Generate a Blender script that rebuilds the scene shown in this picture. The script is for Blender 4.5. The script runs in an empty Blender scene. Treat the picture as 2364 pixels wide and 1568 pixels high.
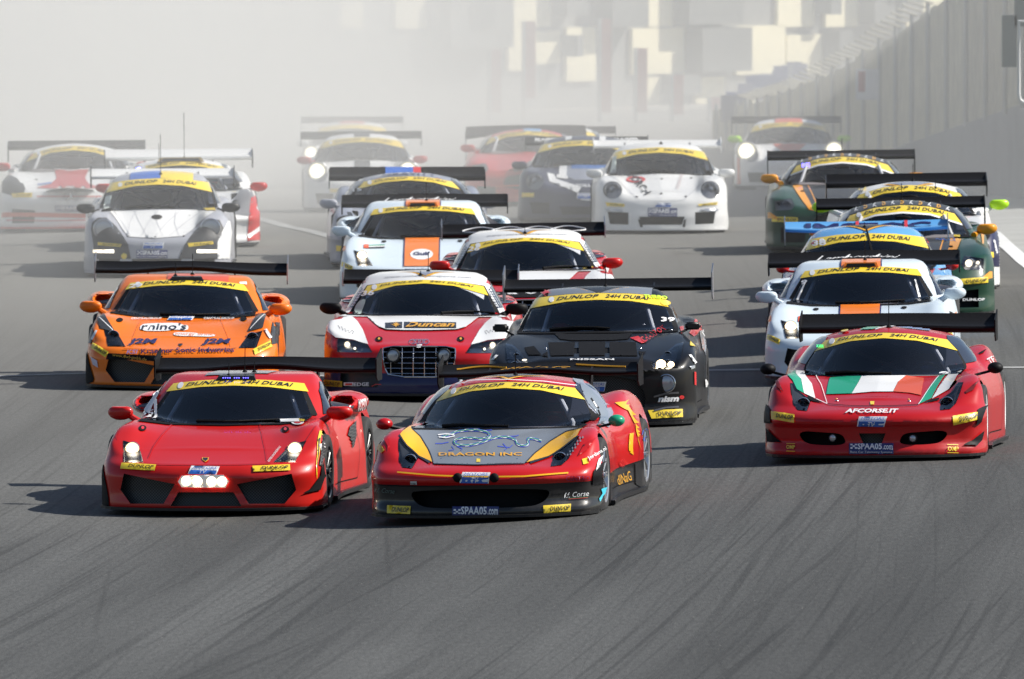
import bpy, bmesh, math, random, time
import numpy as np
from mathutils import Vector, Matrix, Euler
from mathutils.geometry import delaunay_2d_cdt

T0 = time.time()
random.seed(7)
rng = np.random.default_rng(7)
S = bpy.context.scene
COL = S.collection

# ------------------------------------------------------------------ camera, world, sun, exposure
FPX, PCX, PCY, HORY = 30000.0, 1182.0, 784.0, -600.0      # focal length in picture units of 2364 x 1568
CAMH = 6.6
cam = bpy.data.cameras.new('camera')
camo = bpy.data.objects.new('camera', cam)
COL.objects.link(camo)
S.camera = camo
PITCH = math.atan((PCY - HORY) / FPX)
camo.location = (0, 0, CAMH)
camo.rotation_euler = (math.pi / 2 - PITCH, 0, 0)
cam.sensor_width = 36.0
cam.lens = FPX / 2364 * 36
cam.clip_start = 1.0
cam.clip_end = 6000
cam.dof.use_dof = True
cam.dof.focus_distance = 114.0
cam.dof.aperture_fstop = 9.0

SUN_DIR = Vector((1.13, 0.12, 1.0)).normalized()          # towards the sun
SUN_EL = math.asin(SUN_DIR.z)
SUN_AZ = math.atan2(SUN_DIR.x, SUN_DIR.y)
world = bpy.data.worlds.new('World')
S.world = world
world.use_nodes = True
wn = world.node_tree
sky = wn.nodes.new('ShaderNodeTexSky')
sky.sky_type = 'NISHITA'
sky.sun_disc = False
sky.sun_elevation = SUN_EL
sky.sun_rotation = SUN_AZ
sky.air_density = 1.0
sky.dust_density = 1.0
sky.ozone_density = 1.6
bg = wn.nodes['Background']
bg.inputs['Strength'].default_value = 0.075
wn.links.new(sky.outputs['Color'], bg.inputs['Color'])
sl = bpy.data.lights.new('sun', 'SUN')
sl.energy = 5.0
sl.angle = math.radians(0.5)
sl.color = (1.0, 0.955, 0.88)
so = bpy.data.objects.new('sun', sl)
COL.objects.link(so)
so.rotation_euler = (-SUN_DIR).to_track_quat('-Z', 'Y').to_euler()
S.view_settings.view_transform = 'Standard'
S.view_settings.look = 'None'
S.view_settings.exposure = 0.48
S.view_settings.gamma = 1.0
S.view_settings.use_curve_mapping = False
S.render.engine = 'CYCLES'
S.cycles.max_bounces = 8
S.cycles.transparent_max_bounces = 12
S.cycles.volume_bounces = 3
S.cycles.use_adaptive_sampling = True
try:
    S.cycles.use_denoising = True
    S.cycles.sample_clamp_indirect = 6
    S.cycles.caustics_reflective = False
    S.cycles.caustics_refractive = False
except Exception:
    pass

CAMM = Matrix.Translation((0, 0, CAMH)) @ Euler((math.pi / 2 - PITCH, 0, 0)).to_matrix().to_4x4()

def ray(px, py):
    d = CAMM.to_3x3() @ Vector(((px - PCX) / FPX, -(py - PCY) / FPX, -1))
    return d                                            # length ~1 per unit depth

def at_depth(px, py, D):
    return Vector((0, 0, CAMH)) + ray(px, py) * D

def disp(x0, y0, k):
    """coordinates read in an enlarged crop -> picture units of 2364 x 1568"""
    return lambda pts: [((x0 + x / k) / 1.01523, (y0 + y / k) / 1.01523) for x, y in pts]
ZA = disp(200, 820, 2364 / 700); ZB = disp(830, 820, 2364 / 750); ZC = disp(1740, 700, 2364 / 660)
ZD = disp(160, 580, 2364 / 560); ZE = disp(720, 600, 2330 / 520); ZF = disp(1120, 600, 2188 / 600)
ZG = disp(1740, 560, 2364 / 660); ZH = disp(1740, 320, 2352 / 660); ZI = disp(0, 300, 2364 / 640)
ZJ = disp(660, 240, 2364 / 540); ZK = disp(740, 360, 2364 / 740); ZL = disp(1060, 240, 2364 / 700)
ZM = disp(1640, 120, 2364 / 760)

# ------------------------------------------------------------------ materials
MATS = {}
def nodes_of(m):
    m.use_nodes = True
    return m.node_tree, m.node_tree.nodes['Principled BSDF']

def mat(name, color, rough=0.5, metal=0.0, coat=0.0, emit=None, es=0.0, spec=0.5, vary=0.0, scale=30.0, bump=0.0, bscale=200.0):
    if name in MATS: return MATS[name]
    m = bpy.data.materials.new(name)
    nt, b = nodes_of(m)
    b.inputs['Base Color'].default_value = (*color, 1)
    b.inputs['Roughness'].default_value = rough
    b.inputs['Metallic'].default_value = metal
    b.inputs['Coat Weight'].default_value = coat
    b.inputs['Coat Roughness'].default_value = 0.04
    b.inputs['Specular IOR Level'].default_value = spec
    if emit:
        b.inputs['Emission Color'].default_value = (*emit, 1)
        b.inputs['Emission Strength'].default_value = es
    m.diffuse_color = (*color, 1)
    tc = None
    if vary or bump:
        tc = nt.nodes.new('ShaderNodeTexCoord')
    if vary:
        n = nt.nodes.new('ShaderNodeTexNoise'); n.inputs['Scale'].default_value = scale; n.inputs['Detail'].default_value = 4
        nt.links.new(tc.outputs['Object'], n.inputs['Vector'])
        mr = nt.nodes.new('ShaderNodeMapRange')
        mr.inputs[1].default_value = 0.3; mr.inputs[2].default_value = 0.7
        mr.inputs[3].default_value = 1 - vary; mr.inputs[4].default_value = 1 + vary
        nt.links.new(n.outputs['Fac'], mr.inputs[0])
        mx = nt.nodes.new('ShaderNodeVectorMath'); mx.operation = 'SCALE'
        mx.inputs[0].default_value = color
        nt.links.new(mr.outputs[0], mx.inputs['Scale'])
        nt.links.new(mx.outputs[0], b.inputs['Base Color'])
    if bump:
        n2 = nt.nodes.new('ShaderNodeTexNoise'); n2.inputs['Scale'].default_value = bscale
        nt.links.new(tc.outputs['Object'], n2.inputs['Vector'])
        bp = nt.nodes.new('ShaderNodeBump'); bp.inputs['Strength'].default_value = bump; bp.inputs['Distance'].default_value = 0.01
        nt.links.new(n2.outputs['Fac'], bp.inputs['Height'])
        nt.links.new(bp.outputs[0], b.inputs['Normal'])
    MATS[name] = m
    return m

def paint(name, color, rough=0.38, coat=0.5):
    """race car paint: clear coat, road film low on the panels, faint orange peel"""
    if name in MATS: return MATS[name]
    m = mat(name, color, rough, 0.0, coat, spec=.2)
    nt, b = nodes_of(m)
    tc = nt.nodes.new('ShaderNodeTexCoord')
    n = nt.nodes.new('ShaderNodeTexNoise'); n.inputs['Scale'].default_value = 6; n.inputs['Detail'].default_value = 6
    nt.links.new(tc.outputs['Object'], n.inputs['Vector'])
    sep = nt.nodes.new('ShaderNodeSeparateXYZ'); nt.links.new(tc.outputs['Object'], sep.inputs[0])
    mr = nt.nodes.new('ShaderNodeMapRange'); mr.inputs[1].default_value = 0.45; mr.inputs[2].default_value = 0.0
    mr.inputs[3].default_value = 0.02; mr.inputs[4].default_value = 0.13
    nt.links.new(sep.outputs['Z'], mr.inputs[0])
    mu = nt.nodes.new('ShaderNodeMath'); mu.operation = 'MULTIPLY'
    nt.links.new(mr.outputs[0], mu.inputs[0]); nt.links.new(n.outputs['Fac'], mu.inputs[1])
    mx = nt.nodes.new('ShaderNodeMix'); mx.data_type = 'RGBA'
    mx.inputs['A'].default_value = (*color, 1); mx.inputs['B'].default_value = (0.17, 0.15, 0.13, 1)
    nt.links.new(mu.outputs[0], mx.inputs['Factor'])
    nt.links.new(mx.outputs['Result'], b.inputs['Base Color'])
    r2 = nt.nodes.new('ShaderNodeMapRange'); r2.inputs[3].default_value = 0.02; r2.inputs[4].default_value = 0.11
    nt.links.new(n.outputs['Fac'], r2.inputs[0]); nt.links.new(r2.outputs[0], b.inputs['Coat Roughness'])
    return m

def glass_mat(name, tint, rough=0.02, gain=1.0):
    if name in MATS: return MATS[name]
    m = bpy.data.materials.new(name); m.use_nodes = True
    nt = m.node_tree; nt.nodes.clear()
    out = nt.nodes.new('ShaderNodeOutputMaterial')
    tr = nt.nodes.new('ShaderNodeBsdfTransparent'); tr.inputs[0].default_value = (*tint, 1)
    gl = nt.nodes.new('ShaderNodeBsdfGlossy'); gl.inputs['Roughness'].default_value = rough
    fr = nt.nodes.new('ShaderNodeFresnel'); fr.inputs[0].default_value = 1.5
    mx = nt.nodes.new('ShaderNodeMixShader')
    sc_ = nt.nodes.new('ShaderNodeMath'); sc_.operation = 'MULTIPLY'; sc_.use_clamp = True; sc_.inputs[1].default_value = gain; nt.links.new(fr.outputs[0], sc_.inputs[0])
    nt.links.new(sc_.outputs[0], mx.inputs[0]); nt.links.new(tr.outputs[0], mx.inputs[1]); nt.links.new(gl.outputs[0], mx.inputs[2])
    nt.links.new(mx.outputs[0], out.inputs[0])
    MATS[name] = m
    return m

def lamp_mat(name, core, rim, es, p=2.5):
    """lit lamp: brightest at its middle, dimmer and warmer towards the rim of the glass"""
    m = bpy.data.materials.new(name); m.use_nodes = True
    nt = m.node_tree; nt.nodes.clear()
    out = nt.nodes.new('ShaderNodeOutputMaterial'); em = nt.nodes.new('ShaderNodeEmission')
    lw = nt.nodes.new('ShaderNodeLayerWeight'); lw.inputs[0].default_value = .5
    inv = nt.nodes.new('ShaderNodeMath'); inv.operation = 'SUBTRACT'; inv.inputs[0].default_value = 1.0; nt.links.new(lw.outputs['Facing'], inv.inputs[1])
    pw = nt.nodes.new('ShaderNodeMath'); pw.operation = 'POWER'; nt.links.new(inv.outputs[0], pw.inputs[0]); pw.inputs[1].default_value = p
    ml = nt.nodes.new('ShaderNodeMath'); ml.operation = 'MULTIPLY'; nt.links.new(pw.outputs[0], ml.inputs[0]); ml.inputs[1].default_value = es
    mx = nt.nodes.new('ShaderNodeMix'); mx.data_type = 'RGBA'; mx.inputs['A'].default_value = (*rim, 1); mx.inputs['B'].default_value = (*core, 1)
    nt.links.new(pw.outputs[0], mx.inputs['Factor']); nt.links.new(mx.outputs['Result'], em.inputs['Color']); nt.links.new(ml.outputs[0], em.inputs['Strength'])
    nt.links.new(em.outputs[0], out.inputs['Surface'])
    MATS[name] = m
    return m

def mesh_mat(name, dark, light, scale, zsq=1.0):
    """wire mesh of a grille: regular small openings"""
    if name in MATS: return MATS[name]
    m = mat(name, dark, 0.5, 0.0)
    nt, b = nodes_of(m)
    tc = nt.nodes.new('ShaderNodeTexCoord')
    mp = nt.nodes.new('ShaderNodeMapping'); mp.inputs['Scale'].default_value = (scale, 0.001, scale * zsq)
    mp.inputs['Rotation'].default_value = (0, 0.785, 0)
    v = nt.nodes.new('ShaderNodeTexVoronoi'); v.inputs['Randomness'].default_value = 0.0; v.inputs['Scale'].default_value = 1
    nt.links.new(tc.outputs['Object'], mp.inputs[0]); nt.links.new(mp.outputs[0], v.inputs['Vector'])
    mr = nt.nodes.new('ShaderNodeMapRange'); mr.inputs[1].default_value = 0.38; mr.inputs[2].default_value = 0.5
    nt.links.new(v.outputs['Distance'], mr.inputs[0])
    mx = nt.nodes.new('ShaderNodeMix'); mx.data_type = 'RGBA'
    mx.inputs['A'].default_value = (*dark, 1); mx.inputs['B'].default_value = (*light, 1)
    nt.links.new(mr.outputs[0], mx.inputs['Factor']); nt.links.new(mx.outputs['Result'], b.inputs['Base Color'])
    return m

# ------------------------------------------------------------------ mesh helpers
def link(name, me, parent=None, m=None):
    o = bpy.data.objects.new(name, me)
    COL.objects.link(o)
    if parent is not None: o.parent = parent
    if m is not None:
        if me.materials: me.materials[0] = m
        else: me.materials.append(m)
    return o

def empty(name, label, cat, M=None, group=None):
    o = bpy.data.objects.new(name, None); COL.objects.link(o)
    o.empty_display_size = 0.3
    if M is not None: o.matrix_world = M
    o['label'] = label; o['category'] = cat
    if group: o['group'] = group
    return o

def tag(o, label=None, cat=None, group=None, kind=None):
    if label: o['label'] = label
    if cat: o['category'] = cat
    if group: o['group'] = group
    if kind: o['kind'] = kind
    return o

def np_mesh(name, V, F, smooth=True, m=None):
    me = bpy.data.meshes.new(name)
    V = np.asarray(V, dtype=np.float32)
    if isinstance(F, np.ndarray):
        nf, k = F.shape
        me.vertices.add(len(V)); me.vertices.foreach_set('co', V.ravel())
        me.loops.add(nf * k); me.loops.foreach_set('vertex_index', F.ravel().astype(np.int32))
        me.polygons.add(nf)
        me.polygons.foreach_set('loop_start', np.arange(0, nf * k, k, dtype=np.int32))
        me.update(calc_edges=True)
    else:
        me.from_pydata([tuple(v) for v in V], [], [tuple(f) for f in F])
    if smooth and len(me.polygons):
        me.polygons.foreach_set('use_smooth', np.ones(len(me.polygons), dtype=bool))
    if m is not None: me.materials.append(m)
    me.update()
    return me

class MB:
    """collects simple solids into one mesh"""
    def __init__(s): s.V = []; s.F = []
    def add(s, V, F):
        n = len(s.V); s.V += [tuple(v) for v in V]; s.F += [tuple(i + n for i in f) for f in F]
    def box(s, c, d, R=None):
        x, y, z = d[0] / 2, d[1] / 2, d[2] / 2
        V = [Vector((sx * x, sy * y, sz * z)) for sz in (-1, 1) for sx, sy in ((-1, -1), (1, -1), (1, 1), (-1, 1))]
        if R is not None: V = [R @ v for v in V]
        V = [v + Vector(c) for v in V]
        s.add(V, [(3, 2, 1, 0), (4, 5, 6, 7), (0, 1, 5, 4), (1, 2, 6, 5), (2, 3, 7, 6), (3, 0, 4, 7)])
        return s
    def tube(s, pts, r, n=8, caps=True):
        pts = [Vector(p) for p in pts]
        rs = r if isinstance(r, (list, tuple)) else [r] * len(pts)
        V = []
        for i, p in enumerate(pts):
            t = (pts[min(i + 1, len(pts) - 1)] - pts[max(i - 1, 0)]).normalized()
            a = t.orthogonal() if i == 0 else a - t * a.dot(t)
            a.normalize(); b = t.cross(a)
            V += [p + (a * math.cos(2 * math.pi * k / n) + b * math.sin(2 * math.pi * k / n)) * rs[i] for k in range(n)]
        F = [(i * n + k, i * n + (k + 1) % n, (i + 1) * n + (k + 1) % n, (i + 1) * n + k) for i in range(len(pts) - 1) for k in range(n)]
        if caps: F += [tuple(range(n - 1, -1, -1)), tuple((len(pts) - 1) * n + k for k in range(n))]
        s.add(V, F); return s
    def lathe(s, prof, n=24, c=(0, 0, 0), axis='x', a0=0.0, a1=2 * math.pi):
        """prof: (along axis, radius)"""
        full = abs(a1 - a0 - 2 * math.pi) < 1e-6
        m = n if full else n + 1
        V = []
        for h, r in prof:
            for k in range(m):
                a = a0 + (a1 - a0) * k / n
                p = (h, r * math.cos(a), r * math.sin(a)) if axis == 'x' else ((r * math.cos(a), h, r * math.sin(a)) if axis == 'y' else (r * math.cos(a), r * math.sin(a), h))
                V.append((p[0] + c[0], p[1] + c[1], p[2] + c[2]))
        F = []
        for i in range(len(prof) - 1):
            for k in range(n):
                k2 = (k + 1) % m if full else k + 1
                F.append((i * m + k, i * m + k2, (i + 1) * m + k2, (i + 1) * m + k))
        s.add(V, F); return s
    def prism(s, poly, y0, y1, axis='y'):
        n = len(poly)
        if axis == 'y': V = [(a, y0, b) for a, b in poly] + [(a, y1, b) for a, b in poly]
        elif axis == 'x': V = [(y0, a, b) for a, b in poly] + [(y1, a, b) for a, b in poly]
        else: V = [(a, b, y0) for a, b in poly] + [(a, b, y1) for a, b in poly]
        F = [tuple(range(n)), tuple(range(2 * n - 1, n - 1, -1))] + [(i, n + i, n + (i + 1) % n, (i + 1) % n) for i in range(n)]
        s.add(V, F); return s
    def ell(s, c, r, n=12, m=8, R=None):
        V = []
        for i in range(m + 1):
            th = math.pi * i / m
            for k in range(n):
                a = 2 * math.pi * k / n
                v = Vector((r[0] * math.sin(th) * math.cos(a), r[1] * math.sin(th) * math.sin(a), r[2] * math.cos(th)))
                if R is not None: v = R @ v
                V.append(v + Vector(c))
        F = [(i * n + k, (i + 1) * n + k, (i + 1) * n + (k + 1) % n, i * n + (k + 1) % n) for i in range(m) for k in range(n)]
        s.add(V, F); return s
    def mesh(s, name, smooth=False, m=None, weld=True, sharp=None):
        me = np_mesh(name, s.V, s.F, smooth, m)
        bm = bmesh.new(); bm.from_mesh(me)
        if weld: bmesh.ops.remove_doubles(bm, verts=bm.verts, dist=1e-5)
        bmesh.ops.recalc_face_normals(bm, faces=bm.faces)
        bm.to_mesh(me); bm.free()
        if smooth: me.set_sharp_from_angle(angle=math.radians(sharp if sharp else 40))
        return me
    def obj(s, name, m, parent=None, smooth=False, **k):
        return link(name, s.mesh(name, smooth, m, **k), parent)

# ------------------------------------------------------------------ interpolation
def pchip(xs, ys, xq):
    xs = np.asarray(xs, float); ys = np.asarray(ys, float)
    h = np.diff(xs); d = np.diff(ys, axis=0) / (h if ys.ndim == 1 else h[:, None])
    m = np.zeros_like(ys)
    if len(xs) > 2:
        w1 = (2 * h[1:] + h[:-1]); w2 = (h[1:] + 2 * h[:-1])
        if ys.ndim > 1: w1 = w1[:, None]; w2 = w2[:, None]
        a, b = d[:-1], d[1:]
        ok = a * b > 0
        with np.errstate(all='ignore'):
            mm = (w1 + w2) / (w1 / np.where(a == 0, 1, a) + w2 / np.where(b == 0, 1, b))
        m[1:-1] = np.where(ok, mm, 0)
    m[0] = d[0]; m[-1] = d[-1]
    xq = np.clip(xq, xs[0], xs[-1])
    i = np.clip(np.searchsorted(xs, xq, side='right') - 1, 0, len(xs) - 2)
    t = (xq - xs[i]) / h[i]; hh = h[i]
    if ys.ndim > 1: t = t[:, None]; hh = hh[:, None]
    return ((2 * t**3 - 3 * t**2 + 1) * ys[i] + (t**3 - 2 * t**2 + t) * hh * m[i] + (-2 * t**3 + 3 * t**2) * ys[i + 1] + (t**3 - t**2) * hh * m[i + 1])

class Tab1:
    def __init__(s, pts, lo=-1.0, hi=6.0, n=1401):
        s.q = np.linspace(lo, hi, n); s.v = pchip([p[0] for p in pts], [p[1] for p in pts], s.q)
        k = np.ones(3) / 3
        s.v[1:-1] = np.convolve(s.v, k, 'valid')
    def __call__(s, x): return np.interp(x, s.q, s.v)

class Tab2:
    def __init__(s, Xs, rows):
        ys = [r[0] for r in rows]; A = np.array([r[1] for r in rows], float)
        s.dy = 0.02; s.dx = 0.02
        yq = np.arange(-0.4, 5.4, s.dy); xq = np.arange(0, 1.3, s.dx)
        B = pchip(ys, A, yq)
        C = pchip(Xs, B.T, xq).T
        for _ in range(2):
            C[1:-1] = (C[:-2] + 2 * C[1:-1] + C[2:]) / 4
            C[:, 1:-1] = (C[:, :-2] + 2 * C[:, 1:-1] + C[:, 2:]) / 4
        s.C = C; s.ny, s.nx = C.shape
    def __call__(s, X, y):
        a = np.clip((y + 0.4) / s.dy, 0, s.ny - 1.001); b = np.clip(X / s.dx, 0, s.nx - 1.001)
        i = a.astype(int); j = b.astype(int); fa = a - i; fb = b - j
        C = s.C
        return (C[i, j] * (1 - fa) * (1 - fb) + C[i + 1, j] * fa * (1 - fb) + C[i, j + 1] * (1 - fa) * fb + C[i + 1, j + 1] * fa * fb)

def smax(a, b, k):
    h = np.maximum(k - np.abs(a - b), 0)
    return np.maximum(a, b) + h * h / (4 * k)
def smin(a, b, k): return -smax(-a, -b, k)

KV = 0.059                                                   # how much the view sinks per metre of depth
class Shape:
    def __init__(s, c):
        s.c = c
        s.top = Tab2(c['Xs'], c['top'])
        s.wy = Tab1(c['w']); s.plan = Tab1(c['plan'], 0, 1.4, 281); s.prof = Tab1(c['prof'], -0.2, 1.6, 361)
        s.side = Tab1(c['side'], -0.2, 1.6, 361)
        s.G = Tab1(c['G']); s.wb = Tab1(c['wb'])
        s.L = c['L']
    def f(s, x, y, z):
        c = s.c; X = np.abs(x)
        k = c.get('k', 0.05)
        ft = (z - s.top(X, y)) * 0.9
        fs = X - s.wy(y) + s.side(z)
        ff = s.plan(X) + s.prof(z) - y
        fr = (y - (s.L - 0.25 * X * X)) 
        lo = smax(ft, ff, c.get('kf', 0.05)); lo = smax(lo, fs, c.get('ks', 0.07)); lo = smax(lo, fr, 0.05)
        lo = smax(lo, c['zb'] - z, 0.02)
        g1 = (z - (s.G(y - c['wc'] * X * X) - c['cr'] * X * X)) * 0.85
        g2 = X - (s.wb(y) - np.maximum(z - 0.75, -0.01) * c['tb'])
        g3 = 0.55 - z
        gh = smax(smax(g1, g2, c.get('kg', 0.06)), g3, 0.02)
        d = smin(lo, gh, c.get('kj', 0.03))
        for e in c.get('bumps', ()):
            px, py, pz, rx, ry, rz, kk = e
            q = np.sqrt(((X - px) / rx)**2 + ((y - py) / ry)**2 + ((z - pz) / rz)**2)
            d = smin(d, (q - 1) * min(rx, ry, rz), kk)
        for e in c.get('dents', ()):
            px, py, pz, rx, ry, rz, kk = e
            q = np.sqrt(((X - px) / rx)**2 + ((y - py) / ry)**2 + ((z - pz) / rz)**2)
            d = smax(d, -(q - 1) * min(rx, ry, rz), kk)
        return d
    def grad(s, P, e=0.006):
        x, y, z = P.T
        g = np.stack([s.f(x + e, y, z) - s.f(x - e, y, z), s.f(x, y + e, z) - s.f(x, y - e, z), s.f(x, y, z + e) - s.f(x, y, z - e)], 1) / (2 * e)
        return g
    def trace(s, O, D, tmax=6.0):
        """march rays; D about unit length; returns points (nan = miss)"""
        O = np.asarray(O, float); D = np.asarray(D, float)
        n = len(O); t = np.zeros(n); hit = np.zeros(n, bool); alive = np.ones(n, bool); tp = np.zeros(n)
        for it in range(260):
            idx = np.where(alive)[0]
            if not len(idx): break
            P = O[idx] + D[idx] * t[idx, None]
            v = s.f(P[:, 0], P[:, 1], P[:, 2])
            h = v < 0
            hit[idx[h]] = True; alive[idx[h]] = False
            go = idx[~h]
            tp[go] = t[go]
            t[go] += np.clip(v[~h] * 0.55, 0.008, 0.25)
            dead = go[t[go] > tmax]
            alive[dead] = False
        a = tp.copy(); b = t.copy(); hi = np.where(hit)[0]
        for _ in range(10):
            m_ = (a[hi] + b[hi]) / 2
            P = O[hi] + D[hi] * m_[:, None]
            v = s.f(P[:, 0], P[:, 1], P[:, 2])
            b[hi] = np.where(v < 0, m_, b[hi]); a[hi] = np.where(v < 0, a[hi], m_)
        R = np.full((n, 3), np.nan)
        R[hi] = O[hi] + D[hi] * ((a + b) / 2)[hi, None]
        return R
    def cast(s, uv, mode='front'):
        uv = np.asarray(uv, float).reshape(-1, 2); n = len(uv)
        if mode == 'front':
            O = np.stack([uv[:, 0], np.full(n, -0.35), uv[:, 1] + 0.35 * KV], 1); d = np.array([0, 1, -KV])
        elif mode == 'top':
            O = np.stack([uv[:, 0], uv[:, 1], np.full(n, 1.6)], 1); d = np.array([0, 0, -1.0])
        elif mode == 'right':                                # picture right, local +x
            O = np.stack([np.full(n, 1.5), uv[:, 0], uv[:, 1]], 1); d = np.array([-1.0, 0, 0])
        elif mode == 'left':
            O = np.stack([np.full(n, -1.5), uv[:, 0], uv[:, 1]], 1); d = np.array([1.0, 0, 0])
        return s.trace(O, np.tile(d, (n, 1)))
    def nets(s, h):
        c = s.c
        lo = np.array([-1.16, -0.12, 0.0]); hi = np.array([1.16, s.L + 0.12, 1.42])
        ax = [np.arange(lo[i], hi[i] + h, h) for i in range(3)]
        X, Y, Z = np.meshgrid(*ax, indexing='ij')
        F = s.f(X.ravel(), Y.ravel(), Z.ravel()).reshape(X.shape)
        ins = F < 0
        nx, ny, nz = F.shape
        acc = np.zeros((nx - 1, ny - 1, nz - 1, 3)); cnt = np.zeros((nx - 1, ny - 1, nz - 1))
        quads = []
        cid = np.full((nx - 1, ny - 1, nz - 1), -1, int)
        edges = []
        for a in range(3):
            sl0 = [slice(None)] * 3; sl1 = [slice(None)] * 3
            sl0[a] = slice(0, -1); sl1[a] = slice(1, None)
            F0 = F[tuple(sl0)]; F1 = F[tuple(sl1)]
            mk = (ins[tuple(sl0)] != ins[tuple(sl1)])
            I = np.argwhere(mk)
            t = F0[mk] / (F0[mk] - F1[mk])
            P = I.astype(float).copy(); P[:, a] += t
            o1, o2 = [q for q in range(3) if q != a]
            for d1 in (0, 1):
                for d2 in (0, 1):
                    J = I.copy(); J[:, o1] -= d1; J[:, o2] -= d2
                    ok = (J[:, o1] >= 0) & (J[:, o2] >= 0) & (J[:, o1] < cnt.shape[o1]) & (J[:, o2] < cnt.shape[o2])
                    Jk = J[ok]
                    np.add.at(acc, (Jk[:, 0], Jk[:, 1], Jk[:, 2]), P[ok]); np.add.at(cnt, (Jk[:, 0], Jk[:, 1], Jk[:, 2]), 1)
            edges.append((a, o1, o2, I, ins[tuple(sl0)][mk]))
        C = np.argwhere(cnt > 0)
        cid[C[:, 0], C[:, 1], C[:, 2]] = np.arange(len(C))
        V = acc[C[:, 0], C[:, 1], C[:, 2]] / cnt[C[:, 0], C[:, 1], C[:, 2]][:, None] * h + lo
        for _ in range(3):
            g = s.grad(V); v = s.f(V[:, 0], V[:, 1], V[:, 2])
            stp = g * (v / np.maximum((g * g).sum(1), 0.05))[:, None]
            ln = np.linalg.norm(stp, axis=1); stp *= np.minimum(1, 0.4 * h / np.maximum(ln, 1e-9))[:, None]
            V -= stp
        for a, o1, o2, I, i0 in edges:
            ok = (I[:, o1] > 0) & (I[:, o2] > 0) & (I[:, o1] < cnt.shape[o1]) & (I[:, o2] < cnt.shape[o2])
            I = I[ok]; i0 = i0[ok]
            q = []
            for d1, d2 in ((1, 1), (0, 1), (0, 0), (1, 0)):
                J = I.copy(); J[:, o1] -= d1; J[:, o2] -= d2
                q.append(cid[J[:, 0], J[:, 1], J[:, 2]])
            Q = np.stack(q, 1)
            flip = i0 if a != 1 else ~i0
            Q[~flip] = Q[~flip][:, ::-1]
            quads.append(Q)
        return V, np.concatenate(quads)

# ------------------------------------------------------------------ 2D polygons
def densify(poly, h):
    out = []
    n = len(poly)
    for i in range(n):
        a = np.array(poly[i], float); b = np.array(poly[(i + 1) % n], float)
        k = max(1, int(math.ceil(np.linalg.norm(b - a) / h)))
        for j in range(k): out.append(a + (b - a) * j / k)
    return np.array(out)

def smooth_poly(poly, it=2, keep=()):
    p = [tuple(q) for q in poly]
    for _ in range(it):
        o = []
        for i in range(len(p)):
            a = p[i]; b = p[(i + 1) % len(p)]
            o.append((a[0] * .75 + b[0] * .25, a[1] * .75 + b[1] * .25)); o.append((a[0] * .25 + b[0] * .75, a[1] * .25 + b[1] * .75))
        p = o
    return p

def inside(pts, poly):
    x, y = pts[:, 0], pts[:, 1]
    r = np.zeros(len(pts), bool)
    n = len(poly); j = n - 1
    for i in range(n):
        xi, yi = poly[i]; xj, yj = poly[j]
        with np.errstate(all='ignore'):
            c = ((yi > y) != (yj > y)) & (x < (xj - xi) * (y - yi) / (yj - yi + 1e-12) + xi)
        r ^= c; j = i
    return r

def fill(poly, h):
    """triangulate a polygon with interior points; boundary indices come first"""
    B = densify(poly, h)
    lo = B.min(0); hi = B.max(0)
    gx = np.arange(lo[0] + h / 2, hi[0], h); gy = np.arange(lo[1] + h / 2, hi[1], h)
    P = B
    if len(gx) and len(gy):
        G = np.array([(a + (h / 2 if k % 2 else 0), b) for k, b in enumerate(gy) for a in gx])
        G = G[inside(G, B)]
        if len(G):
            d = np.min(np.linalg.norm(G[:, None] - B[None], axis=2), axis=1) if len(G) * len(B) < 4e6 else np.full(len(G), 1.0)
            G = G[d > h * 0.35]
            P = np.concatenate([B, G]) if len(G) else B
    n = len(B)
    vs, es, fs, *_ = delaunay_2d_cdt([Vector((float(a), float(b))) for a, b in P], [(i, (i + 1) % n) for i in range(n)], [], 0, 1e-7)
    V = np.array([(v.x, v.y) for v in vs])
    F = [f for f in fs]
    if F:
        F = np.array(F); cen = V[F].mean(1); F = F[inside(cen, B)]
        a, b, c_ = V[F[:, 0]], V[F[:, 1]], V[F[:, 2]]
        area = ((b[:, 0] - a[:, 0]) * (c_[:, 1] - a[:, 1]) - (b[:, 1] - a[:, 1]) * (c_[:, 0] - a[:, 0]))
        F[area < 0] = F[area < 0][:, ::-1]
    return V, F

TXT = {}
def text_mesh(body, bold=0.0, shear=0.0, res=2):
    key = (body, bold, shear)
    if key in TXT: return TXT[key]
    cu = bpy.data.curves.new('t', 'FONT'); cu.body = body; cu.fill_mode = 'FRONT'; cu.resolution_u = res
    cu.offset = bold; cu.shear = shear
    o = bpy.data.objects.new('t', cu)
    me = o.to_mesh()
    n = len(me.vertices); V = np.zeros(n * 3); me.vertices.foreach_get('co', V); V = V.reshape(-1, 3)[:, :2]
    F = [tuple(p.vertices) for p in me.polygons]
    o.to_mesh_clear(); bpy.data.objects.remove(o); bpy.data.curves.remove(cu)
    lo = V.min(0); hi = V.max(0)
    V = (V - lo) / (hi - lo)
    asp = (hi[0] - lo[0]) / (hi[1] - lo[1])
    F3 = []
    for f in F:
        for i in range(1, len(f) - 1): F3.append((f[0], f[i], f[i + 1]))
    TXT[key] = (V, np.array(F3), asp)
    return TXT[key]
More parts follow.
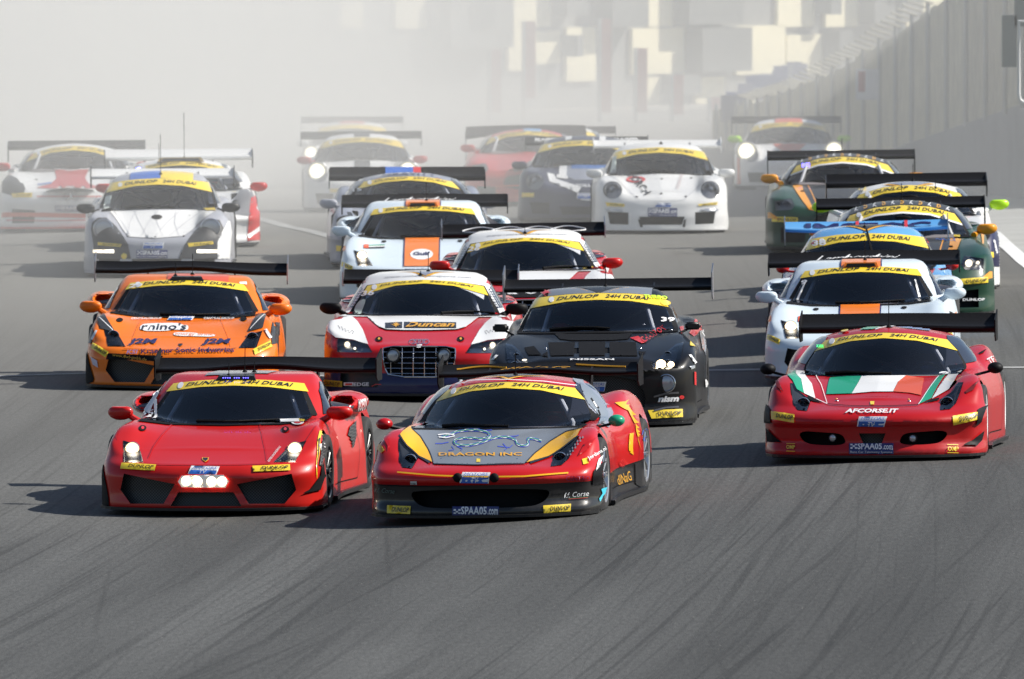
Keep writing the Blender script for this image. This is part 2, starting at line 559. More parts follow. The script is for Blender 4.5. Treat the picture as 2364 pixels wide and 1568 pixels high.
# ------------------------------------------------------------------ where the cars stand
# key, nose centre px, splitter bottom px (None: hidden), px per metre at the nose, wing centre px, wing y local
PLACE = {
 'red':    (475, 1182, 268, 621, 4.2),
 'dragon': (1105, 1195, 274, 1253, 4.3),
 'italy':  (2014, 1052, 261, 2076, 4.3),
 'orange': (418, 890, 230, 439, 4.2),
 'duncan': (967, 921, 229, 994, 4.2),
 'black':  (1364, 979, 243, 1408, 4.4),
 'gulf9': (1985, 880, 228, 1999, 4.2),
 'audi26': (1221, 800, 212.5, 1212, 4.2),
 'gulf8':  (973, 697, 197, 982, 4.2),
 'grey15': (946, 610, 187, 940, 4.2),
 'blue38': (2006, 786, 219, 2004, 4.2),
 'kd12': (2092, 734, 211, 2083, 4.2),
 'white13': (2112, 662, 203.5, 2096, 4.2),
 'kd14': (1950, 573, 184, 1944, 4.2),
 'forch':  (1528, 533, 171, 1518, 4.2),
 'navy16': (1342, 507, 164, 1355, 4.2),
 'red17': (1222, 468, 150, 1216, 4.2),
 'hid17b': (1290, None, 142, 1292, 4.2),
 'strip18': (838, 484, 150, 835, 4.2),
 'hazy19': (813, 428, 127, 813, 4.2),
 'grey20': (362, 635, 188, 377, 4.2),
 'sls21': (163, 528, 169, 178, 4.3),
 'white22':(424, 562, 180, 414, 4.2),
 'lights23': (1826, 431, 137, 1816, 4.2),
}
ANCH = [(-4, 88, -.06), (0, 88, -.02), (4, 88, .05), (-12, 100, -.15), (12, 110, .28), (-14, 140, -.1), (14, 150, .3),
        (-10, 236, -1.5), (0, 236, -1.5), (8, 236, -1.45), (-12, 300, -2.7), (10, 300, -2.7), (-14, 390, -4.35), (14, 390, -4.35),
        (14, 200, -.25), (14, 175, .18), (-14, 185, -.3)]
pts = [(p.x, p.y, p.z - 0.05) for p in (at_depth(v[0], v[1], FPX / v[2]) for v in PLACE.values() if v[1])] + ANCH
pts = np.array(pts)
SX, SY = 5.0, 22.0
def _phi(r): return np.where(r > 1e-9, r * r * np.log(np.maximum(r, 1e-9)), 0)
GC_ = np.stack([pts[:, 0] / SX, pts[:, 1] / SY], 1)
_n = len(GC_)
_K = _phi(np.linalg.norm(GC_[:, None] - GC_[None], axis=2)) + np.eye(_n) * 0.03
_P = np.concatenate([np.ones((_n, 1)), GC_], 1)
_A = np.zeros((_n + 3, _n + 3)); _A[:_n, :_n] = _K; _A[:_n, _n:] = _P; _A[_n:, :_n] = _P.T
_w = np.linalg.solve(_A, np.concatenate([pts[:, 2], np.zeros(3)]))
def ground_z(x, y):
    x = np.clip(np.atleast_1d(np.asarray(x, float)), -14, 14); y = np.clip(np.atleast_1d(np.asarray(y, float)), 80, 392)
    q = np.stack([x / SX, y / SY], 1)
    return _phi(np.linalg.norm(q[:, None] - GC_[None], axis=2)) @ _w[:_n] + np.concatenate([np.ones((len(q), 1)), q], 1) @ _w[_n:]
def gz(x, y): return float(ground_z(x, y)[0])

def place(key):
    cx, yb, s, wx, wy = PLACE[key]
    D = FPX / s
    p = at_depth(cx, yb if yb else PCY, D)
    x, y = p.x, p.y
    z = gz(x, y)
    xw = (wx - PCX) / FPX * (D + wy)
    psi = -math.asin(max(-0.3, min(0.3, (xw - x) / wy)))
    R = Matrix.Rotation(psi, 4, 'Z')
    M = Matrix.Translation((x, y, z)) @ R
    w = [M @ Vector(q) for q in ((-.8, .95, 0), (.8, .95, 0), (-.8, 3.55, 0), (.8, 3.55, 0))]
    h = [gz(q.x, q.y) for q in w]
    sy = ((h[2] + h[3]) - (h[0] + h[1])) / 2 / 2.6
    sx = ((h[1] + h[3]) - (h[0] + h[2])) / 2 / 1.6
    z0 = sum(h) / 4 - sy * 2.25
    Mt = Matrix.Translation((x, y, z0)) @ R @ Matrix.Rotation(math.atan(sy), 4, 'X') @ Matrix.Rotation(-math.atan(sx * .35), 4, 'Y')
    return Mt

# ------------------------------------------------------------------ common materials
BLK = mat('satin_black', (0.014, 0.014, 0.015), 0.42, 0, 0.1, spec=.3)
CARB = mat('carbon', (0.008, 0.008, 0.009), 0.55, 0, 0.0, spec=.12, vary=0.3, scale=60)
MATT = mat('matt_black', (0.008, 0.008, 0.009), 0.7, spec=.12)
CAB = mat('cabin_dark', (0.035, 0.037, 0.045), 0.8)
RUB = mat('tyre_rubber', (0.018, 0.018, 0.018), 0.75, vary=0.25, scale=15)
CHR = mat('bright_metal', (0.75, 0.75, 0.77), 0.18, 1.0)
ALU = mat('grey_metal', (0.45, 0.45, 0.47), 0.35, 1.0)
HOUS = mat('lamp_housing', (0.10, 0.11, 0.13), 0.25, 0.5)
HOUSL = mat('lamp_housing_bright', (0.46, 0.47, 0.49), 0.22, 0.6)
GRIL = mesh_mat('grille_mesh', (0.008, 0.008, 0.009), (0.07, 0.07, 0.072), 55)
YEL = mat('banner_yellow', (0.83, 0.60, 0.03), 0.35, 0, 0.5)
TXTB = mat('print_black', (0.012, 0.012, 0.016), 0.4, 0, 0.3)
TXTW = mat('print_white', (0.80, 0.80, 0.80), 0.4, 0, 0.3)
TXTR = mat('print_red', (0.60, 0.02, 0.02), 0.4, 0, 0.3)
TXTO = mat('print_gold', (0.72, 0.36, 0.02), 0.4, 0, 0.3)
TXTBL = mat('print_blue', (0.03, 0.13, 0.50), 0.4, 0, 0.3)
NAVY = mat('print_navy', (0.012, 0.015, 0.09), 0.4, 0, 0.3)
GRN = mat('print_green', (0.01, 0.25, 0.10), 0.4, 0, 0.5)
LIT = lamp_mat('lit_lamp', (1.0, .95, .80), (1.0, .66, .25), 15, 2.6)
LITW = lamp_mat('lit_lamp_soft', (1.0, .97, .88), (1.0, .8, .5), 3.2)
LITG = lamp_mat('lit_lamp_glow', (1.0, .97, .85), (1.0, .93, .70), 4.5, 3.4)  # for oversized bulbs: the halo is painted into their fading emission
LITB = mat('lit_blue_lamp', (1, 1, 1), 0.5, emit=(0.12, 0.14, 1.0), es=9)
GLS = glass_mat('clear_cover', (0.85, 0.87, 0.9), 0.03)
WSC = glass_mat('screen_glass', (0.90, 0.92, 0.97), 0.015, 1.05)
SIDEG = mat('side_glass', (0.02, 0.022, 0.03), 0.06, 0, 0.8)
CAGE = mat('cage_paint', (0.55, 0.56, 0.58), 0.5)
SEAT = mat('seat_cloth', (0.09, 0.09, 0.10), 0.85)
DASH = mat('dash_flock', (0.16, 0.145, 0.15), 0.9)

BODY_CACHE = {}
def solid_patch(shape, poly, depth, m, front=0.12, h=0.05, back_y=None):
    V, F = fill(poly, h)
    P = shape.cast(V)
    bad = np.isnan(P[:, 0])
    if bad.any():
        P[bad] = np.stack([V[bad, 0], np.full(bad.sum(), 0.5), V[bad, 1] - KV * 0.5], 1)
    d = np.array([0, 1, -KV])
    A = P - d * front
    B = P + d * depth
    if back_y is not None: B = P + d * (back_y - P[:, 1:2])
    n = len(P)
    ed = {}
    for f in F:
        for i in range(3):
            a, b = f[i], f[(i + 1) % 3]
            if (b, a) in ed: del ed[(b, a)]
            else: ed[(a, b)] = 1
    FF = [tuple(f) for f in F] + [tuple(n + f[::-1]) for f in F]
    for a, b in ed: FF += [(b, a, n + a), (b, n + a, n + b)]
    me = np_mesh('cut', np.concatenate([A, B]), [tuple(int(q) for q in f) for f in FF], False, m)
    bm = bmesh.new(); bm.from_mesh(me); bmesh.ops.recalc_face_normals(bm, faces=bm.faces); bm.to_mesh(me); bm.free()
    return me

def boolean_all(me, groups):
    """groups: list of lists of cutter meshes; each group is joined into one cutter"""
    o = bpy.data.objects.new('tmp', me); COL.objects.link(o)
    tmp = [o]
    SL = [me.materials[0], MATT, CAB, GRIL, HOUS, HOUSL]
    for q in SL[1:]: me.materials.append(q)
    bm = bmesh.new(); bm.from_mesh(me); bad = sum(1 for e in bm.edges if not e.is_manifold); bm.free()
    for gi, g in enumerate(groups):
        bm = bmesh.new()
        for c in g:
            k = len(bm.faces); idx = SL.index(c.materials[0]); bm.from_mesh(c); bm.faces.ensure_lookup_table()
            for i in range(k, len(bm.faces)): bm.faces[i].material_index = idx
        cm = bpy.data.meshes.new('c'); bm.to_mesh(cm); bm.free()
        for q in SL: cm.materials.append(q)
        co = bpy.data.objects.new('tmpc', cm); COL.objects.link(co); tmp.append(co)
        md = o.modifiers.new('b', 'BOOLEAN'); md.operation = 'DIFFERENCE'; md.object = co
        md.solver = 'EXACT' if bad else 'MANIFOLD'
        md.material_mode = 'INDEX'
    dg = bpy.context.evaluated_depsgraph_get(); dg.update()
    ev = o.evaluated_get(dg)
    res = bpy.data.meshes.new_from_object(ev, depsgraph=dg)
    for t in tmp: bpy.data.objects.remove(t)
    if bad: print('non manifold', bad)
    return res

def body_mesh(tname, T, h):
    key = (tname, h)
    if key in BODY_CACHE: return BODY_CACHE[key]
    sh = T['shape']
    V, Q = sh.nets(h)
    PB = mat('body_base', (0.5, 0.5, 0.5))
    me = np_mesh('body', V, Q, True, PB)
    g1 = []
    yF, yR = T['wheels']; rr = T.get('arch', 0.350)
    for y in (yF, yR):
        for s in (-1, 1):
            mb = MB(); mb.lathe([(0.0, 0.0), (0.0, rr), (0.75, rr), (0.75, 0.0)], 40)
            V2 = [((0.63 + v[0]) * s, y + v[1], 0.335 + v[2]) for v in mb.V]
            mb.V = V2
            g1.append(mb.mesh('c', False, MATT))
    def bx(x0, x1, y0, y1, z0, z1):
        return MB().box(((x0 + x1) / 2, (y0 + y1) / 2, (z0 + z1) / 2), (x1 - x0, y1 - y0, z1 - z0)).mesh('c', False, CAB)
    cab = T.get('cabin')
    groups = []
    if cab:
        yb0, zt = cab
        g1.append(bx(-.56, .56, 1.45, yb0, .16, .55))
        groups = [g1, [bx(-.60, .60, 1.75, yb0 - .02, .40, zt)], [solid_patch(sh, T['screen'], 0, CAB, front=.06, h=.1, back_y=yb0 + .05)]]
    else:
        groups = [g1]
    pk = [solid_patch(sh, p, d, mm) for p, d, mm in T.get('pockets', [])]
    if pk: groups.append(pk)
    me2 = boolean_all(me, groups)
    if len(me2.polygons) < len(me.polygons) * 0.5: print('BOOLEAN FAILED', tname, len(me2.polygons)); 
    me2.polygons.foreach_set('use_smooth', np.ones(len(me2.polygons), dtype=bool))
    me2.set_sharp_from_angle(angle=math.radians(42))
    BODY_CACHE[key] = me2
    return me2

WHEELS = {}
def wheel_meshes(style):
    if style in WHEELS: return WHEELS[style]
    t = MB(); t.lathe([(-.15, .23), (-.158, .25), (-.158, .30), (-.145, .325), (-.12, .335), (.12, .335), (.145, .325), (.158, .30), (.158, .25), (.15, .23)], 40)
    tm = t.mesh('tyre', True, RUB, sharp=30)
    r = MB(); r.lathe([(.150, .242), (.156, .238), (.150, .225), (.06, .205), (-.14, .205), (-.14, .0)], 36)
    n = {'multi': 10, 'five': 5, 'mesh': 14}[style]
    for k in range(n):
        a = 2 * math.pi * k / n
        for da in ((-.07, .07) if style != 'five' else (-.12, .12)):
            p0 = (.125, .05 * math.cos(a), .05 * math.sin(a)); p1 = (.138, .215 * math.cos(a + da), .215 * math.sin(a + da))
            r.tube([p0, p1], .0095, 5)
    r.lathe([(.06, .0), (.13, .0), (.13, .05), (.115, .06), (.06, .06)], 16)
    r.lathe([(.13, 0.0), (.155, .0), (.155, .025), (.13, .03)], 10)
    rm = r.mesh('rim', True, ALU, sharp=35)
    WHEELS[style] = (tm, rm)
    return WHEELS[style]

RIMM = {'silver': mat('rim_silver', (0.55, 0.56, 0.58), 0.28, 0.85), 'black': mat('rim_black', (0.02, 0.02, 0.021), 0.3, 0.3, 0.5),
        'white': mat('rim_white', (0.7, 0.7, 0.7), 0.35), 'gold': mat('rim_gold', (0.35, 0.2, 0.06), 0.3, 0.8)}

def islands(F, P):
    """connected pieces of a triangle list, slivers dropped"""
    par = {}
    def find(a):
        while par[a] != a: par[a] = par[par[a]]; a = par[a]
        return a
    for f in F:
        for v in f: par.setdefault(int(v), int(v))
        a = find(int(f[0]))
        for v in f[1:]:
            b = find(int(v))
            if a != b: par[b] = a
    gr = {}
    for f in F: gr.setdefault(find(int(f[0])), []).append(f)
    ar = lambda G: sum(np.linalg.norm(np.cross(P[f[1]] - P[f[0]], P[f[2]] - P[f[0]])) for f in G)
    L = [(ar(G), np.array(G)) for G in gr.values()]
    if len(L) == 1: return [L[0][1]]
    t = max(a for a, _ in L)
    return [G for a, G in L if a > .2 * t]

def finer(V, F):
    """split every triangle in four so that print follows the curve of the panel"""
    E = {}; V = [tuple(v) for v in V]; out = []
    def mid(a, b):
        k = (min(a, b), max(a, b))
        if k not in E: V.append(((V[a][0] + V[b][0]) / 2, (V[a][1] + V[b][1]) / 2)); E[k] = len(V) - 1
        return E[k]
    for a, b, c in F:
        a, b, c = int(a), int(b), int(c); ab, bc, ca = mid(a, b), mid(b, c), mid(c, a)
        out += [(a, ab, ca), (ab, b, bc), (ca, bc, c), (ab, bc, ca)]
    return np.array(V), np.array(out)

class Car:
    lift = 0.004
    def __init__(s, key, label, tname, col, h=0.025, group='race cars charging down the track', cat='race car', name='race_car'):
        s.key = key; s.T = TYPES[tname]; s.sh = s.T['shape']; s.M = place(key); s.Mi = s.M.inverted()
        s.root = empty(name, label, cat, s.M, group)
        s.col = col; s.D = FPX / PLACE[key][2]
        me = body_mesh(tname, s.T, h)
        b = bpy.data.objects.new('body', me); COL.objects.link(b); b.parent = s.root
        b.material_slots[0].link = 'OBJECT'; b.material_slots[0].material = col
        s.body = b
        s.MiR = np.array(s.Mi.to_3x3()); s.MiT = np.array(s.Mi.translation)
        s.lay = {}
    # ---- coordinates
    def px_hit(s, pts):
        pts = list(pts)
        o = np.array(s.Mi @ Vector((0, 0, CAMH)))
        O = np.tile(o, (len(pts), 1))
        D = np.array([np.array(s.MiR @ np.array(ray(a, b))) for a, b in pts])
        D /= np.linalg.norm(D, axis=1)[:, None]
        t0 = (-0.4 - O[:, 1]) / D[:, 1]
        O2 = O + D * t0[:, None]
        P = s.sh.trace(O2, D)
        bad = np.isnan(P[:, 0])
        if bad.any():
            P[bad] = O2[bad] + D[bad] * ((0.8 + 0.4) / D[bad, 1])[:, None]
        return P, bad
    def uv(s, pts):
        P, _ = s.px_hit(pts)
        return [(p[0], p[2] + KV * p[1]) for p in P]
    # ---- thin things lying on the body
    def patch(s, name, poly, m, mode='px', off=0.004, h=0.035, parent=None, jump=0.3):
        if mode == 'px': poly = s.uv(poly); mode = 'front'
        if h == .06: h = .035
        V, F = fill(poly, h)
        if not len(F): return None
        P = s.sh.cast(V, mode)
        for _ in range(2 if s.D < 150 else 0):             # refine where the surface turns away from the casting direction
            e = np.concatenate([np.linalg.norm(P[F[:, i]] - P[F[:, (i + 1) % 3]], axis=1) for i in range(3)])
            e = e[~np.isnan(e)]; e = e[e < jump]
            if not len(e) or np.percentile(e, 85) < .052 or h < .011: break
            h *= .5; V, F = fill(poly, h); P = s.sh.cast(V, mode)
        return s._emit(name, P, F, m, off, parent, jump, mode == 'left')
    def _emit(s, name, P, F, m, off, parent, jump, flip=False, smooth=True):
        ok = ~np.isnan(P[:, 0])
        F = F[ok[F].all(1)]
        if not len(F): return None
        e = np.max([np.linalg.norm(P[F[:, i]] - P[F[:, (i + 1) % 3]], axis=1) for i in range(3)], axis=0)
        F = F[e < jump]
        if not len(F): return None
        g = s.sh.grad(np.where(ok[:, None], P, 0.0)); N = g / np.maximum(np.linalg.norm(g, axis=1), 1e-6)[:, None]
        P = P + N * (off + s.lift + (0 if smooth else .002))
        if flip: F = F[:, ::-1]
        first = None
        for G_ in (islands(F, P) if smooth else [F]):
            used = np.unique(G_); mp = np.full(len(P), -1); mp[used] = np.arange(len(used))
            o = link(name, np_mesh(name, P[used], mp[G_], smooth, m), parent or s.root)
            first = first or o
        return first
    def ring(s, name, outer, inner, m, mode='front', off=0.005, n=80, k=3, close=True, parent=None):
        def samp(poly):
            B = np.array(poly + ([poly[0]] if close else []), float)
            L = np.concatenate([[0], np.cumsum(np.linalg.norm(np.diff(B, axis=0), axis=1))])
            t = np.linspace(0, L[-1], n)
            return np.stack([np.interp(t, L, B[:, 0]), np.interp(t, L, B[:, 1])], 1)
        if mode == 'px': outer = s.uv(outer); inner = s.uv(inner); mode = 'front'
        A = samp(list(outer)); B = samp(list(inner))
        V = np.concatenate([A + (B - A) * j / k for j in range(k + 1)])
        F = []
        for j in range(k):
            for i in range(n - 1):
                a = j * n + i; F += [(a, a + 1, a + n + 1), (a, a + n + 1, a + n)]
        return s._emit(name, s.sh.cast(V, mode), np.array(F), m, off, parent, 0.3)
    def band(s, name, top, bot, m, mode='front', off=0.006, n=48, k=4, parent=None):
        return s.ring(name, bot, top, m, mode, off, n, k, close=False, parent=parent)
    def text(s, body, p0, p1, hgt, m, mode='px', sag=0.0, bold=0.012, shear=0.0, off=0.007, name='lettering', parent=None, up=None, res=2):
        V, F, asp = text_mesh(body, bold, shear, res)
        p0 = np.array(p0, float); p1 = np.array(p1, float); d = p1 - p0
        sgn = -1 if mode == 'px' else 1
        if up is None: nrm = np.array([-d[1], d[0]]) / np.linalg.norm(d) * (1 if mode != 'px' else -1)
        else: nrm = np.array(up, float)
        if mode == 'px' and nrm[1] > 0 and up is None: nrm = -nrm
        if mode != 'px' and nrm[1] < 0 and up is None: nrm = -nrm
        a = V[:, :1]; b = V[:, 1:]
        Q = p0 + d * a + nrm * (b * hgt) + np.array([0, sgn]) * (sag * 4 * a * (1 - a))
        if mode == 'px': P, bad = s.px_hit(Q); P = P.copy(); P[bad] = np.nan
        else: P = s.sh.cast(Q, mode)
        return s._emit(name, P, F, m, off, parent, 0.2, mode == 'left', smooth=False)
    # ---- standard equipment
    def equip(s, wheels='multi', rim='black', side_col=None, splitter=BLK, screen_ring=MATT, banner=YEL, drv=None, num=None, num_at='tl', detail=True, side_windows=True, sill=True, pillar=None, wiper=True, banner_text=True, interior=True, lower=None):
        T = s.T; r = s.root
        # splitter, the flat board under the nose
        w = T['splitw']; xs = np.linspace(-w, w, 33)
        fr = [(float(x), float(s.sh.plan(abs(x)) - T.get('splito', 0.05) - 0.0)) for x in xs]
        back = [(w - .02, 0.95), (-w + .02, 0.95)]
        MB().prism(fr + back, 0.045, 0.068, 'z').obj('splitter', splitter, r)
        # wheels
        tm, rm = wheel_meshes(wheels)
        for y in T['wheels']:
            for sx in (-1, 1):
                wh = bpy.data.objects.new('wheel', None); COL.objects.link(wh); wh.parent = r
                wh.location = (sx * (T['track'] - (.20 if y < 2 else .165)), y, .325); wh.scale = (1, .97, .97)
                if sx < 0: wh.rotation_euler = (0, 0, math.pi)
                link('tyre', tm, wh)
                q = link('rim', rm, wh); q.material_slots[0].link = 'OBJECT'; q.material_slots[0].material = RIMM[rim]
        if sill:
            y0, y1 = T['wheels'][0] + .40, T['wheels'][1] - .40
            for sx in (-1, 1):
                ys = np.linspace(y0, y1, 9)
                MB().prism([(float(sx * (s.sh.wy(y) + .035)), float(y)) for y in ys] + [(sx * .7, y1), (sx * .7, y0)], .05, .085, 'z').obj('side_skirt', BLK, r)
        # greenhouse
        sc = T['screen']
        if pillar: s.ring('windscreen_frame', T['pillar'], sc, pillar, off=.003)
        s.ring('screen_border', T['frit'], sc, screen_ring, off=.005, n=110)
        s.patch('windscreen', sc, WSC, 'front', off=.006, h=.08)
        if banner:
            bt, bb = T['banner']
            bo = s.band('sun_strip', bt, bb, banner, off=.009)
            if banner_text:
                (xa, va), (xb, vb) = bb[0], bb[-1]
                # centre line of the strip as a gentle arc
                mt = bt[len(bt) // 2][1]; mb_ = bb[len(bb) // 2][1]
                hh = (mt - mb_) * 0.50
                yl = (va + bt[0][1]) / 2 - hh / 2; ym = (mt + mb_) / 2 - hh / 2
                X0, X1 = T.get('btx', (-.40, .50))
                def yy(x): return ym - (ym - yl) * (x / ((abs(xa) + abs(xb)) / 2))**2
                for body, a, b in (('DUNLOP', X0, X0 + (X1 - X0) * .46), ('24H DUBAI', X0 + (X1 - X0) * .53, X1)):
                    V, F, asp = text_mesh(body, 0.018 if detail else 0.012, 0.25)
                    x = a + (b - a) * V[:, 0]; u = np.stack([x, np.array([yy(q) for q in x]) + hh * V[:, 1]], 1)
                    s._emit('lettering', s.sh.cast(u), F, TXTB, .012, bo, .2, smooth=False)
                c = [(X0 - .055 + .028 * math.cos(q), yy(X0 - .055) + hh / 2 + .028 * math.sin(q)) for q in np.linspace(0, 2 * math.pi, 14)[:-1]]
                s.patch('round_badge', c, TXTW, 'front', off=.0125, h=.05, parent=bo)
        if wiper:
            a = T['wiper']
            P = s.sh.cast(a)
            g = s.sh.grad(P); N = g / np.linalg.norm(g, axis=1)[:, None]
            P = [Vector(p + n_ * .022) for p, n_ in zip(P, N)]
            MB().tube(P, [.016, .013, .011, .009][:len(P)] if len(P) <= 4 else .012, 6).obj('wiper', MATT, r)
        if side_windows:
            for md in ('right', 'left'):
                s.patch('side_window', T['sidewin'], SIDEG, md, off=.004, h=.1)
                if detail:
                    y0, y1 = T['wheels'][0] + .50, T['wheels'][1] - .62
                    g_ = [(y0 + .02, .66), (y0, .40), (y0 + .05, .17), (y1 - .15, .15), (y1, .42), (y1 - .02, .68)]
                    s.ring('door_gap', g_, [(a + (.009 if i < 2 else (-.009 if i > 3 else 0)), b + (.009 if 1 < i < 4 else 0)) for i, (a, b) in enumerate(g_)], MATT, md, .002, 60, 1, close=False)
        if interior and T.get('cabin'):
            s.interior(drv)
    def interior(s, drv):
        T = s.T; r = s.root; yb0, zt = T['cabin']
        y = 2.0; zc = T['screen_top'] - KV * (y + .4) - .015
        sx = drv[0] if drv else 0.36
        cg = MB()
        xb = .58; xt = T.get('cagex', .46)
        for q in (-1, 1):
            cg.tube([(q * xb, 1.85, .50), (q * xb, 1.9, .72), (q * xt, 2.15, zc - .01), (q * xt, 2.62, zc - .03), (q * xb, 2.72, .5)], .021, 8)
        cg.tube([(-xt, 2.62, zc - .03), (xt, 2.62, zc - .03)], .02, 8)
        cg.tube([(-xt, 2.62, zc - .04), (xb, 2.74, .5)], .02, 8)
        cg.tube([(xt, 2.64, zc - .04), (-xb, 2.76, .5)], .02, 8)
        cg.obj('roll_cage', CAGE, r, smooth=True)
        zd = T['screen_bot'] - KV * 1.7 + .0
        MB().prism([(1.56, zd - .12), (1.62, zd - .01), (1.80, zd + .012), (1.9, zd - .02), (1.92, zd - .14)], -.56, .56, 'x').obj('dashboard', DASH, r)
        st = MB(); st.prism([(2.50, .2), (2.58, .5), (2.68, zc - .07), (2.76, zc - .07), (2.74, .2)], sx - .2, sx + .2, 'x')
        st.prism([(2.42, zc - .22), (2.46, zc - .08), (2.68, zc - .06), (2.68, zc - .22)], sx - .21, sx - .17, 'x')
        st.prism([(2.42, zc - .22), (2.46, zc - .08), (2.68, zc - .06), (2.68, zc - .22)], sx + .17, sx + .21, 'x')
        st.obj('race_seat', SEAT, r)
        sw = MB()
        R = Matrix.Rotation(math.radians(-20), 3, 'X')
        sw.tube([Vector((sx, 2.02, zd - .02)) + R @ Vector((.15 * math.cos(a), 0, .13 * math.sin(a))) for a in np.linspace(0, 2 * math.pi, 21)], .014, 6, caps=False)
        sw.tube([(sx, 1.85, zd - .04), (sx, 2.02, zd - .02)], .03, 8)
        sw.obj('steering_wheel', MATT, r, smooth=True)
        # interior mirror / camera pod
        MB().ell((0.0, 1.98, zc - .02), (.10, .02, .03), 10, 6).obj('rear_view_mirror', MATT, r, smooth=True)
        if drv and len(drv) > 1:
            make_driver(s, sx, zc, zd, drv[1], drv[2], drv[3])
    def headlight(s, poly, lamps, lit=(), m=None, cover=True, r_=0.05, litm=None):
        """poly uv outline (pocket already cut); lamps: (u, v, r)"""
        P = s.sh.cast([(a, b) for a, b, _ in lamps])
        d = np.array([0, 1, -KV])
        root = None
        for (u, v, rr), p in zip(lamps, P):
            if np.isnan(p[0]): continue
            c = p + d * .055
            hl = MB(); hl.lathe([(.02, 0.0), (.018, rr * .5), (-.0, rr * .85), (-.02, rr), (-.012, rr * 1.06), (.02, rr * 1.06)], 20, c, 'y')
            o_ = hl.obj('headlight' if root is None else 'reflector', CHR, root or s.root, smooth=True)
            root = root or o_
        if root is None: return
        for i, ((u, v, rr), p) in enumerate(zip(lamps, P)):
            if np.isnan(p[0]): continue
            c = p + d * .05
            if i in lit:
                MB().ell(c + d * -.01, (rr * 1.0, rr * .95, rr * 1.0), 20, 14).obj('bulb', litm or LIT, root, smooth=True)
            else:
                MB().ell(c, (rr * .55, .03, rr * .55), 12, 6).obj('projector_lens', HOUSL if rr > .09 else (GLS if rr > .05 else MATT), root, smooth=True)
        if cover: s.patch('lens_cover', poly, GLS, 'front', off=.001, h=.08, parent=root)
        return root
    def mirrors(s, kind, m, at=None, arm=None, sides=(-1, 1)):
        x, y, z = at or s.T['mirror']
        for q in sides:
            R = Matrix.Rotation(q * math.radians(12), 3, 'Z')
            if kind == 'slab':
                mb = MB(); mb.ell((q * x, y, z), (.118, .07, .070), 14, 10, R)
                mb.V = [(v[0], max(v[1], y - .06), min(v[2], z + .05)) for v in mb.V]
            elif kind == 'round':
                mb = MB(); mb.ell((q * x, y, z), (.072, .075, .052), 14, 10, R)
            else:
                mb = MB(); mb.box((q * x, y, z), (.15, .07, .075), R)
                mb.V = [(v[0], v[1], v[2]) for v in mb.V]
            me = mb.mesh('wing_mirror', True, m)
            if kind == 'box':
                bm = bmesh.new(); bm.from_mesh(me)
                bmesh.ops.bevel(bm, geom=bm.edges[:], offset=.018, segments=3, affect='EDGES')
                bm.to_mesh(me); bm.free(); me.polygons.foreach_set('use_smooth', np.ones(len(me.polygons), dtype=bool))
            o = link('wing_mirror', me, s.root)
            ax, ay, az = s.T['mirror_foot']
            th = {'slab': .028, 'round': .012, 'box': .012}[kind]
            MB().tube([(q * (x - .07), y, z - .02), (q * (x - .11), y, z - .05), (q * ax, ay, az)] if kind == 'slab' else [(q * (x - .05), y, z - .03), (q * ax, ay, az)], [th, th, th * 1.3] if kind == 'slab' else th, 8).obj('mirror_arm', arm or m, o, smooth=True)
    def wing(s, m=None, z=1.06, y=4.25, span=1.9, chord=.32, rise=.075, hump=0.0, droop=0.0, endz=(-.14, .02), endm=None, bow=0.0, mesh_only=False):
        m = m or CARB
        n = 29
        prof = [(0, 0), (.02, .012), (.08, .018), (.2, .018), (.45, .02), (.75, .04), (.97, .082), (1.0, .09), (1.0, .082), (.75, .018), (.45, -.022), (.2, -.03), (.05, -.018)]
        k = len(prof); V = []; F = []
        def off(u):
            a = abs(u)
            hz = hump * (0.5 + 0.5 * math.cos(min(1, a / .75) * math.pi)) 
            return hz - droop * a * a, bow * a * a
        s.wfun = lambda u, t: (u * span / 2, y - chord / 2 + t * chord + off(u)[1], z + off(u)[0] * (1 - .75 * t) - off(u)[1] * 0 + np.interp(t, [0, .2, .45, .75, 1], [.003, .018, .02, .04, .09]) * chord / .32 * (rise / .075) )
        for i in range(n):
            u = -1 + 2 * i / (n - 1); hz, by = off(u)
            for t, q in prof:
                V.append((u * span / 2, y - chord / 2 + t * chord + by, z + hz * (1 - .75 * t) + q * chord / .32 * (rise / .075)))
        F = [(i * k + j, (i + 1) * k + j, (i + 1) * k + (j + 1) % k, i * k + (j + 1) % k) for i in range(n - 1) for j in range(k)]
        F += [tuple(range(k)), tuple((n - 1) * k + j for j in range(k - 1, -1, -1))]
        mb = MB(); mb.add(V, F)
        w = mb.obj('rear_wing', m, s.root, smooth=True, sharp=35)
        _, by = off(1)
        for q in (-1, 1):
            e = MB(); zz = z + off(1)[0]
            e.prism([(y - chord * .62 + by, zz + endz[1]), (y - chord * .62 + by, zz + endz[0] * .6), (y - chord * .3 + by, zz + endz[0]), (y + chord * .62 + by, zz + endz[0]), (y + chord * .62 + by, zz + endz[1] + .08)],
                    q * span / 2, q * (span / 2 + .012), 'x')
            e.obj('endplate', endm or m, w)
            zb = float(s.sh.top(.45, y - .2)) - .05
            MB().prism([(y - .25, zb), (y - .02, z + .02), (y + .09, z + .05), (y + .02, zb)], q * .45 - .008, q * .45 + .008, 'x').obj('wing_strut', BLK, w)
        s.w = w
        return w
    def wing_text(s, body, u0, u1, t0, t1, m, bold=.01, shear=.2):
        V, F, asp = text_mesh(body, bold, shear)
        P = np.array([s.wfun(u0 + (u1 - u0) * a, t0 + (t1 - t0) * b) for a, b in V]); P[:, 2] += .006; P[:, 1] -= .002
        link('lettering', np_mesh('lettering', P, F, False, m), s.w)
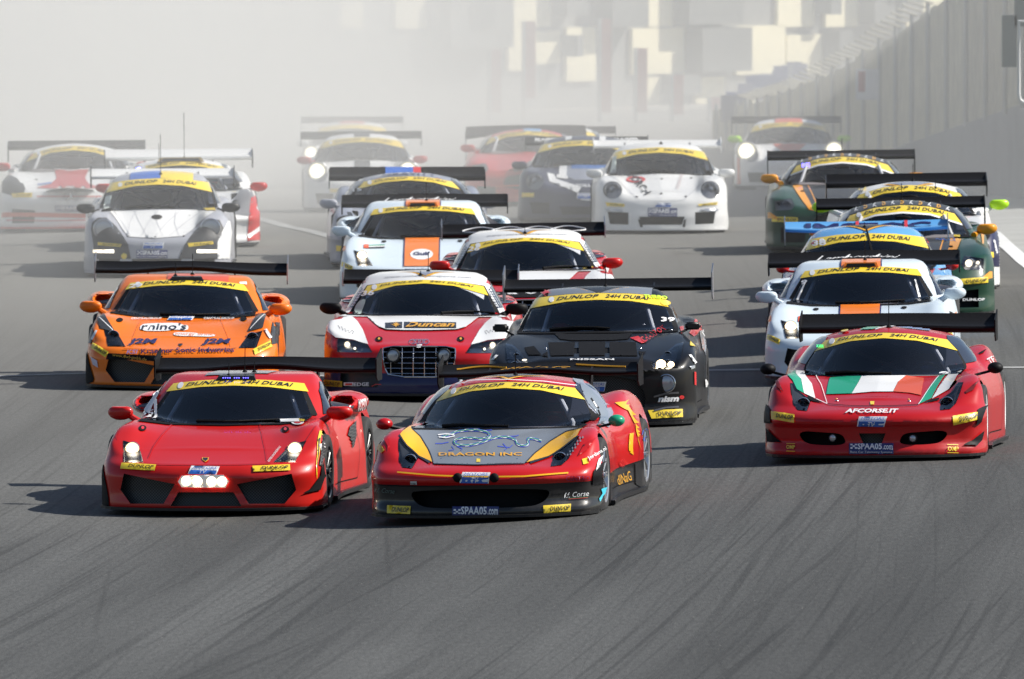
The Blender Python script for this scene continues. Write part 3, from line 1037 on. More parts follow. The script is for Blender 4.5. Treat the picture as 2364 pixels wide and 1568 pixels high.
    def wing_curve(s, pts, width, m, name='emblem_line'):
        mb = MB()
        P = [Vector(s.wfun(a, b)) + Vector((0, -.002, .006)) for a, b in pts]
        mb.tube(P, width, 5)
        mb.obj(name, m, s.w)
    def antenna(s, x, y, hh=.3, r_=.004, base=True):
        P = s.sh.cast([(x, y)], 'top')[0]
        if np.isnan(P[0]): return
        mb = MB(); mb.tube([(x, y, P[2] - .01), (x, y + .03, P[2] + hh)], r_, 5)
        if base: mb.lathe([(P[2] - .01, .03), (P[2] + .012, .022), (P[2] + .03, .008)], 10, (x, y, 0), 'z')
        mb.obj('antenna', MATT, s.root)
    def pin(s, p, m=MATT, r_=.02, mode='px'):
        P = s.px_hit([p])[0][0] if mode == 'px' else s.sh.cast([p])[0]
        if np.isnan(P[0]): return
        mb = MB(); mb.ell(P, (r_, r_, r_ * .55), 10, 6)
        mb.obj('bonnet_pin', m, s.root, smooth=True)
    # ---- stickers seen on many cars
    def plate_quad(s, name, q, m, border=None, mode='px', off=.006, parent=None):
        return s.patch(name, q, m, mode, off=off, h=.06, parent=parent)
    def quadtext(s, body, q, m, a0=.08, a1=.92, b0=.25, b1=.75, bold=.02, shear=.2, off=.012, parent=None, mode='px'):
        """q: tl, tr, br, bl"""
        V, F, asp = text_mesh(body, bold, shear)
        if s.D < 130 and len(body) < 9: V, F = finer(V, F)
        tl, tr, br, bl = [np.array(p, float) for p in q]
        a = (a0 + (a1 - a0) * V[:, :1]); b = (b0 + (b1 - b0) * V[:, 1:])
        Q = (bl * (1 - a) + br * a) * (1 - b) + (tl * (1 - a) + tr * a) * b
        if mode == 'px': P, bad = s.px_hit(Q); P = P.copy(); P[bad] = np.nan
        else: P = s.sh.cast(Q, mode)
        return s._emit('lettering', P, F, m, off, parent, .2, mode == 'left', smooth=False)
    def dunlop(s, q, mode='px'):
        p = s.patch('sponsor_sticker', q, YEL, mode, off=.006, h=.08)
        if p: s.quadtext('DUNLOP', q, TXTB, .22, .95, .25, .75, .02, .25, parent=p, mode=mode)
    def motors(s, q, mode='px'):
        p = s.patch('sponsor_sticker', q, TXTW, mode, off=.006, h=.08)
        if not p: return
        tl, tr, br, bl = [np.array(v, float) for v in q]
        ml = tl * .48 + bl * .52; mr = tr * .48 + br * .52
        e = .04
        s.patch('blue_panel', [ml + (mr - ml) * e, mr + (ml - mr) * e, br * .96 + mr * .04 + (bl - br) * e, bl * .96 + ml * .04 + (br - bl) * e], TXTBL, mode, off=.010, h=.1, parent=p)
        s.quadtext('MOTORS', q, TXTBL, .10, .92, .60, .88, .0, .1, parent=p, mode=mode)
        s.quadtext('TV', q, TXTW, .38, .62, .08, .44, .01, .1, parent=p, off=.014, mode=mode)
    def spaa(s, q, mode='px', sub=True):
        p = s.patch('telemetry_plate', q, mat('plate_navy', (0.03, 0.04, 0.16), .4, 0, .3), mode, off=.006, h=.08)
        if not p: return
        b0 = .36 if sub else .14
        s.quadtext('SPAA05', q, TXTW, .19, .74, b0, .92, .03, .0, parent=p, mode=mode)
        s.quadtext('.com', q, TXTW, .76, .98, b0, .72, .02, .0, parent=p, mode=mode)
        if sub: s.quadtext('Race Car Telemetry Systems', q, TXTW, .03, .97, .06, .27, .0, .0, parent=p, mode=mode)
        for i in range(3):
            for j in range(3):
                if (i + j) % 2 == 0:
                    tl, tr, br, bl = [np.array(v, float) for v in q]
                    def at(a, b): return (bl * (1 - a) + br * a) * (1 - b) + (tl * (1 - a) + tr * a) * b
                    a, b = .03 + .05 * i, b0 + .05 + .16 * j
                    s.patch('chequer', [at(a, b), at(a + .05, b), at(a + .05, b + .16), at(a, b + .16)], TXTW, mode, off=.011, h=.1, parent=p)

# ------------------------------------------------------------------ drivers
DRV = {}
def make_driver(car, sx, zc, zd, label, suit, helm):
    key = 'd'
    head = Vector((0, 2.46, zc - .155))
    dz = head.z
    if key not in DRV:
        V = [(0, .10, -.62), (0, .10, -.42), (0, .06, -.20), (0, .02, -.10), (0, 0, -.02),
             (-.19, .06, -.22), (-.26, -.08, -.38), (-.15, -.36, -.24), (-.14, -.42, -.20),
             (.19, .06, -.22), (.26, -.08, -.38), (.15, -.36, -.24), (.14, -.42, -.20),
             (-.10, .08, -.62), (-.14, -.36, -.42), (-.12, -.74, -.55), (-.12, -.82, -.48),
             (.10, .08, -.62), (.14, -.36, -.42), (.12, -.74, -.55), (.12, -.82, -.48)]
        E = [(0, 1), (1, 2), (2, 3), (3, 4), (2, 5), (5, 6), (6, 7), (7, 8), (2, 9), (9, 10), (10, 11), (11, 12), (0, 13), (13, 14), (14, 15), (15, 16), (0, 17), (17, 18), (18, 19), (19, 20)]
        R = [.15, .145, .15, .07, .06, .075, .05, .04, .045, .075, .05, .04, .045, .10, .075, .05, .045, .10, .075, .05, .045]
        me = bpy.data.meshes.new('sk'); me.from_pydata(V, E, [])
        o = bpy.data.objects.new('sk', me); COL.objects.link(o)
        o.modifiers.new('s', 'SKIN'); sd = o.modifiers.new('u', 'SUBSURF'); sd.levels = 1; sd.render_levels = 1
        try:
            for i, q in enumerate(R): me.skin_vertices[0].data[i].radius = (q, q)
            me.skin_vertices[0].data[0].use_root = True
        except Exception as ex: print('skin', ex)
        dg = bpy.context.evaluated_depsgraph_get(); dg.update()
        m2 = bpy.data.meshes.new_from_object(o.evaluated_get(dg), depsgraph=dg)
        bpy.data.objects.remove(o)
        m2.name = 'body'; m2.polygons.foreach_set('use_smooth', np.ones(len(m2.polygons), dtype=bool))
        if not m2.materials: m2.materials.append(suit)
        h = MB(); h.ell((0, 0, 0), (.128, .148, .138), 18, 12)
        h.V = [(v[0] * (1 - .1 * max(0, -v[2] / .138)), v[1] - .02 * max(0, -v[2] / .138), v[2] if v[2] > -.11 else -.11) for v in h.V]
        hm = h.mesh('helmet', True, TXTW)
        v = MB(); v.lathe([(-.035, .1545), (0, .1575), (.04, .1515)], 14, (0, 0, 0.012), 'z', math.radians(200), math.radians(340))
        v.V = [(q[0] * .86, q[1] * .985, q[2]) for q in v.V]
        vm = v.mesh('visor', True, MATT)
        DRV[key] = (m2, hm, vm)
    m2, hm, vm = DRV[key]
    o = bpy.data.objects.new('person', m2); COL.objects.link(o)
    o.material_slots[0].link = 'OBJECT'; o.material_slots[0].material = suit
    o.matrix_world = car.M @ Matrix.Translation((sx, head.y, dz))
    tag(o, label, 'person', 'helmeted drivers at the wheel')
    q = link('helmet', hm, o); q.material_slots[0].link = 'OBJECT'; q.material_slots[0].material = helm
    link('visor', vm, q)
# ------------------------------------------------------------------ the shapes of the cars (metres, nose at y = 0)
def sym(half):                                               # right half from bottom centre round to top centre
    return list(half) + [(-a, b) for a, b in reversed(half) if a > 1e-6]
def curve(half):                                             # left to right
    return [(-a, b) for a, b in reversed(half) if a > 1e-6] + list(half)
def mir(p): return [(-a, b) for a, b in reversed(p)]
XS = [0, .25, .45, .62, .78, .9, 1.0]
TYPES = {}

TYPES['wedge'] = dict(
    c=dict(L=4.35, zb=.055, wc=.85, cr=.05, tb=.60, kg=.045, k=.035, kf=.03, ks=.05, kj=.02,
        Xs=XS, top=[
            (0.0, [.42, .42, .415, .41, .40, .38, .34]),
            (.15, [.445, .445, .44, .44, .43, .41, .37]),
            (.40, [.505, .505, .505, .51, .51, .49, .44]),
            (.65, [.58, .58, .58, .595, .625, .62, .57]),
            (.95, [.655, .655, .66, .69, .73, .715, .665]),
            (1.3, [.70, .70, .71, .73, .75, .72, .66]),
            (1.8, [.72, .72, .73, .74, .745, .70, .62]),
            (2.4, [.72, .72, .73, .74, .745, .71, .64]),
            (3.0, [.80, .80, .80, .82, .84, .80, .70]),
            (3.4, [.84, .84, .84, .86, .88, .85, .76]),
            (3.9, [.84, .84, .84, .85, .86, .82, .76]),
            (4.3, [.80, .80, .80, .80, .80, .78, .72])],
        w=[(0, .955), (.5, .965), (.9, .975), (1.4, .94), (2.0, .92), (2.6, .96), (3.2, 1.0), (4.3, .96)],
        side=[(0, .03), (.1, .0), (.3, .0), (.45, .015), (.6, .045), (.8, .12), (1.1, .2)],
        plan=[(0, 0), (.3, .015), (.55, .07), (.75, .15), (.88, .26), (.95, .40), (1.1, .9)],
        prof=[(0, .02), (.08, 0), (.2, .015), (.33, .0), (.42, .06), (.5, .2), (.9, .5)],
        G=[(.9, .55), (1.10, .645), (1.25, .705), (2.02, 1.045), (2.3, 1.10), (2.75, 1.095), (3.2, 1.02), (4.0, .84), (4.4, .74)],
        wb=[(0, .84), (1.7, .84), (2.5, .84), (3.2, .74), (4.0, .6)],
        bumps=[(.87, 3.0, .80, .17, .55, .10, .04)], dents=[(.86, 2.60, .835, .10, .34, .042, .015)]),
    wheels=(.97, 3.53), track=1.0, cabin=(2.85, .66), splitw=.97,
    screen=sym([(0, .785), (.3, .788), (.5, .797), (.705, .826), (.575, 1.078), (.35, 1.107), (0, 1.122)]),
    frit=sym([(0, .772), (.5, .782), (.765, .815), (.575, 1.135), (.3, 1.168), (0, 1.177)]),
    banner=(curve([(0, 1.176), (.3, 1.165), (.575, 1.138)]), curve([(0, 1.118), (.3, 1.106), (.625, 1.066)])), btx=(-.44, .49),
    screen_top=1.12, screen_bot=.785,
    wiper=[(-.25, .80), (.0, .795), (.12, .798), (.45, .812)],
    sidewin=[(1.95, .76), (2.25, .95), (2.5, 1.02), (2.62, 1.0), (2.55, .78), (2.3, .76)],
    mirror=(.965, 1.62, .80), mirror_foot=(.78, 1.62, .70),
    lamp=[(-.80, .650), (-.665, .612), (-.568, .462), (-.745, .466)],
)
TYPES['wedge']['pockets'] = []
for q in (lambda p: p, mir):
    T = TYPES['wedge']
    T['pockets'] += [(q([(-.765, .225), (-.67, .105), (-.37, .105), (-.27, .275), (-.73, .365)]), .10, GRIL), (q(T['lamp'][::-1]), .04, HOUS)]
TYPES['wedge']['pockets'].append(([(-.31, .085), (.31, .085), (.24, .205), (-.24, .205)], .10, GRIL))

TYPES['mid'] = dict(
    c=dict(L=4.45, zb=.055, wc=1.0, cr=.26, tb=.60, kg=.07, k=.06, kf=.06, ks=.08, kj=.03,
        Xs=XS, top=[
            (0.0, [.45, .44, .43, .40, .38, .36, .34]),
            (.25, [.48, .475, .465, .45, .45, .43, .38]),
            (.5, [.53, .525, .51, .51, .55, .53, .45]),
            (.8, [.60, .59, .58, .61, .68, .685, .62]),
            (1.1, [.66, .65, .645, .67, .73, .735, .67]),
            (1.4, [.70, .69, .69, .705, .735, .70, .60]),
            (1.9, [.71, .71, .71, .72, .73, .70, .62]),
            (2.5, [.74, .74, .74, .74, .74, .72, .66]),
            (3.0, [.80, .80, .80, .82, .85, .85, .76]),
            (3.4, [.84, .84, .84, .86, .90, .90, .80]),
            (3.9, [.84, .84, .84, .85, .88, .86, .76]),
            (4.4, [.80, .80, .80, .80, .80, .78, .72])],
        w=[(0, .98), (.9, .99), (1.4, .96), (2, .94), (2.6, .98), (3.2, 1.02), (4.4, .97)],
        side=[(0, .02), (.1, .0), (.4, .0), (.55, .02), (.7, .07), (.9, .15), (1.1, .2)],
        plan=[(0, 0), (.3, .02), (.55, .085), (.75, .20), (.88, .29), (.96, .44), (1.1, .95)],
        prof=[(0, 0), (.1, 0), (.18, .05), (.30, .04), (.36, .0), (.42, .04), (.5, .2), (.9, .5)],
        G=[(.9, .55), (1.1, .635), (1.27, .705), (2.02, 1.055), (2.3, 1.10), (2.65, 1.10), (3.2, 1.0), (4.0, .84), (4.4, .76)],
        wb=[(0, .85), (1.7, .85), (2.5, .84), (3.2, .72), (4.0, .6)]),
    wheels=(.98, 3.63), track=1.01, cabin=(2.85, .66), splitw=.97,
    screen=sym([(0, .787), (.4, .79), (.725, .802), (.70, .90), (.625, 1.032), (.3, 1.108), (0, 1.132)]),
    frit=sym([(0, .775), (.5, .78), (.785, .79), (.76, .90), (.66, 1.035), (.555, 1.12), (.25, 1.175), (0, 1.186)]),
    banner=(curve([(0, 1.178), (.25, 1.168), (.545, 1.12)]), curve([(0, 1.128), (.3, 1.105), (.64, 1.02)])), btx=(-.42, .47),
    screen_top=1.13, screen_bot=.787,
    wiper=[(-.5, .80), (-.3, .815), (-.1, .80), (.1, .795)],
    sidewin=[(1.85, .77), (2.2, .95), (2.5, 1.02), (2.75, 1.0), (2.68, .86), (2.45, .79)],
    mirror=(1.0, 1.55, .755), mirror_foot=(.80, 1.45, .70),
    lamp=[(-.772, .722), (-.72, .722), (-.685, .645), (-.575, .565), (-.592, .465), (-.675, .475), (-.722, .528), (-.752, .63)],
    cagex=.42)
TYPES['mid']['pockets'] = [(q(TYPES['mid']['lamp'][::-1]),   .03, HOUS) for q in (lambda p: p, mir)]
# the two front cars have different lower openings: a copy of the type each
import copy as _cp
def variant(src, dst, pockets=(), **k):
    T = dict(TYPES[src]); T['c'] = dict(T['c']); T['c'].update(k.pop('c', {})); T['pockets'] = list(T['pockets']) + list(pockets) if k.pop('keep', True) else list(pockets)
    T.update(k); TYPES[dst] = T
def CU(cx, yb, k):                                           # reader for a reference crop: px -> (u, v)
    return lambda pts: [((x - cx) / k, (yb - y) / k + .05) for x, y in pts]
_c = CU(1090, 1310, 949)
smile = smooth_poly(_c([(870, 1207), (620, 1205), (500, 1180), (450, 1080), (700, 1098), (800, 1105), (850, 1130)]), 2)
variant('mid', 'mid_italy', frit=sym([(0, .777), (.5, .781), (.748, .792), (.722, .90), (.64, 1.035), (.55, 1.12), (.25, 1.175), (0, 1.186)]), pockets=[(smile, .14, MATT), (mir(smile), .14, MATT), (_c([(1015, 1200), (1165, 1200), (1200, 1108), (975, 1108)]), .12, GRIL)])
mouth = smooth_poly([(-.60, .245), (-.53, .155), (-.38, .125), (.38, .125), (.53, .155), (.60, .245), (.55, .285), (-.55, .285)], 2)
variant('mid', 'mid_dragon', [(mouth, .16, MATT)])

TYPES['frame'] = dict(
    c=dict(L=4.45, zb=.055, wc=.85, cr=.12, tb=.58, kg=.06, k=.05, kf=.05, ks=.05, kj=.03,
        Xs=XS, top=[
            (0.0, [.53, .53, .51, .48, .46, .45, .43]),
            (.25, [.58, .575, .565, .55, .55, .55, .52]),
            (.6, [.655, .655, .65, .65, .665, .665, .635]),
            (1.0, [.735, .735, .735, .745, .775, .775, .74]),
            (1.4, [.79, .785, .78, .79, .80, .78, .73]),
            (2.0, [.79, .79, .79, .79, .80, .78, .72]),
            (2.6, [.82, .82, .82, .82, .83, .80, .74]),
            (3.2, [.88, .88, .88, .88, .90, .90, .83]),
            (3.8, [.90, .90, .90, .90, .91, .88, .80]),
            (4.4, [.84, .84, .84, .84, .84, .80, .74])],
        w=[(0, .97), (.5, .975), (.9, .98), (1.4, .93), (2, .92), (2.6, .96), (3.2, .99), (4.4, .96)],
        side=[(0, .02), (.1, .0), (.55, .0), (.7, .02), (.9, .1), (1.1, .2)],
        plan=[(0, 0), (.3, .02), (.55, .07), (.75, .16), (.88, .27), (.98, .48), (1.1, .9)],
        prof=[(0, 0), (.15, .0), (.3, .03), (.4, .02), (.5, .05), (.6, .2), (.9, .5)],
        G=[(.9, .55), (1.2, .70), (1.36, .80), (2.05, 1.12), (2.35, 1.195), (2.8, 1.195), (3.4, 1.08), (4.2, .9), (4.45, .82)],
        wb=[(0, .85), (1.7, .85), (2.5, .85), (3.2, .76), (4.2, .66)]),
    wheels=(.97, 3.62), track=1.0, cabin=(2.95, .74), splitw=.97,
    screen=sym([(0, .882), (.4, .88), (.735, .884), (.628, 1.105), (.3, 1.188), (0, 1.21)]),
    frit=sym([(0, .868), (.5, .866), (.79, .87), (.60, 1.195), (.3, 1.235), (0, 1.248)]),
    banner=(curve([(0, 1.243), (.3, 1.232), (.59, 1.185)]), curve([(0, 1.206), (.3, 1.183), (.64, 1.09)])), btx=(-.46, .49),
    screen_top=1.21, screen_bot=.882,
    wiper=[(.18, .885), (.35, .905), (.5, .91), (.72, .893)],
    sidewin=[(1.95, .84), (2.25, 1.02), (2.65, 1.10), (3.05, 1.05), (3.2, .88), (2.7, .85)],
    mirror=(.95, 1.60, .865), mirror_foot=(.80, 1.50, .79), lamp=None)
_c = CU(1180, 1500, 1041)
TYPES['frame']['lamp'] = _c([(308, 897), (470, 918), (635, 962), (690, 1048), (560, 1050), (312, 1046)])
fgr = smooth_poly(_c([(870, 1308), (1490, 1308), (1545, 1200), (1562, 1060), (1555, 992), (1180, 985), (805, 992), (798, 1060), (815, 1200)]), 1)
FGRILLE = fgr
TYPES['frame']['pockets'] = [(fgr, .12, MATT)] + [(q(TYPES['frame']['lamp'][::-1]), .07, HOUSL) for q in (lambda p: p, mir)] + \
    [(q([(-.80, .13), (-.42, .13), (-.37, .27), (-.80, .30)]), .1, GRIL) for q in (lambda p: p, mir)]

TYPES['tall'] = dict(
    c=dict(L=4.65, zb=.055, wc=.75, cr=.12, tb=.55, kg=.07, k=.05, kf=.06, ks=.045, kj=.03,
        Xs=XS, top=[
            (0.0, [.64, .64, .62, .57, .52, .48, .44]),
            (.25, [.69, .69, .68, .64, .61, .60, .56]),
            (.6, [.755, .755, .755, .735, .72, .73, .70]),
            (1.0, [.815, .815, .82, .805, .80, .80, .765]),
            (1.45, [.87, .87, .87, .86, .86, .83, .77]),
            (2.0, [.90, .90, .90, .89, .88, .84, .78]),
            (2.8, [.92, .92, .92, .92, .91, .87, .80]),
            (3.4, [.94, .94, .94, .94, .95, .93, .86]),
            (4.0, [.96, .96, .96, .95, .94, .90, .84]),
            (4.6, [.94, .94, .94, .93, .90, .86, .80])],
        w=[(0, .98), (.5, .99), (1.0, .99), (1.45, .94), (2, .93), (2.8, .94), (3.5, .99), (4.6, .95)],
        side=[(0, .0), (.1, .0), (.6, .0), (.75, .02), (.9, .08), (1.3, .25)],
        plan=[(0, 0), (.3, .02), (.55, .07), (.75, .14), (.88, .23), (.98, .42), (1.1, .8)],
        prof=[(0, -.02), (.1, .0), (.25, .05), (.4, .04), (.55, .05), (.66, .12), (.9, .4)],
        G=[(1.0, .6), (1.3, .79), (1.45, .88), (2.1, 1.2), (2.5, 1.275), (3.0, 1.265), (3.7, 1.14), (4.3, 1.0), (4.6, .9)],
        wb=[(0, .86), (1.8, .86), (2.7, .86), (3.6, .76), (4.4, .66)]),
    wheels=(.97, 3.75), track=1.0, cabin=(3.05, .82), splitw=.98,
    screen=sym([(0, .967), (.5, .966), (.735, .975), (.645, 1.205), (.3, 1.262), (0, 1.277)]),
    frit=sym([(0, .95), (.5, .95), (.785, .96), (.635, 1.325), (.3, 1.348), (0, 1.356)]),
    banner=(curve([(0, 1.349), (.3, 1.341), (.62, 1.318)]), curve([(0, 1.280), (.3, 1.268), (.66, 1.213)])), btx=(-.40, .48),
    screen_top=1.277, screen_bot=.967,
    wiper=[(-.45, .98), (-.2, 1.0), (.0, .995), (.13, .985)],
    sidewin=[(2.0, .93), (2.3, 1.10), (2.75, 1.18), (3.3, 1.12), (3.5, .97), (2.8, .94)],
    mirror=(.925, 1.62, .925), mirror_foot=(.80, 1.5, .86))
_c = CU(965, 1435, 899)
TYPES['tall']['lamp'] = [(-a, b) for a, b in _c([(1745, 748), (1690, 762), (1600, 840), (1515, 900), (1500, 955), (1690, 960), (1722, 880)])]
TYPES['tall']['lamp'] = [(min(-.60 + 0, a + .04) if a > -.6 else a + .04, b) for a, b in TYPES['tall']['lamp']]
TYPES['tall']['pockets'] = [(TYPES['tall']['lamp'], .06, HOUSL), (mir(TYPES['tall']['lamp']), .06, HOUSL),
    (smooth_poly([(-.50, .16), (.50, .16), (.53, .34), (.40, .52), (-.40, .52), (-.53, .34)], 1), .13, GRIL),
    ([(-.34, .74), (.34, .74), (.38, .80), (-.38, .80)], .03, MATT)]

TYPES['round'] = dict(
    c=dict(L=4.45, zb=.055, wc=.75, cr=.20, tb=.62, kg=.08, k=.07, kf=.09, ks=.09, kj=.04,
        Xs=XS, top=[
            (0.0, [.47, .46, .46, .47, .44, .38, .32]),
            (.15, [.51, .50, .51, .56, .53, .45, .38]),
            (.35, [.565, .55, .555, .66, .64, .55, .46]),
            (.6, [.63, .61, .61, .73, .73, .68, .60]),
            (.95, [.74, .72, .71, .77, .765, .715, .65]),
            (1.3, [.79, .78, .77, .78, .77, .70, .63]),
            (2.0, [.80, .80, .80, .80, .78, .71, .62]),
            (2.6, [.80, .80, .80, .80, .80, .75, .66]),
            (3.2, [.84, .84, .84, .84, .84, .82, .72]),
            (3.8, [.82, .82, .82, .82, .82, .78, .70]),
            (4.4, [.72, .72, .72, .71, .68, .62, .58])],
        w=[(0, .90), (.8, .915), (1.4, .87), (2.0, .86), (2.7, .90), (3.3, .94), (4.4, .85)],
        side=[(0, .02), (.1, .0), (.5, .0), (.7, .04), (.9, .12), (1.2, .25)],
        plan=[(0, 0), (.3, .02), (.5, .07), (.7, .17), (.84, .32), (.92, .52), (1.1, 1.0)],
        prof=[(0, .0), (.2, .0), (.33, .03), (.42, .05), (.55, .12), (.7, .25), (.9, .5)],
        G=[(.7, .55), (.95, .705), (1.08, .79), (1.75, 1.12), (2.15, 1.2), (2.55, 1.195), (3.2, 1.06), (4.0, .82), (4.4, .68)],
        wb=[(0, .80), (1.5, .80), (2.4, .80), (3.2, .70), (4.2, .55)]),
    wheels=(.86, 3.22), track=.925, cabin=(2.9, .70), splitw=.90, arch=.345,
    screen=sym([(0, .855), (.4, .846), (.705, .822), (.64, 1.065), (.3, 1.135), (0, 1.152)]),
    frit=sym([(0, .842), (.4, .833), (.755, .808), (.625, 1.19), (.3, 1.225), (0, 1.237)]),
    banner=(curve([(0, 1.232), (.3, 1.222), (.60, 1.187)]), curve([(0, 1.153), (.3, 1.137), (.65, 1.062)])), btx=(-.42, .46),
    screen_top=1.15, screen_bot=.85,
    wiper=[(-.4, .86), (-.15, .875), (.05, .87), (.2, .86)],
    sidewin=[(1.55, .82), (1.85, 1.0), (2.3, 1.09), (2.8, 1.0), (2.9, .84), (2.4, .82)],
    mirror=(.90, 1.30, .80), mirror_foot=(.74, 1.25, .76))
lampr = [(-.66 + .128 * math.cos(a), .605 + .125 * math.sin(a)) for a in np.linspace(0, 2 * math.pi, 21)[:-1]]
TYPES['round']['lamp'] = lampr[::-1]
TYPES['round']['pockets'] = [(lampr, .05, HOUSL), (mir(lampr[::-1])[::1], .05, HOUSL),
    ([(-.27, .12), (.27, .12), (.31, .23), (-.31, .23)], .1, MATT)] + [(q([(-.70, .14), (-.45, .125), (-.45, .29), (-.73, .305)]), .1, MATT) for q in (lambda p: p, mir)]

TYPES['long'] = dict(
    c=dict(L=4.5, zb=.055, wc=.75, cr=.28, tb=.55, kg=.08, k=.06, kf=.06, ks=.06, kj=.03,
        Xs=XS, top=[
            (0.0, [.52, .52, .51, .50, .48, .46, .42]),
            (.25, [.58, .575, .57, .58, .60, .58, .52]),
            (.6, [.66, .65, .64, .67, .71, .69, .63]),
            (1.0, [.74, .73, .72, .75, .78, .75, .69]),
            (1.5, [.81, .80, .79, .80, .81, .77, .70]),
            (2.0, [.83, .82, .82, .82, .82, .78, .71]),
            (2.7, [.83, .83, .83, .83, .83, .80, .73]),
            (3.3, [.86, .86, .86, .87, .89, .88, .80]),
            (3.9, [.88, .88, .88, .88, .88, .85, .78]),
            (4.5, [.84, .84, .84, .83, .82, .78, .72])],
        w=[(0, .96), (.5, .98), (.95, .985), (1.4, .92), (2.2, .90), (2.8, .93), (3.4, .98), (4.5, .94)],
        side=[(0, .0), (.1, .0), (.5, .0), (.7, .03), (.9, .1), (1.3, .25)],
        plan=[(0, 0), (.3, .02), (.55, .07), (.75, .15), (.88, .25), (.97, .45), (1.1, .85)],
        prof=[(0, .0), (.1, .0), (.25, .03), (.4, .01), (.52, .08), (.7, .25), (.9, .4)],
        G=[(1.2, .6), (1.5, .745), (1.66, .835), (2.25, 1.13), (2.65, 1.18), (3.0, 1.17), (3.6, 1.03), (4.2, .86), (4.5, .8)],
        wb=[(0, .84), (1.9, .84), (2.7, .84), (3.4, .74), (4.4, .62)]),
    wheels=(.97, 3.52), track=.99, cabin=(3.05, .76), splitw=.97,
    screen=sym([(0, .935), (.4, .928), (.72, .92), (.635, 1.08), (.3, 1.175), (0, 1.20)]),
    frit=sym([(0, .922), (.4, .915), (.77, .905), (.60, 1.175), (.3, 1.262), (0, 1.282)]),
    banner=(curve([(0, 1.277), (.3, 1.255), (.575, 1.175)]), curve([(0, 1.205), (.3, 1.18), (.65, 1.065)])), btx=(-.42, .46),
    screen_top=1.20, screen_bot=.932,
    wiper=[(-.4, .94), (-.15, .955), (.05, .95), (.2, .94)],
    sidewin=[(2.15, .87), (2.4, 1.02), (2.7, 1.09), (3.15, 1.02), (3.3, .88), (2.8, .86)],
    mirror=(.93, 1.85, .90), mirror_foot=(.78, 1.75, .83))
lamp_l = [(-.87, .665), (-.66, .70), (-.615, .60), (-.66, .545), (-.86, .54)]
TYPES['long']['lamp'] = lamp_l
TYPES['long']['pockets'] = [(lamp_l[::-1], .05, HOUSL), (mir(lamp_l[::-1]), .05, HOUSL),
    (smooth_poly([(-.36, .27), (.36, .27), (.40, .40), (.30, .49), (-.30, .49), (-.40, .40)], 1), .1, GRIL)] + \
    [(q([(-.80, .13), (-.5, .13), (-.48, .3), (-.80, .33)]), .1, MATT) for q in (lambda p: p, mir)]
_c = CU(610, 840, 634)
gs = smooth_poly(_c([(500, 700), (720, 700), (860, 660), (905, 560), (800, 530), (420, 530), (312, 560), (345, 660)]), 1)
variant('long', 'star', [(gs, .12, MATT)] , keep=True)
TYPES['star']['pockets'] = [p for i, p in enumerate(TYPES['star']['pockets']) if i != 2]
for _t in TYPES.values(): _t['shape'] = Shape(_t['c'])
# ------------------------------------------------------------------ the ground
def ground_hit(px, py):
    o = np.array([0, 0, CAMH]); d = np.array(ray(px, py))
    t = 70.0
    for _ in range(4000):
        p = o + d * t
        if p[2] < gz(p[0], p[1]): break
        t += 0.25
        if t > 420: break
    a, b = t - .25, t
    for _ in range(12):
        m_ = (a + b) / 2; p = o + d * m_
        if p[2] < gz(p[0], p[1]): b = m_
        else: a = m_
    return o + d * b

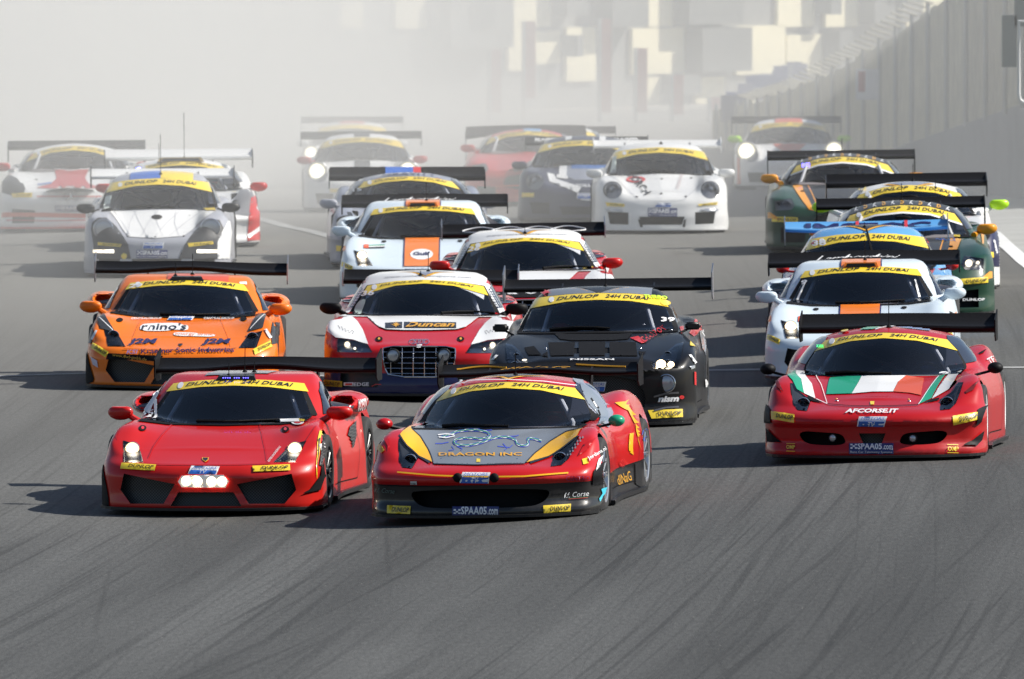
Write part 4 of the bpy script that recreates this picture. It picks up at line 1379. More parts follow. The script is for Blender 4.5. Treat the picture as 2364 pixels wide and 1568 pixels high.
def asphalt():
    m = bpy.data.materials.new('asphalt'); nt, b = nodes_of(m)
    N = nt.nodes; Lk = nt.links.new
    tc = N.new('ShaderNodeTexCoord')
    sep = N.new('ShaderNodeSeparateXYZ'); Lk(tc.outputs['Object'], sep.inputs[0])
    def math_(op, a, b_=None, c=None):
        n = N.new('ShaderNodeMath'); n.operation = op
        for i, v in enumerate((a, b_, c)):
            if v is None: continue
            if isinstance(v, (int, float)): n.inputs[i].default_value = v
            else: Lk(v, n.inputs[i])
        return n.outputs[0]
    def noise(vec, scale, detail=3, rough=.5):
        n = N.new('ShaderNodeTexNoise'); n.inputs['Scale'].default_value = scale; n.inputs['Detail'].default_value = detail; n.inputs['Roughness'].default_value = rough
        Lk(vec, n.inputs['Vector']); return n.outputs['Fac']
    def comb(x, y, z=0.0):
        n = N.new('ShaderNodeCombineXYZ')
        for i, v in enumerate((x, y, z)):
            if isinstance(v, (int, float)): n.inputs[i].default_value = v
            else: Lk(v, n.inputs[i])
        return n.outputs[0]
    def rng_(v, a, b_, c=0.0, d=1.0):
        n = N.new('ShaderNodeMapRange'); n.inputs[1].default_value = a; n.inputs[2].default_value = b_; n.inputs[3].default_value = c; n.inputs[4].default_value = d
        Lk(v, n.inputs[0]); return n.outputs[0]
    X, Y = sep.outputs['X'], sep.outputs['Y']
    yy = math_('SUBTRACT', Y, 90.0)
    y2 = math_('MULTIPLY', yy, yy)
    base = noise(comb(math_('MULTIPLY', X, .35), math_('MULTIPLY', Y, .05)), 1.0, 4)
    grain = noise(comb(math_('MULTIPLY', X, 30), math_('MULTIPLY', Y, 4.5)), 1.0, 3, .7)
    fine = noise(comb(math_('MULTIPLY', X, 90), math_('MULTIPLY', Y, 22)), 1.0, 2, .6)
    dark = None
    # families of rubber streaks: x = a (y-90) + b (y-90)^2 + const
    for a, bq, fx, fy, lo, hi, amt, seed in (
            (.085, -.0006, 9.0, .035, .55, .66, .38, 0.0), (.16, -.0016, 8.0, .05, .58, .67, .34, 71.0), (.045, -.0004, 16., .03, .58, .72, .30, 83.0), (.105, -.0009, 13., .05, .58, .68, .34, 11.3),
            (.055, -.0003, 1.2, .02, .50, .75, .28, 23.7), (.13, -.0012, 12.0, .06, .58, .66, .38, 37.1), (.11, -.0010, 24., .04, .55, .68, .26, 91.0), (-.02, .0002, 7.5, .03, .60, .74, .28, 51.9)):
        xx = math_('SUBTRACT', X, math_('ADD', math_('MULTIPLY', yy, a), math_('MULTIPLY', y2, bq)))
        n = noise(comb(math_('MULTIPLY', xx, fx), math_('MULTIPLY', Y, fy), seed), 1.0, 2, .55)
        r = math_('MULTIPLY', rng_(n, lo, hi), amt)
        br = noise(comb(math_('MULTIPLY', xx, .5), math_('MULTIPLY', Y, .09), seed + 5), 1.0, 2)
        r = math_('MULTIPLY', r, rng_(br, .38, .58))
        dark = r if dark is None else math_('MAXIMUM', dark, r)
    lum = math_('MULTIPLY', rng_(base, .3, .7, .80, 1.18), rng_(grain, .25, .75, .68, 1.32))
    lum = math_('MULTIPLY', lum, rng_(fine, .2, .8, .72, 1.28))
    lum = math_('MULTIPLY', lum, math_('SUBTRACT', 1.0, dark))
    lum = math_('MULTIPLY', lum, rng_(X, -3, 4, 1.10, .86))
    wide = noise(comb(math_('MULTIPLY', math_('SUBTRACT', X, math_('MULTIPLY', yy, .09)), .9), math_('MULTIPLY', Y, .03), 3.3), 1.0, 3, .6)
    lum = math_('MULTIPLY', lum, rng_(wide, .42, .66, 1.05, .74))
    # dust lying on the far part of the track, left side most
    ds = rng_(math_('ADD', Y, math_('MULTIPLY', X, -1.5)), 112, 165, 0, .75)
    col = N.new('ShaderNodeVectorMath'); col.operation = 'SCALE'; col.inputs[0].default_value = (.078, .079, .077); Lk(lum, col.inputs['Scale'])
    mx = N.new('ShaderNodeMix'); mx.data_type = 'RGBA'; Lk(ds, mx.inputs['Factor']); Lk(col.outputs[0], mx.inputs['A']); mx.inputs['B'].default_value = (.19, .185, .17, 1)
    # pale stones
    vo = N.new('ShaderNodeTexVoronoi'); vo.inputs['Scale'].default_value = 1.0
    Lk(comb(math_('MULTIPLY', X, 6), math_('MULTIPLY', Y, 3)), vo.inputs['Vector'])
    st = rng_(vo.outputs['Distance'], .05, .03)
    mx2 = N.new('ShaderNodeMix'); mx2.data_type = 'RGBA'; Lk(math_('MULTIPLY', st, .55), mx2.inputs['Factor']); Lk(mx.outputs['Result'], mx2.inputs['A']); mx2.inputs['B'].default_value = (.32, .31, .28, 1)
    Lk(mx2.outputs['Result'], b.inputs['Base Color'])
    b.inputs['Roughness'].default_value = .85
    b.inputs['Specular IOR Level'].default_value = .25
    bp = N.new('ShaderNodeBump'); bp.inputs['Strength'].default_value = .35; bp.inputs['Distance'].default_value = .01
    Lk(fine, bp.inputs['Height']); Lk(bp.outputs[0], b.inputs['Normal'])
    return m

def sheet(name, xs, ys, m, dz=0.0, kind='structure'):
    X, Y = np.meshgrid(xs, ys); Z = ground_z(X.ravel(), Y.ravel()) + dz
    nx, ny = len(xs), len(ys)
    F = np.array([(j * nx + i, j * nx + i + 1, (j + 1) * nx + i + 1, (j + 1) * nx + i) for j in range(ny - 1) for i in range(nx - 1)])
    o = link(name, np_mesh(name, np.stack([X.ravel(), Y.ravel(), Z], 1), F, True, m)); o['kind'] = kind
    return o
xs = np.concatenate([[-1500, -400, -100, -40], np.arange(-20, 20.5, .5), [40, 100, 400, 1500]])
ys = np.concatenate([[-200, 0, 60], np.arange(78, 280, 1.0), np.arange(280, 400, 5), [500, 900, 3000]])
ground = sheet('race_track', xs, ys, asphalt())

def strip_px(name, pts, w, m, dz=.006, kind='structure', horiz=False):
    """painted line through picture points on the ground, w metres wide"""
    P = [ground_hit(*p) for p in pts]
    V = []; F = []
    seg = []
    for i in range(len(P) - 1):
        n = max(2, int(np.linalg.norm(P[i + 1] - P[i]) / .5))
        seg += [P[i] + (P[i + 1] - P[i]) * k / n for k in range(n)]
    seg.append(P[-1])
    for i, p in enumerate(seg):
        t = seg[min(i + 1, len(seg) - 1)] - seg[max(i - 1, 0)]; t[2] = 0; t /= np.linalg.norm(t)
        nrm = np.array([-t[1], t[0], 0])
        for q in (-1, 1):
            v = p + nrm * q * w / 2; V.append((v[0], v[1], gz(v[0], v[1]) + dz))
    F = [(2 * i + 1, 2 * i, 2 * i + 2, 2 * i + 3) for i in range(len(seg) - 1)]
    o = link(name, np_mesh(name, V, F, True, m)); o['kind'] = kind
    return o
LINE = mat('line_paint', (.72, .72, .70), .6, vary=.12, scale=3)
LINEW = mat('line_paint_worn', (.30, .30, .29), .7, vary=.3, scale=4)
strip_px('edge_line', [(2290, 536), (2322, 566), (2364, 604), (2440, 672)], .20, LINE)
strip_px('timing_line', [(-60, 872), (1182, 860), (2430, 849)], .22, LINEW)
strip_px('grid_line', [(560, 497), (660, 524), (790, 556)], .22, LINEW, dz=.008)
# pale run-off beyond the edge line
RUN = mat('runoff_concrete', (.36, .36, .34), .85, vary=.12, scale=.6)
def poly_sheet(name, pp, m, dz):
    P = [ground_hit(*p) for p in pp]
    V, F = fill([(p[0], p[1] * .1) for p in P], .8)
    V3 = [(a, b * 10, gz(a, b * 10) + dz) for a, b in V]
    o = link(name, np_mesh(name, V3, F, True, m)); o['kind'] = 'structure'; return o
poly_sheet('run_off', [(1880, 402), (2460, 402), (2460, 690), (2364, 594), (2330, 562), (2292, 530), (2150, 470), (1980, 425)], RUN, .004)

# ------------------------------------------------------------------ retaining wall and the corrugated fence along the right
CONC = mat('concrete', (.30, .31, .31), .85, vary=.10, scale=.8, bump=.1, bscale=20)
SHEETM = mat('fence_sheet', (.60, .57, .45), .6, vary=.18, scale=2.5)
SHEETD = mat('fence_sheet_dark', (.42, .40, .32), .6, vary=.2, scale=2.5)
POSTM = mat('galvanised', (.38, .39, .38), .45, .4)
def wp(px, D, py): return at_depth(px, py, D)
W = [(2480, 186, 200, 403), (2364, 195, 238, 403), (2113, 222, 325, 403), (1960, 242, 378, 401), (1880, 254, 398, 401)]
V = []; F = []
for px, D, yt, yb in W:
    a = wp(px, D, yt); b = wp(px, D, yb)
    V += [(b.x, b.y, b.z - .4), (a.x, a.y, a.z), (a.x + .35, a.y + .15, a.z), (b.x + .35, b.y + .15, b.z - .4)]
for i in range(len(W) - 1):
    for j in range(4): F.append((i * 4 + j, i * 4 + (j + 1) % 4, (i + 1) * 4 + (j + 1) % 4, (i + 1) * 4 + j))
F += [(3, 2, 1, 0), tuple(len(W) * 4 - 4 + j for j in range(4))]
wall = link('retaining_wall', np_mesh('retaining_wall', V, F, False, CONC)); tag(wall, 'smooth grey concrete retaining wall tapering away along the right edge', 'wall')
FT = [(2480, 186, 200, -330), (2364, 195, 238, -180), (2167, 217, 306, 0), (2004, 240, 363, 116), (1850, 262, 402, 200), (1740, 280, 402, 232), (1640, 300, 380, 250)]
def fence_at(t):
    px = np.interp(t, range(len(FT)), [f[0] for f in FT]); D = np.interp(t, range(len(FT)), [f[1] for f in FT])
    yb = np.interp(t, range(len(FT)), [f[2] for f in FT]); yt = np.interp(t, range(len(FT)), [f[3] for f in FT])
    return at_depth(px, yb, D), at_depth(px, yt, D)
fence = empty('corrugated_fence', 'tall beige corrugated sheet fence running along the top of the retaining wall', 'fence', Matrix.Translation(fence_at(2)[0]))
fo = fence_at(2)[0]
npan = 26
for k in range(npan):
    t0, t1 = (len(FT) - 1) * k / npan, (len(FT) - 1) * (k + 1) / npan
    b0, u0 = fence_at(t0); b1, u1 = fence_at(t1)
    L_ = (b1 - b0).length; nr = max(8, int(L_ / .13)); V = []; F = []
    tdir = (b1 - b0).normalized(); nd = Vector((tdir.y, -tdir.x, 0)).normalized()
    jit = random.uniform(-.06, .06)
    for i in range(nr * 2 + 1):
        f = i / (nr * 2); b = b0.lerp(b1, f); u = u0.lerp(u1, f)
        dd = nd * (.07 if (i // 1) % 2 else 0) + nd * .05
        V += [tuple(b + dd - fo), tuple(u + dd - fo + Vector((0, 0, jit)))]
        if i: F.append((2 * i - 2, 2 * i, 2 * i + 1, 2 * i - 1))
    o = link('fence_sheet', np_mesh('fence_sheet', V, F, False, SHEETM ), fence)
    sd = o.modifiers.new('s', 'SOLIDIFY'); sd.thickness = .01
    MB().tube([b0 - fo - nd * .09 - Vector((0, 0, .1)), u0 - fo - nd * .09 + Vector((0, 0, .05))], .04, 6).obj('fence_post', POSTM, fence)
    MB().tube([u0 - fo + Vector((0, 0, -.12)) + nd * .14, u1 - fo + Vector((0, 0, -.12)) + nd * .14], .03, 5).obj('fence_rail', POSTM, fence)
    # slanted top extension leaning over the sheets
    if k < npan - 4:
        for j in range(3):
            a = u0.lerp(u1, j / 3) - fo; MB().tube([a, a + Vector((-.35, -.25, .12))], .02, 5).obj('top_strut', SHEETD, fence)
# red and white marker board on the fence
p = at_depth(2036, 190, 232); bd = MB().box((0, 0, 0), (.42, .04, .55)).obj('marker_board', mat('board_white', (.7, .7, .72), .5))
bd.location = (p.x - .3, p.y - 1.5, p.z); bd.rotation_euler = (0, 0, -.3); tag(bd, 'small red and white marker board hanging on the beige fence', 'sign')
bq = MB().box((-.10, -.026, .05), (.12, .01, .36)).obj('red_print', mat('faded_red', (.42, .16, .15), .6), bd)
# lamp post in front of the building, and the pipe at the right frame edge
p = at_depth(2078, 170, 268)
lp = empty('lamp_post', 'grey lamp post with two arms standing behind the fence', 'lamp post', Matrix.Translation(p + Vector((0, 0, -2))))
MB().tube([(0, 0, 0), (0, 0, 7)], .10, 10).obj('pole', POSTM, lp)
MB().tube([(0, 0, 4.5), (.6, 0, 4.35), (1.3, 0, 4.05)], .05, 8).obj('arm', POSTM, lp); MB().ell((-.35, -.1, 4.55), (.16, .12, .1)).obj('lamp_head', TXTW, lp, smooth=True)
p = at_depth(2352, 210, 168)
fr_ = MB(); fr_.tube([(.9, 0, .9), (0, 0, .9), (-.0, 0, -.05), (.02, 0, -.12), (.10, 0, -.17), (.9, 0, -.17)], .022, 8)
gq = fr_.obj('tubular_gate', mat('white_tube', (.7, .7, .68), .4), None, smooth=True); gq.location = p; tag(gq, 'white tubular gate frame with rounded corner at the right edge of the picture', 'gate')
p = at_depth(2330, 95, 176)
bx_ = MB().box((0, 0, 0), (.20, .2, .7)).box((.15, 0, .55), (.16, .2, .7)); o = bx_.obj('junction_box', mat('box_grey', (.26, .27, .25), .6)); o.location = p; tag(o, 'dark grey steel cabinet fixed high on the fence at top right', 'cabinet')

# ------------------------------------------------------------------ the building behind the dust
Z7 = disp(1100, 0, 2364 / 1300)
SUN_CREAM = mat('render_sunlit', (.88, .80, .55), .85, vary=.05, scale=.4)  # sunlight on the facade, put into the colour
SHADE_GREY = mat('render_shade_dark', (.12, .125, .12), .85, vary=.1, scale=.4)  # darker grey of the bays stands for wall in shade
GREYW = mat('window_dark', (.05, .055, .055), .8, spec=.1)
BD = 380.0; ANG = math.radians(50)
tb_, nb_ = Vector((math.cos(ANG), math.sin(ANG), 0)), Vector((math.sin(ANG), -math.cos(ANG), 0))
bo = at_depth(1182, 250, BD); bo.z = -5.2
bmat_ = Matrix.Translation(bo) @ Matrix.Rotation(ANG, 4, 'Z')
def b_local(px, py):                                         # picture point -> (t, z) on the facade
    o = Vector((0, 0, CAMH)); d = ray(px, py)
    k = (bo - o).dot(nb_) / d.dot(nb_); p = o + d * k - bo
    return p.dot(tb_), p.z
bld = empty('apartment_building', 'dusty apartment block with projecting bays, sun and shade painted on in cream and grey', 'building', bmat_)
MB().box((0, 6, 12), (90, 12, 30)).obj('wall', mat('render_shade', (.20, .20, .19), .85, vary=.08, scale=.4), bld)  # base grey paints the shaded part of the facade
def bay(x0, y0, x1, y1, d=2.1, m=SHADE_GREY):
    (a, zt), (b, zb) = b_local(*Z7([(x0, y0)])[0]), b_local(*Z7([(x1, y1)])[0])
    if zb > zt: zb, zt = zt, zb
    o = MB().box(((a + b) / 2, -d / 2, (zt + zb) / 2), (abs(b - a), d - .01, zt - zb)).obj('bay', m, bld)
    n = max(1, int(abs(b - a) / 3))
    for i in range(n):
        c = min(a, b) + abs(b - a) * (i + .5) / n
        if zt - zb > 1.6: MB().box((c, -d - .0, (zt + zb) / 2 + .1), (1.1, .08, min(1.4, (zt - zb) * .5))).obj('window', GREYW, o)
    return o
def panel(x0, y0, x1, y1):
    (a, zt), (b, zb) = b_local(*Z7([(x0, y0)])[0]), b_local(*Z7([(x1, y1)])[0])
    MB().box(((a + b) / 2, -.08, (zt + zb) / 2), (abs(b - a), .155, abs(zt - zb))).obj('sunlit_panel', SUN_CREAM, bld)  # sunlit patch of wall painted as a cream slab
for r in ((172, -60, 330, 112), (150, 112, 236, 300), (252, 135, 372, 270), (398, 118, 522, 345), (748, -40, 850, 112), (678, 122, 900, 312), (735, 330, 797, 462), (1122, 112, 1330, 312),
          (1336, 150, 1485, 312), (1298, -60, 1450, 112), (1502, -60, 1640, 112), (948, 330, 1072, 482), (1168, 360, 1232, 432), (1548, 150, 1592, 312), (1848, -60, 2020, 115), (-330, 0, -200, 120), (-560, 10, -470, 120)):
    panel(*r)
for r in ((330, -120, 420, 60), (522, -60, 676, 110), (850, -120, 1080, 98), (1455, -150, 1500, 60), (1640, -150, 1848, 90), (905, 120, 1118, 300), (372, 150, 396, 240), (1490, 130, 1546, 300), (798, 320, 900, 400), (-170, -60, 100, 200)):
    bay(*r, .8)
lo_ = MB().box((0, -1.6, -.6), (90, 2.6, 3.2)).obj('podium', mat('podium_grey', (.30, .29, .26), .85, vary=.1, scale=.4), bld)
# red banner columns before the facade
for i, (x0, y0, y1) in enumerate(((232, 90, 420), (555, 80, 480), (708, 205, 480), (862, 320, 490), (85, 210, 480), (1022, 415, 470))):
    a = at_depth(*Z7([(x0, y0)])[0], BD - 30); b = at_depth(*Z7([(x0, y1)])[0], BD - 30)
    fl = empty('banner_flag', ['tall red feather banner beside the first cream bay', 'tallest red feather banner, in front of the grey bay', 'red feather banner with a pale base on the cream wall', 'thin short red feather banner right of the middle', 'faint red feather banner furthest left in the dust', 'small red banner low on the cream wall'][i], 'banner', Matrix.Translation(b), 'red banners before the building')
    hgt = a.z - b.z
    MB().tube([(0, 0, -2.5), (0, 0, hgt)], .06, 6).obj('pole', POSTM, fl)
    MB().box((.14, 0, hgt * .5), (.36, .04, hgt)).obj('cloth', mat('banner_red', (.45, .13, .11), .7), fl)
# trackside hoardings far behind on the right, pale blue and white
hb = empty('hoarding_row', 'pale blue and white advertising hoardings climbing away behind the last cars', 'hoarding', Matrix.Translation(at_depth(1760, 210, 300)))
h0 = hb.matrix_world.translation
rs = random.Random(5)
for i in range(16):
    t = i / 15; px = 1690 + 160 * t + rs.uniform(-6, 6); py = 245 - 90 * t + rs.uniform(-10, 10)
    q = at_depth(px, py, 290 + 45 * t) - h0
    MB().box((q.x, q.y, q.z), (rs.uniform(.25, .6), .08, rs.uniform(.3, .6))).obj('board', mat(*[('hoard_white', (.75, .75, .8), .5), ('hoard_blue', (.42, .44, .62), .5), ('hoard_lilac', (.55, .55, .68), .5), ('hoard_dark', (.25, .25, .32), .5)][rs.choice([0, 1, 1, 2, 2, 3])]), hb)

# ------------------------------------------------------------------ the dust cloud the field has thrown up
du = MB().box((0, 0, 0), (130, 232, 34)).obj('dust_cloud', None) if False else None
dme = MB().box((0, 0, 0), (150, 234, 34)).mesh('dust_cloud', False)
dm = bpy.data.materials.new('dust'); dm.use_nodes = True
nt = dm.node_tree; nt.nodes.clear()
N = nt.nodes; Lk = nt.links.new
out = N.new('ShaderNodeOutputMaterial'); vp = N.new('ShaderNodeVolumePrincipled'); Lk(vp.outputs[0], out.inputs['Volume'])
vp.inputs['Color'].default_value = (.89, .887, .865, 1); vp.inputs['Anisotropy'].default_value = 0.15
tc = N.new('ShaderNodeTexCoord'); gm = N.new('ShaderNodeNewGeometry'); sp = N.new('ShaderNodeSeparateXYZ'); Lk(gm.outputs['Position'], sp.inputs[0])
def M_(op, a, b=None, clamp=False):
    n = N.new('ShaderNodeMath'); n.operation = op; n.use_clamp = clamp
    for i, v in enumerate((a, b)):
        if v is None: continue
        if isinstance(v, (int, float)): n.inputs[i].default_value = v
        else: Lk(v, n.inputs[i])
    return n.outputs[0]
def R_(v, a, b, c, d, sm=True):
    n = N.new('ShaderNodeMapRange'); n.interpolation_type = 'SMOOTHSTEP' if sm else 'LINEAR'
    n.inputs[1].default_value = a; n.inputs[2].default_value = b; n.inputs[3].default_value = c; n.inputs[4].default_value = d
    Lk(v, n.inputs[0]); return n.outputs[0]
nz = N.new('ShaderNodeTexNoise'); nz.inputs['Scale'].default_value = .07; nz.inputs['Detail'].default_value = 3.0
Lk(gm.outputs['Position'], nz.inputs['Vector'])
X, Y, Z = sp.outputs
side = R_(M_('DIVIDE', X, Y), -.036, .014, 1.0, 0.0, False)   # thick towards the left, thin on the right
DENS_L, DENS_R = .0200, .0165
dens = M_('ADD', M_('MULTIPLY', side, DENS_L - DENS_R), DENS_R)
start = M_('SUBTRACT', Y, M_('MULTIPLY', M_('SUBTRACT', 1.0, side), 18.0))
dens = M_('MULTIPLY', dens, R_(start, 128, 172, 0, 1))
dens = M_('MULTIPLY', dens, R_(M_('ADD', Y, M_('MULTIPLY', side, -60.0)), 182, 222, 1, .15))
dens = M_('MULTIPLY', dens, R_(nz.outputs['Fac'], .32, .68, .35, 1.65, False))
dens = M_('ADD', dens, M_('MULTIPLY', M_('MULTIPLY', R_(Z, -.9, -3.4, 0, 1), R_(Y, 205, 235, 0, 1)), .014))
dens = M_('ADD', dens, M_('MULTIPLY', M_('MULTIPLY', side, side), R_(Y, 208, 245, 0, .035)))
Lk(dens, vp.inputs['Density'])
dust = link('dust_cloud', dme, None, dm); dust.location = (0, 127 + 117, -3)
dust['kind'] = 'stuff'; dust['label'] = 'pale dust hanging over the track behind the leading cars'
S.cycles.volume_step_rate = 1.0
S.cycles.volume_max_steps = 96
# ------------------------------------------------------------------ paints
P_RED = paint('paint_red', (0.50, 0.008, 0.005)); P_DRED = paint('paint_deep_red', (0.42, 0.004, 0.006))
P_ORG = paint('paint_orange', (0.80, 0.17, 0.005)); P_WHT = paint('paint_white', (0.74, 0.74, 0.73))
P_GULF = paint('paint_powder_blue', (0.60, 0.69, 0.76)); P_BLK = paint('paint_black', (0.006, 0.006, 0.007), .36, .2)
P_LBL = paint('paint_light_blue', (0.11, 0.34, 0.66)); P_BLU = paint('paint_mid_blue', (0.03, 0.12, 0.36))
P_GRN = paint('paint_dark_green', (0.006, 0.045, 0.024)); P_GRY = paint('paint_blue_grey', (0.22, 0.24, 0.30))
P_NVY = paint('paint_navy', (0.03, 0.035, 0.07)); P_SIL = paint('paint_silver', (0.36, 0.37, 0.41))
P_GULFO = paint('paint_gulf_orange', (0.80, 0.20, 0.02)); P_YEL = paint('paint_yellow', (0.80, 0.42, 0.01))
P_HGR = paint('paint_hood_grey', (0.17, 0.19, 0.22), .45, .3); P_KDK = paint('paint_hood_charcoal', (0.035, 0.037, 0.04), .45, .3)
P_KDO = paint('paint_amber', (0.75, 0.30, 0.01)); P_LIME = paint('paint_lime', (0.45, 0.80, 0.02)); P_NAV2 = paint('paint_dark_blue', (0.012, 0.014, 0.06))
P_TEAL = paint('paint_flag_green', (0.01, 0.30, 0.16)); P_FLGR = paint('paint_flag_red', (0.62, 0.09, 0.03)); P_SLV2 = paint('paint_grey', (0.20, 0.20, 0.21))
TAPE = mat('tape_white', (.70, .70, .70), .5)
LIME = mat('print_lime', (.55, .80, .02), .4)
LEDG = mat('led_green', (.05, .9, .2), .5, emit=(.05, 1, .25), es=1.6)
LEDB = mat('led_blue', (.1, .1, 1), .5, emit=(.12, .1, 1.0), es=4)
def two_tone(name, top, low, v0, wav=0.0, coat=.6, rough=.35):
    """paint that changes colour below a level line round the car"""
    if name in MATS: return MATS[name]
    m = paint(name, top, rough, coat); nt, b = nodes_of(m)
    mx0 = [n for n in nt.nodes if n.type == 'MIX'][0]
    tc = nt.nodes.new('ShaderNodeTexCoord'); sp = nt.nodes.new('ShaderNodeSeparateXYZ'); nt.links.new(tc.outputs['Object'], sp.inputs[0])
    ma = nt.nodes.new('ShaderNodeMath'); ma.operation = 'MULTIPLY_ADD'; nt.links.new(sp.outputs['Y'], ma.inputs[0]); ma.inputs[1].default_value = wav; nt.links.new(sp.outputs['Z'], ma.inputs[2])
    lt = nt.nodes.new('ShaderNodeMath'); lt.operation = 'LESS_THAN'; nt.links.new(ma.outputs[0], lt.inputs[0]); lt.inputs[1].default_value = v0
    mx = nt.nodes.new('ShaderNodeMix'); mx.data_type = 'RGBA'; mx.inputs['A'].default_value = (*top, 1); mx.inputs['B'].default_value = (*low, 1)
    nt.links.new(lt.outputs[0], mx.inputs['Factor']); nt.links.new(mx.outputs['Result'], mx0.inputs['A'])
    return m
SUITS = {k: mat('suit_' + k, c, .8) for k, c in dict(dark=(.05, .05, .06), red=(.35, .02, .02), white=(.6, .6, .6), neon=(.45, .75, .03), blue=(.03, .08, .3)).items()}
HELM = {k: mat('helmet_' + k, c, .25, 0, .8) for k, c in dict(white=(.7, .7, .7), red=(.6, .04, .03), blue=(.05, .15, .5), black=(.02, .02, .02), green=(.2, .5, .05), silver=(.4, .4, .42)).items()}

def px_line(c, pts, w, m, name='panel_gap', off=.005, parent=None):
    """thin strip along picture points, w picture px wide"""
    P = np.array(pts, float); q = []
    for i in range(len(P)):
        t = P[min(i + 1, len(P) - 1)] - P[max(i - 1, 0)]; t /= np.linalg.norm(t); q.append([-t[1], t[0]])
    q = np.array(q) * w / 2
    return c.ring(name, [tuple(a) for a in P - q], [tuple(a) for a in P + q], m, 'px', off, max(8, len(pts) * 6), 1, close=False, parent=parent)
def circle(cx, cy, rx, ry=None, n=20): return [(cx + rx * math.cos(a), cy + (ry or rx) * math.sin(a)) for a in np.linspace(0, 2 * math.pi, n + 1)[:-1]]
def rings_emblem(c, Z, cx, cy, rx, ry, m, n=4, gap=1.5, w=.7, parent=None, name='ring_emblem'):
    for i in range(n):
        x = cx + (i - (n - 1) / 2) * rx * gap
        px_line(c, Z(circle(x, cy, rx, ry, 16) + [(x + rx, cy)]), w, m, name, .008, parent)
def roof_box(c, x, y0, y1, m, inner=None, hh=.045):
    """air scoop on the roof: x half width, opening towards the front"""
    z = float(c.sh.cast([(0, y0 + .05)], 'top')[0][2]); z1 = float(c.sh.cast([(0, y1)], 'top')[0][2])
    mb = MB(); V = [(-x * 1.1, y0, z - .01), (x * 1.1, y0, z - .01), (x * .95, y0 + .03, z + hh), (-x * .95, y0 + .03, z + hh), (-x * .8, y1, z1 - .01), (x * .8, y1, z1 - .01), (x * .75, y1, z1 + .004), (-x * .75, y1, z1 + .004)]
    mb.add(V, [(0, 1, 2, 3), (3, 2, 6, 7), (0, 3, 7, 4), (1, 5, 6, 2), (4, 7, 6, 5), (0, 4, 5, 1)])
    o = mb.obj('roof_scoop', m, c.root)
    MB().add([(-x * .93, y0 - .004, z), (x * .93, y0 - .004, z), (x * .82, y0 + .02, z + hh * .8), (-x * .82, y0 + .02, z + hh * .8)], [(0, 1, 2, 3)])
    mi = MB(); mi.add([(-x * .93, y0 - .005, z + .004), (x * .93, y0 - .005, z + .004), (x * .82, y0 + .016, z + hh * .8), (-x * .82, y0 + .016, z + hh * .8), (0, y0 + .05, z + .02)], [(0, 1, 2, 3), (0, 3, 4), (1, 4, 2), (0, 4, 1), (3, 2, 4)])
    mi.obj('scoop_mouth', inner or MATT, o)
    return o
def lights(c, lit=(), r_=.055, cx=None, litm=None, both=None, hm=None):
    lp = c.T['lamp']
    a = sum(p[0] for p in lp) / len(lp); b = sum(p[1] for p in lp) / len(lp)
    for i, q in enumerate((lambda p: p, mir)):
        L = cx or [(a, b, r_)]
        LL = [((u if i == 0 else -u), v, r) for u, v, r in L]
        c.headlight(q(lp), LL, lit=range(len(L)) if i in lit else (), litm=litm)
def v_emblem(c, m=TXTO, inner=P_KDK):
    """the V shaped organiser's panel on the front edge of the roof"""
    y0 = 2.12 if c.T is not TYPES['round'] else 1.85
    o = c.patch('roof_emblem', [(0, y0), (.30, y0 + .42), (-.30, y0 + .42)], m, 'top', off=.004, h=.08)
    if o: c.patch('emblem_field', [(0, y0 + .06), (.25, y0 + .42), (-.25, y0 + .42)], inner, 'top', off=.007, h=.08, parent=o)
def fog(c, pts, r_, lit=False, mode='uv', ring=True):
    P = c.sh.cast(pts) if mode == 'uv' else c.px_hit(pts)[0]
    for p in P:
        if np.isnan(p[0]): continue
        mb = MB(); mb.lathe([(.03, r_ * 1.08), (-.012, r_ * 1.08), (-.016, r_), (.0, r_ * .95)], 18, p, 'y')
        o = mb.obj('fog_lamp', BLK if ring else CHR, c.root, smooth=True)
        MB().ell(p + np.array([0, .0, 0]), (r_ * .95, .018, r_ * .95), 16, 8).obj('lens', LIT if lit else HOUSL, o, smooth=True)

WR = 'race cars charging down the track'
# ================================================================== red wedge car, front left
c = Car('red', 'bright red wedge shaped race car with four glowing lamps in its nose', 'wedge', P_RED, h=.022)
c.equip('mesh', 'black', drv=(.37, 'driver in a white and red helmet inside the leading red wedge car', SUITS['dark'], HELM['white']))
c.lay = Z = ZA
c.wing(z=1.03, y=4.2, span=1.98, chord=.32, rise=.08, hump=.045, endz=(-.10, .10)); c.mirrors('slab', P_RED)
lights(c, lit=(0, 1), cx=[(-.71, .575, .062)])
c.patch('flame_graphic', Z([(2300, 130), (2355, 60), (2350, 150), (2310, 215)]), TXTO)
for q in ([(290, 900), (563, 915), (550, 962), (280, 945)], [(1322, 925), (1618, 912), (1620, 958), (1330, 968)]): c.dunlop(Z(q))
c.motors(Z([(840, 925), (1065, 930), (1038, 992), (812, 988)]))
lb = c.patch('lamp_bar', Z([(735, 1040), (765, 1000), (935, 995), (1095, 995), (1138, 1038), (1112, 1088), (765, 1085)]), mat('lamp_bar_glow', (.8, .8, .8), .4, emit=(1, .93, .72), es=.10), off=.012)  # glow of the bulbs painted on their housing as faint emission
P = c.px_hit(Z([(800, 1038), (888, 1040), (1000, 1042), (1082, 1042)]))[0]
for p in P: MB().ell(p + np.array([0, -.012, 0]), (.046, .022, .044), 16, 8).obj('bulb', LIT, lb, smooth=True)
c.patch('badge', Z([(925, 858), (978, 858), (975, 878), (952, 895), (928, 878)]), TXTO); c.patch('badge_field', Z([(931, 862), (972, 862), (969, 876), (952, 889), (934, 876)]), TXTB, off=.006)
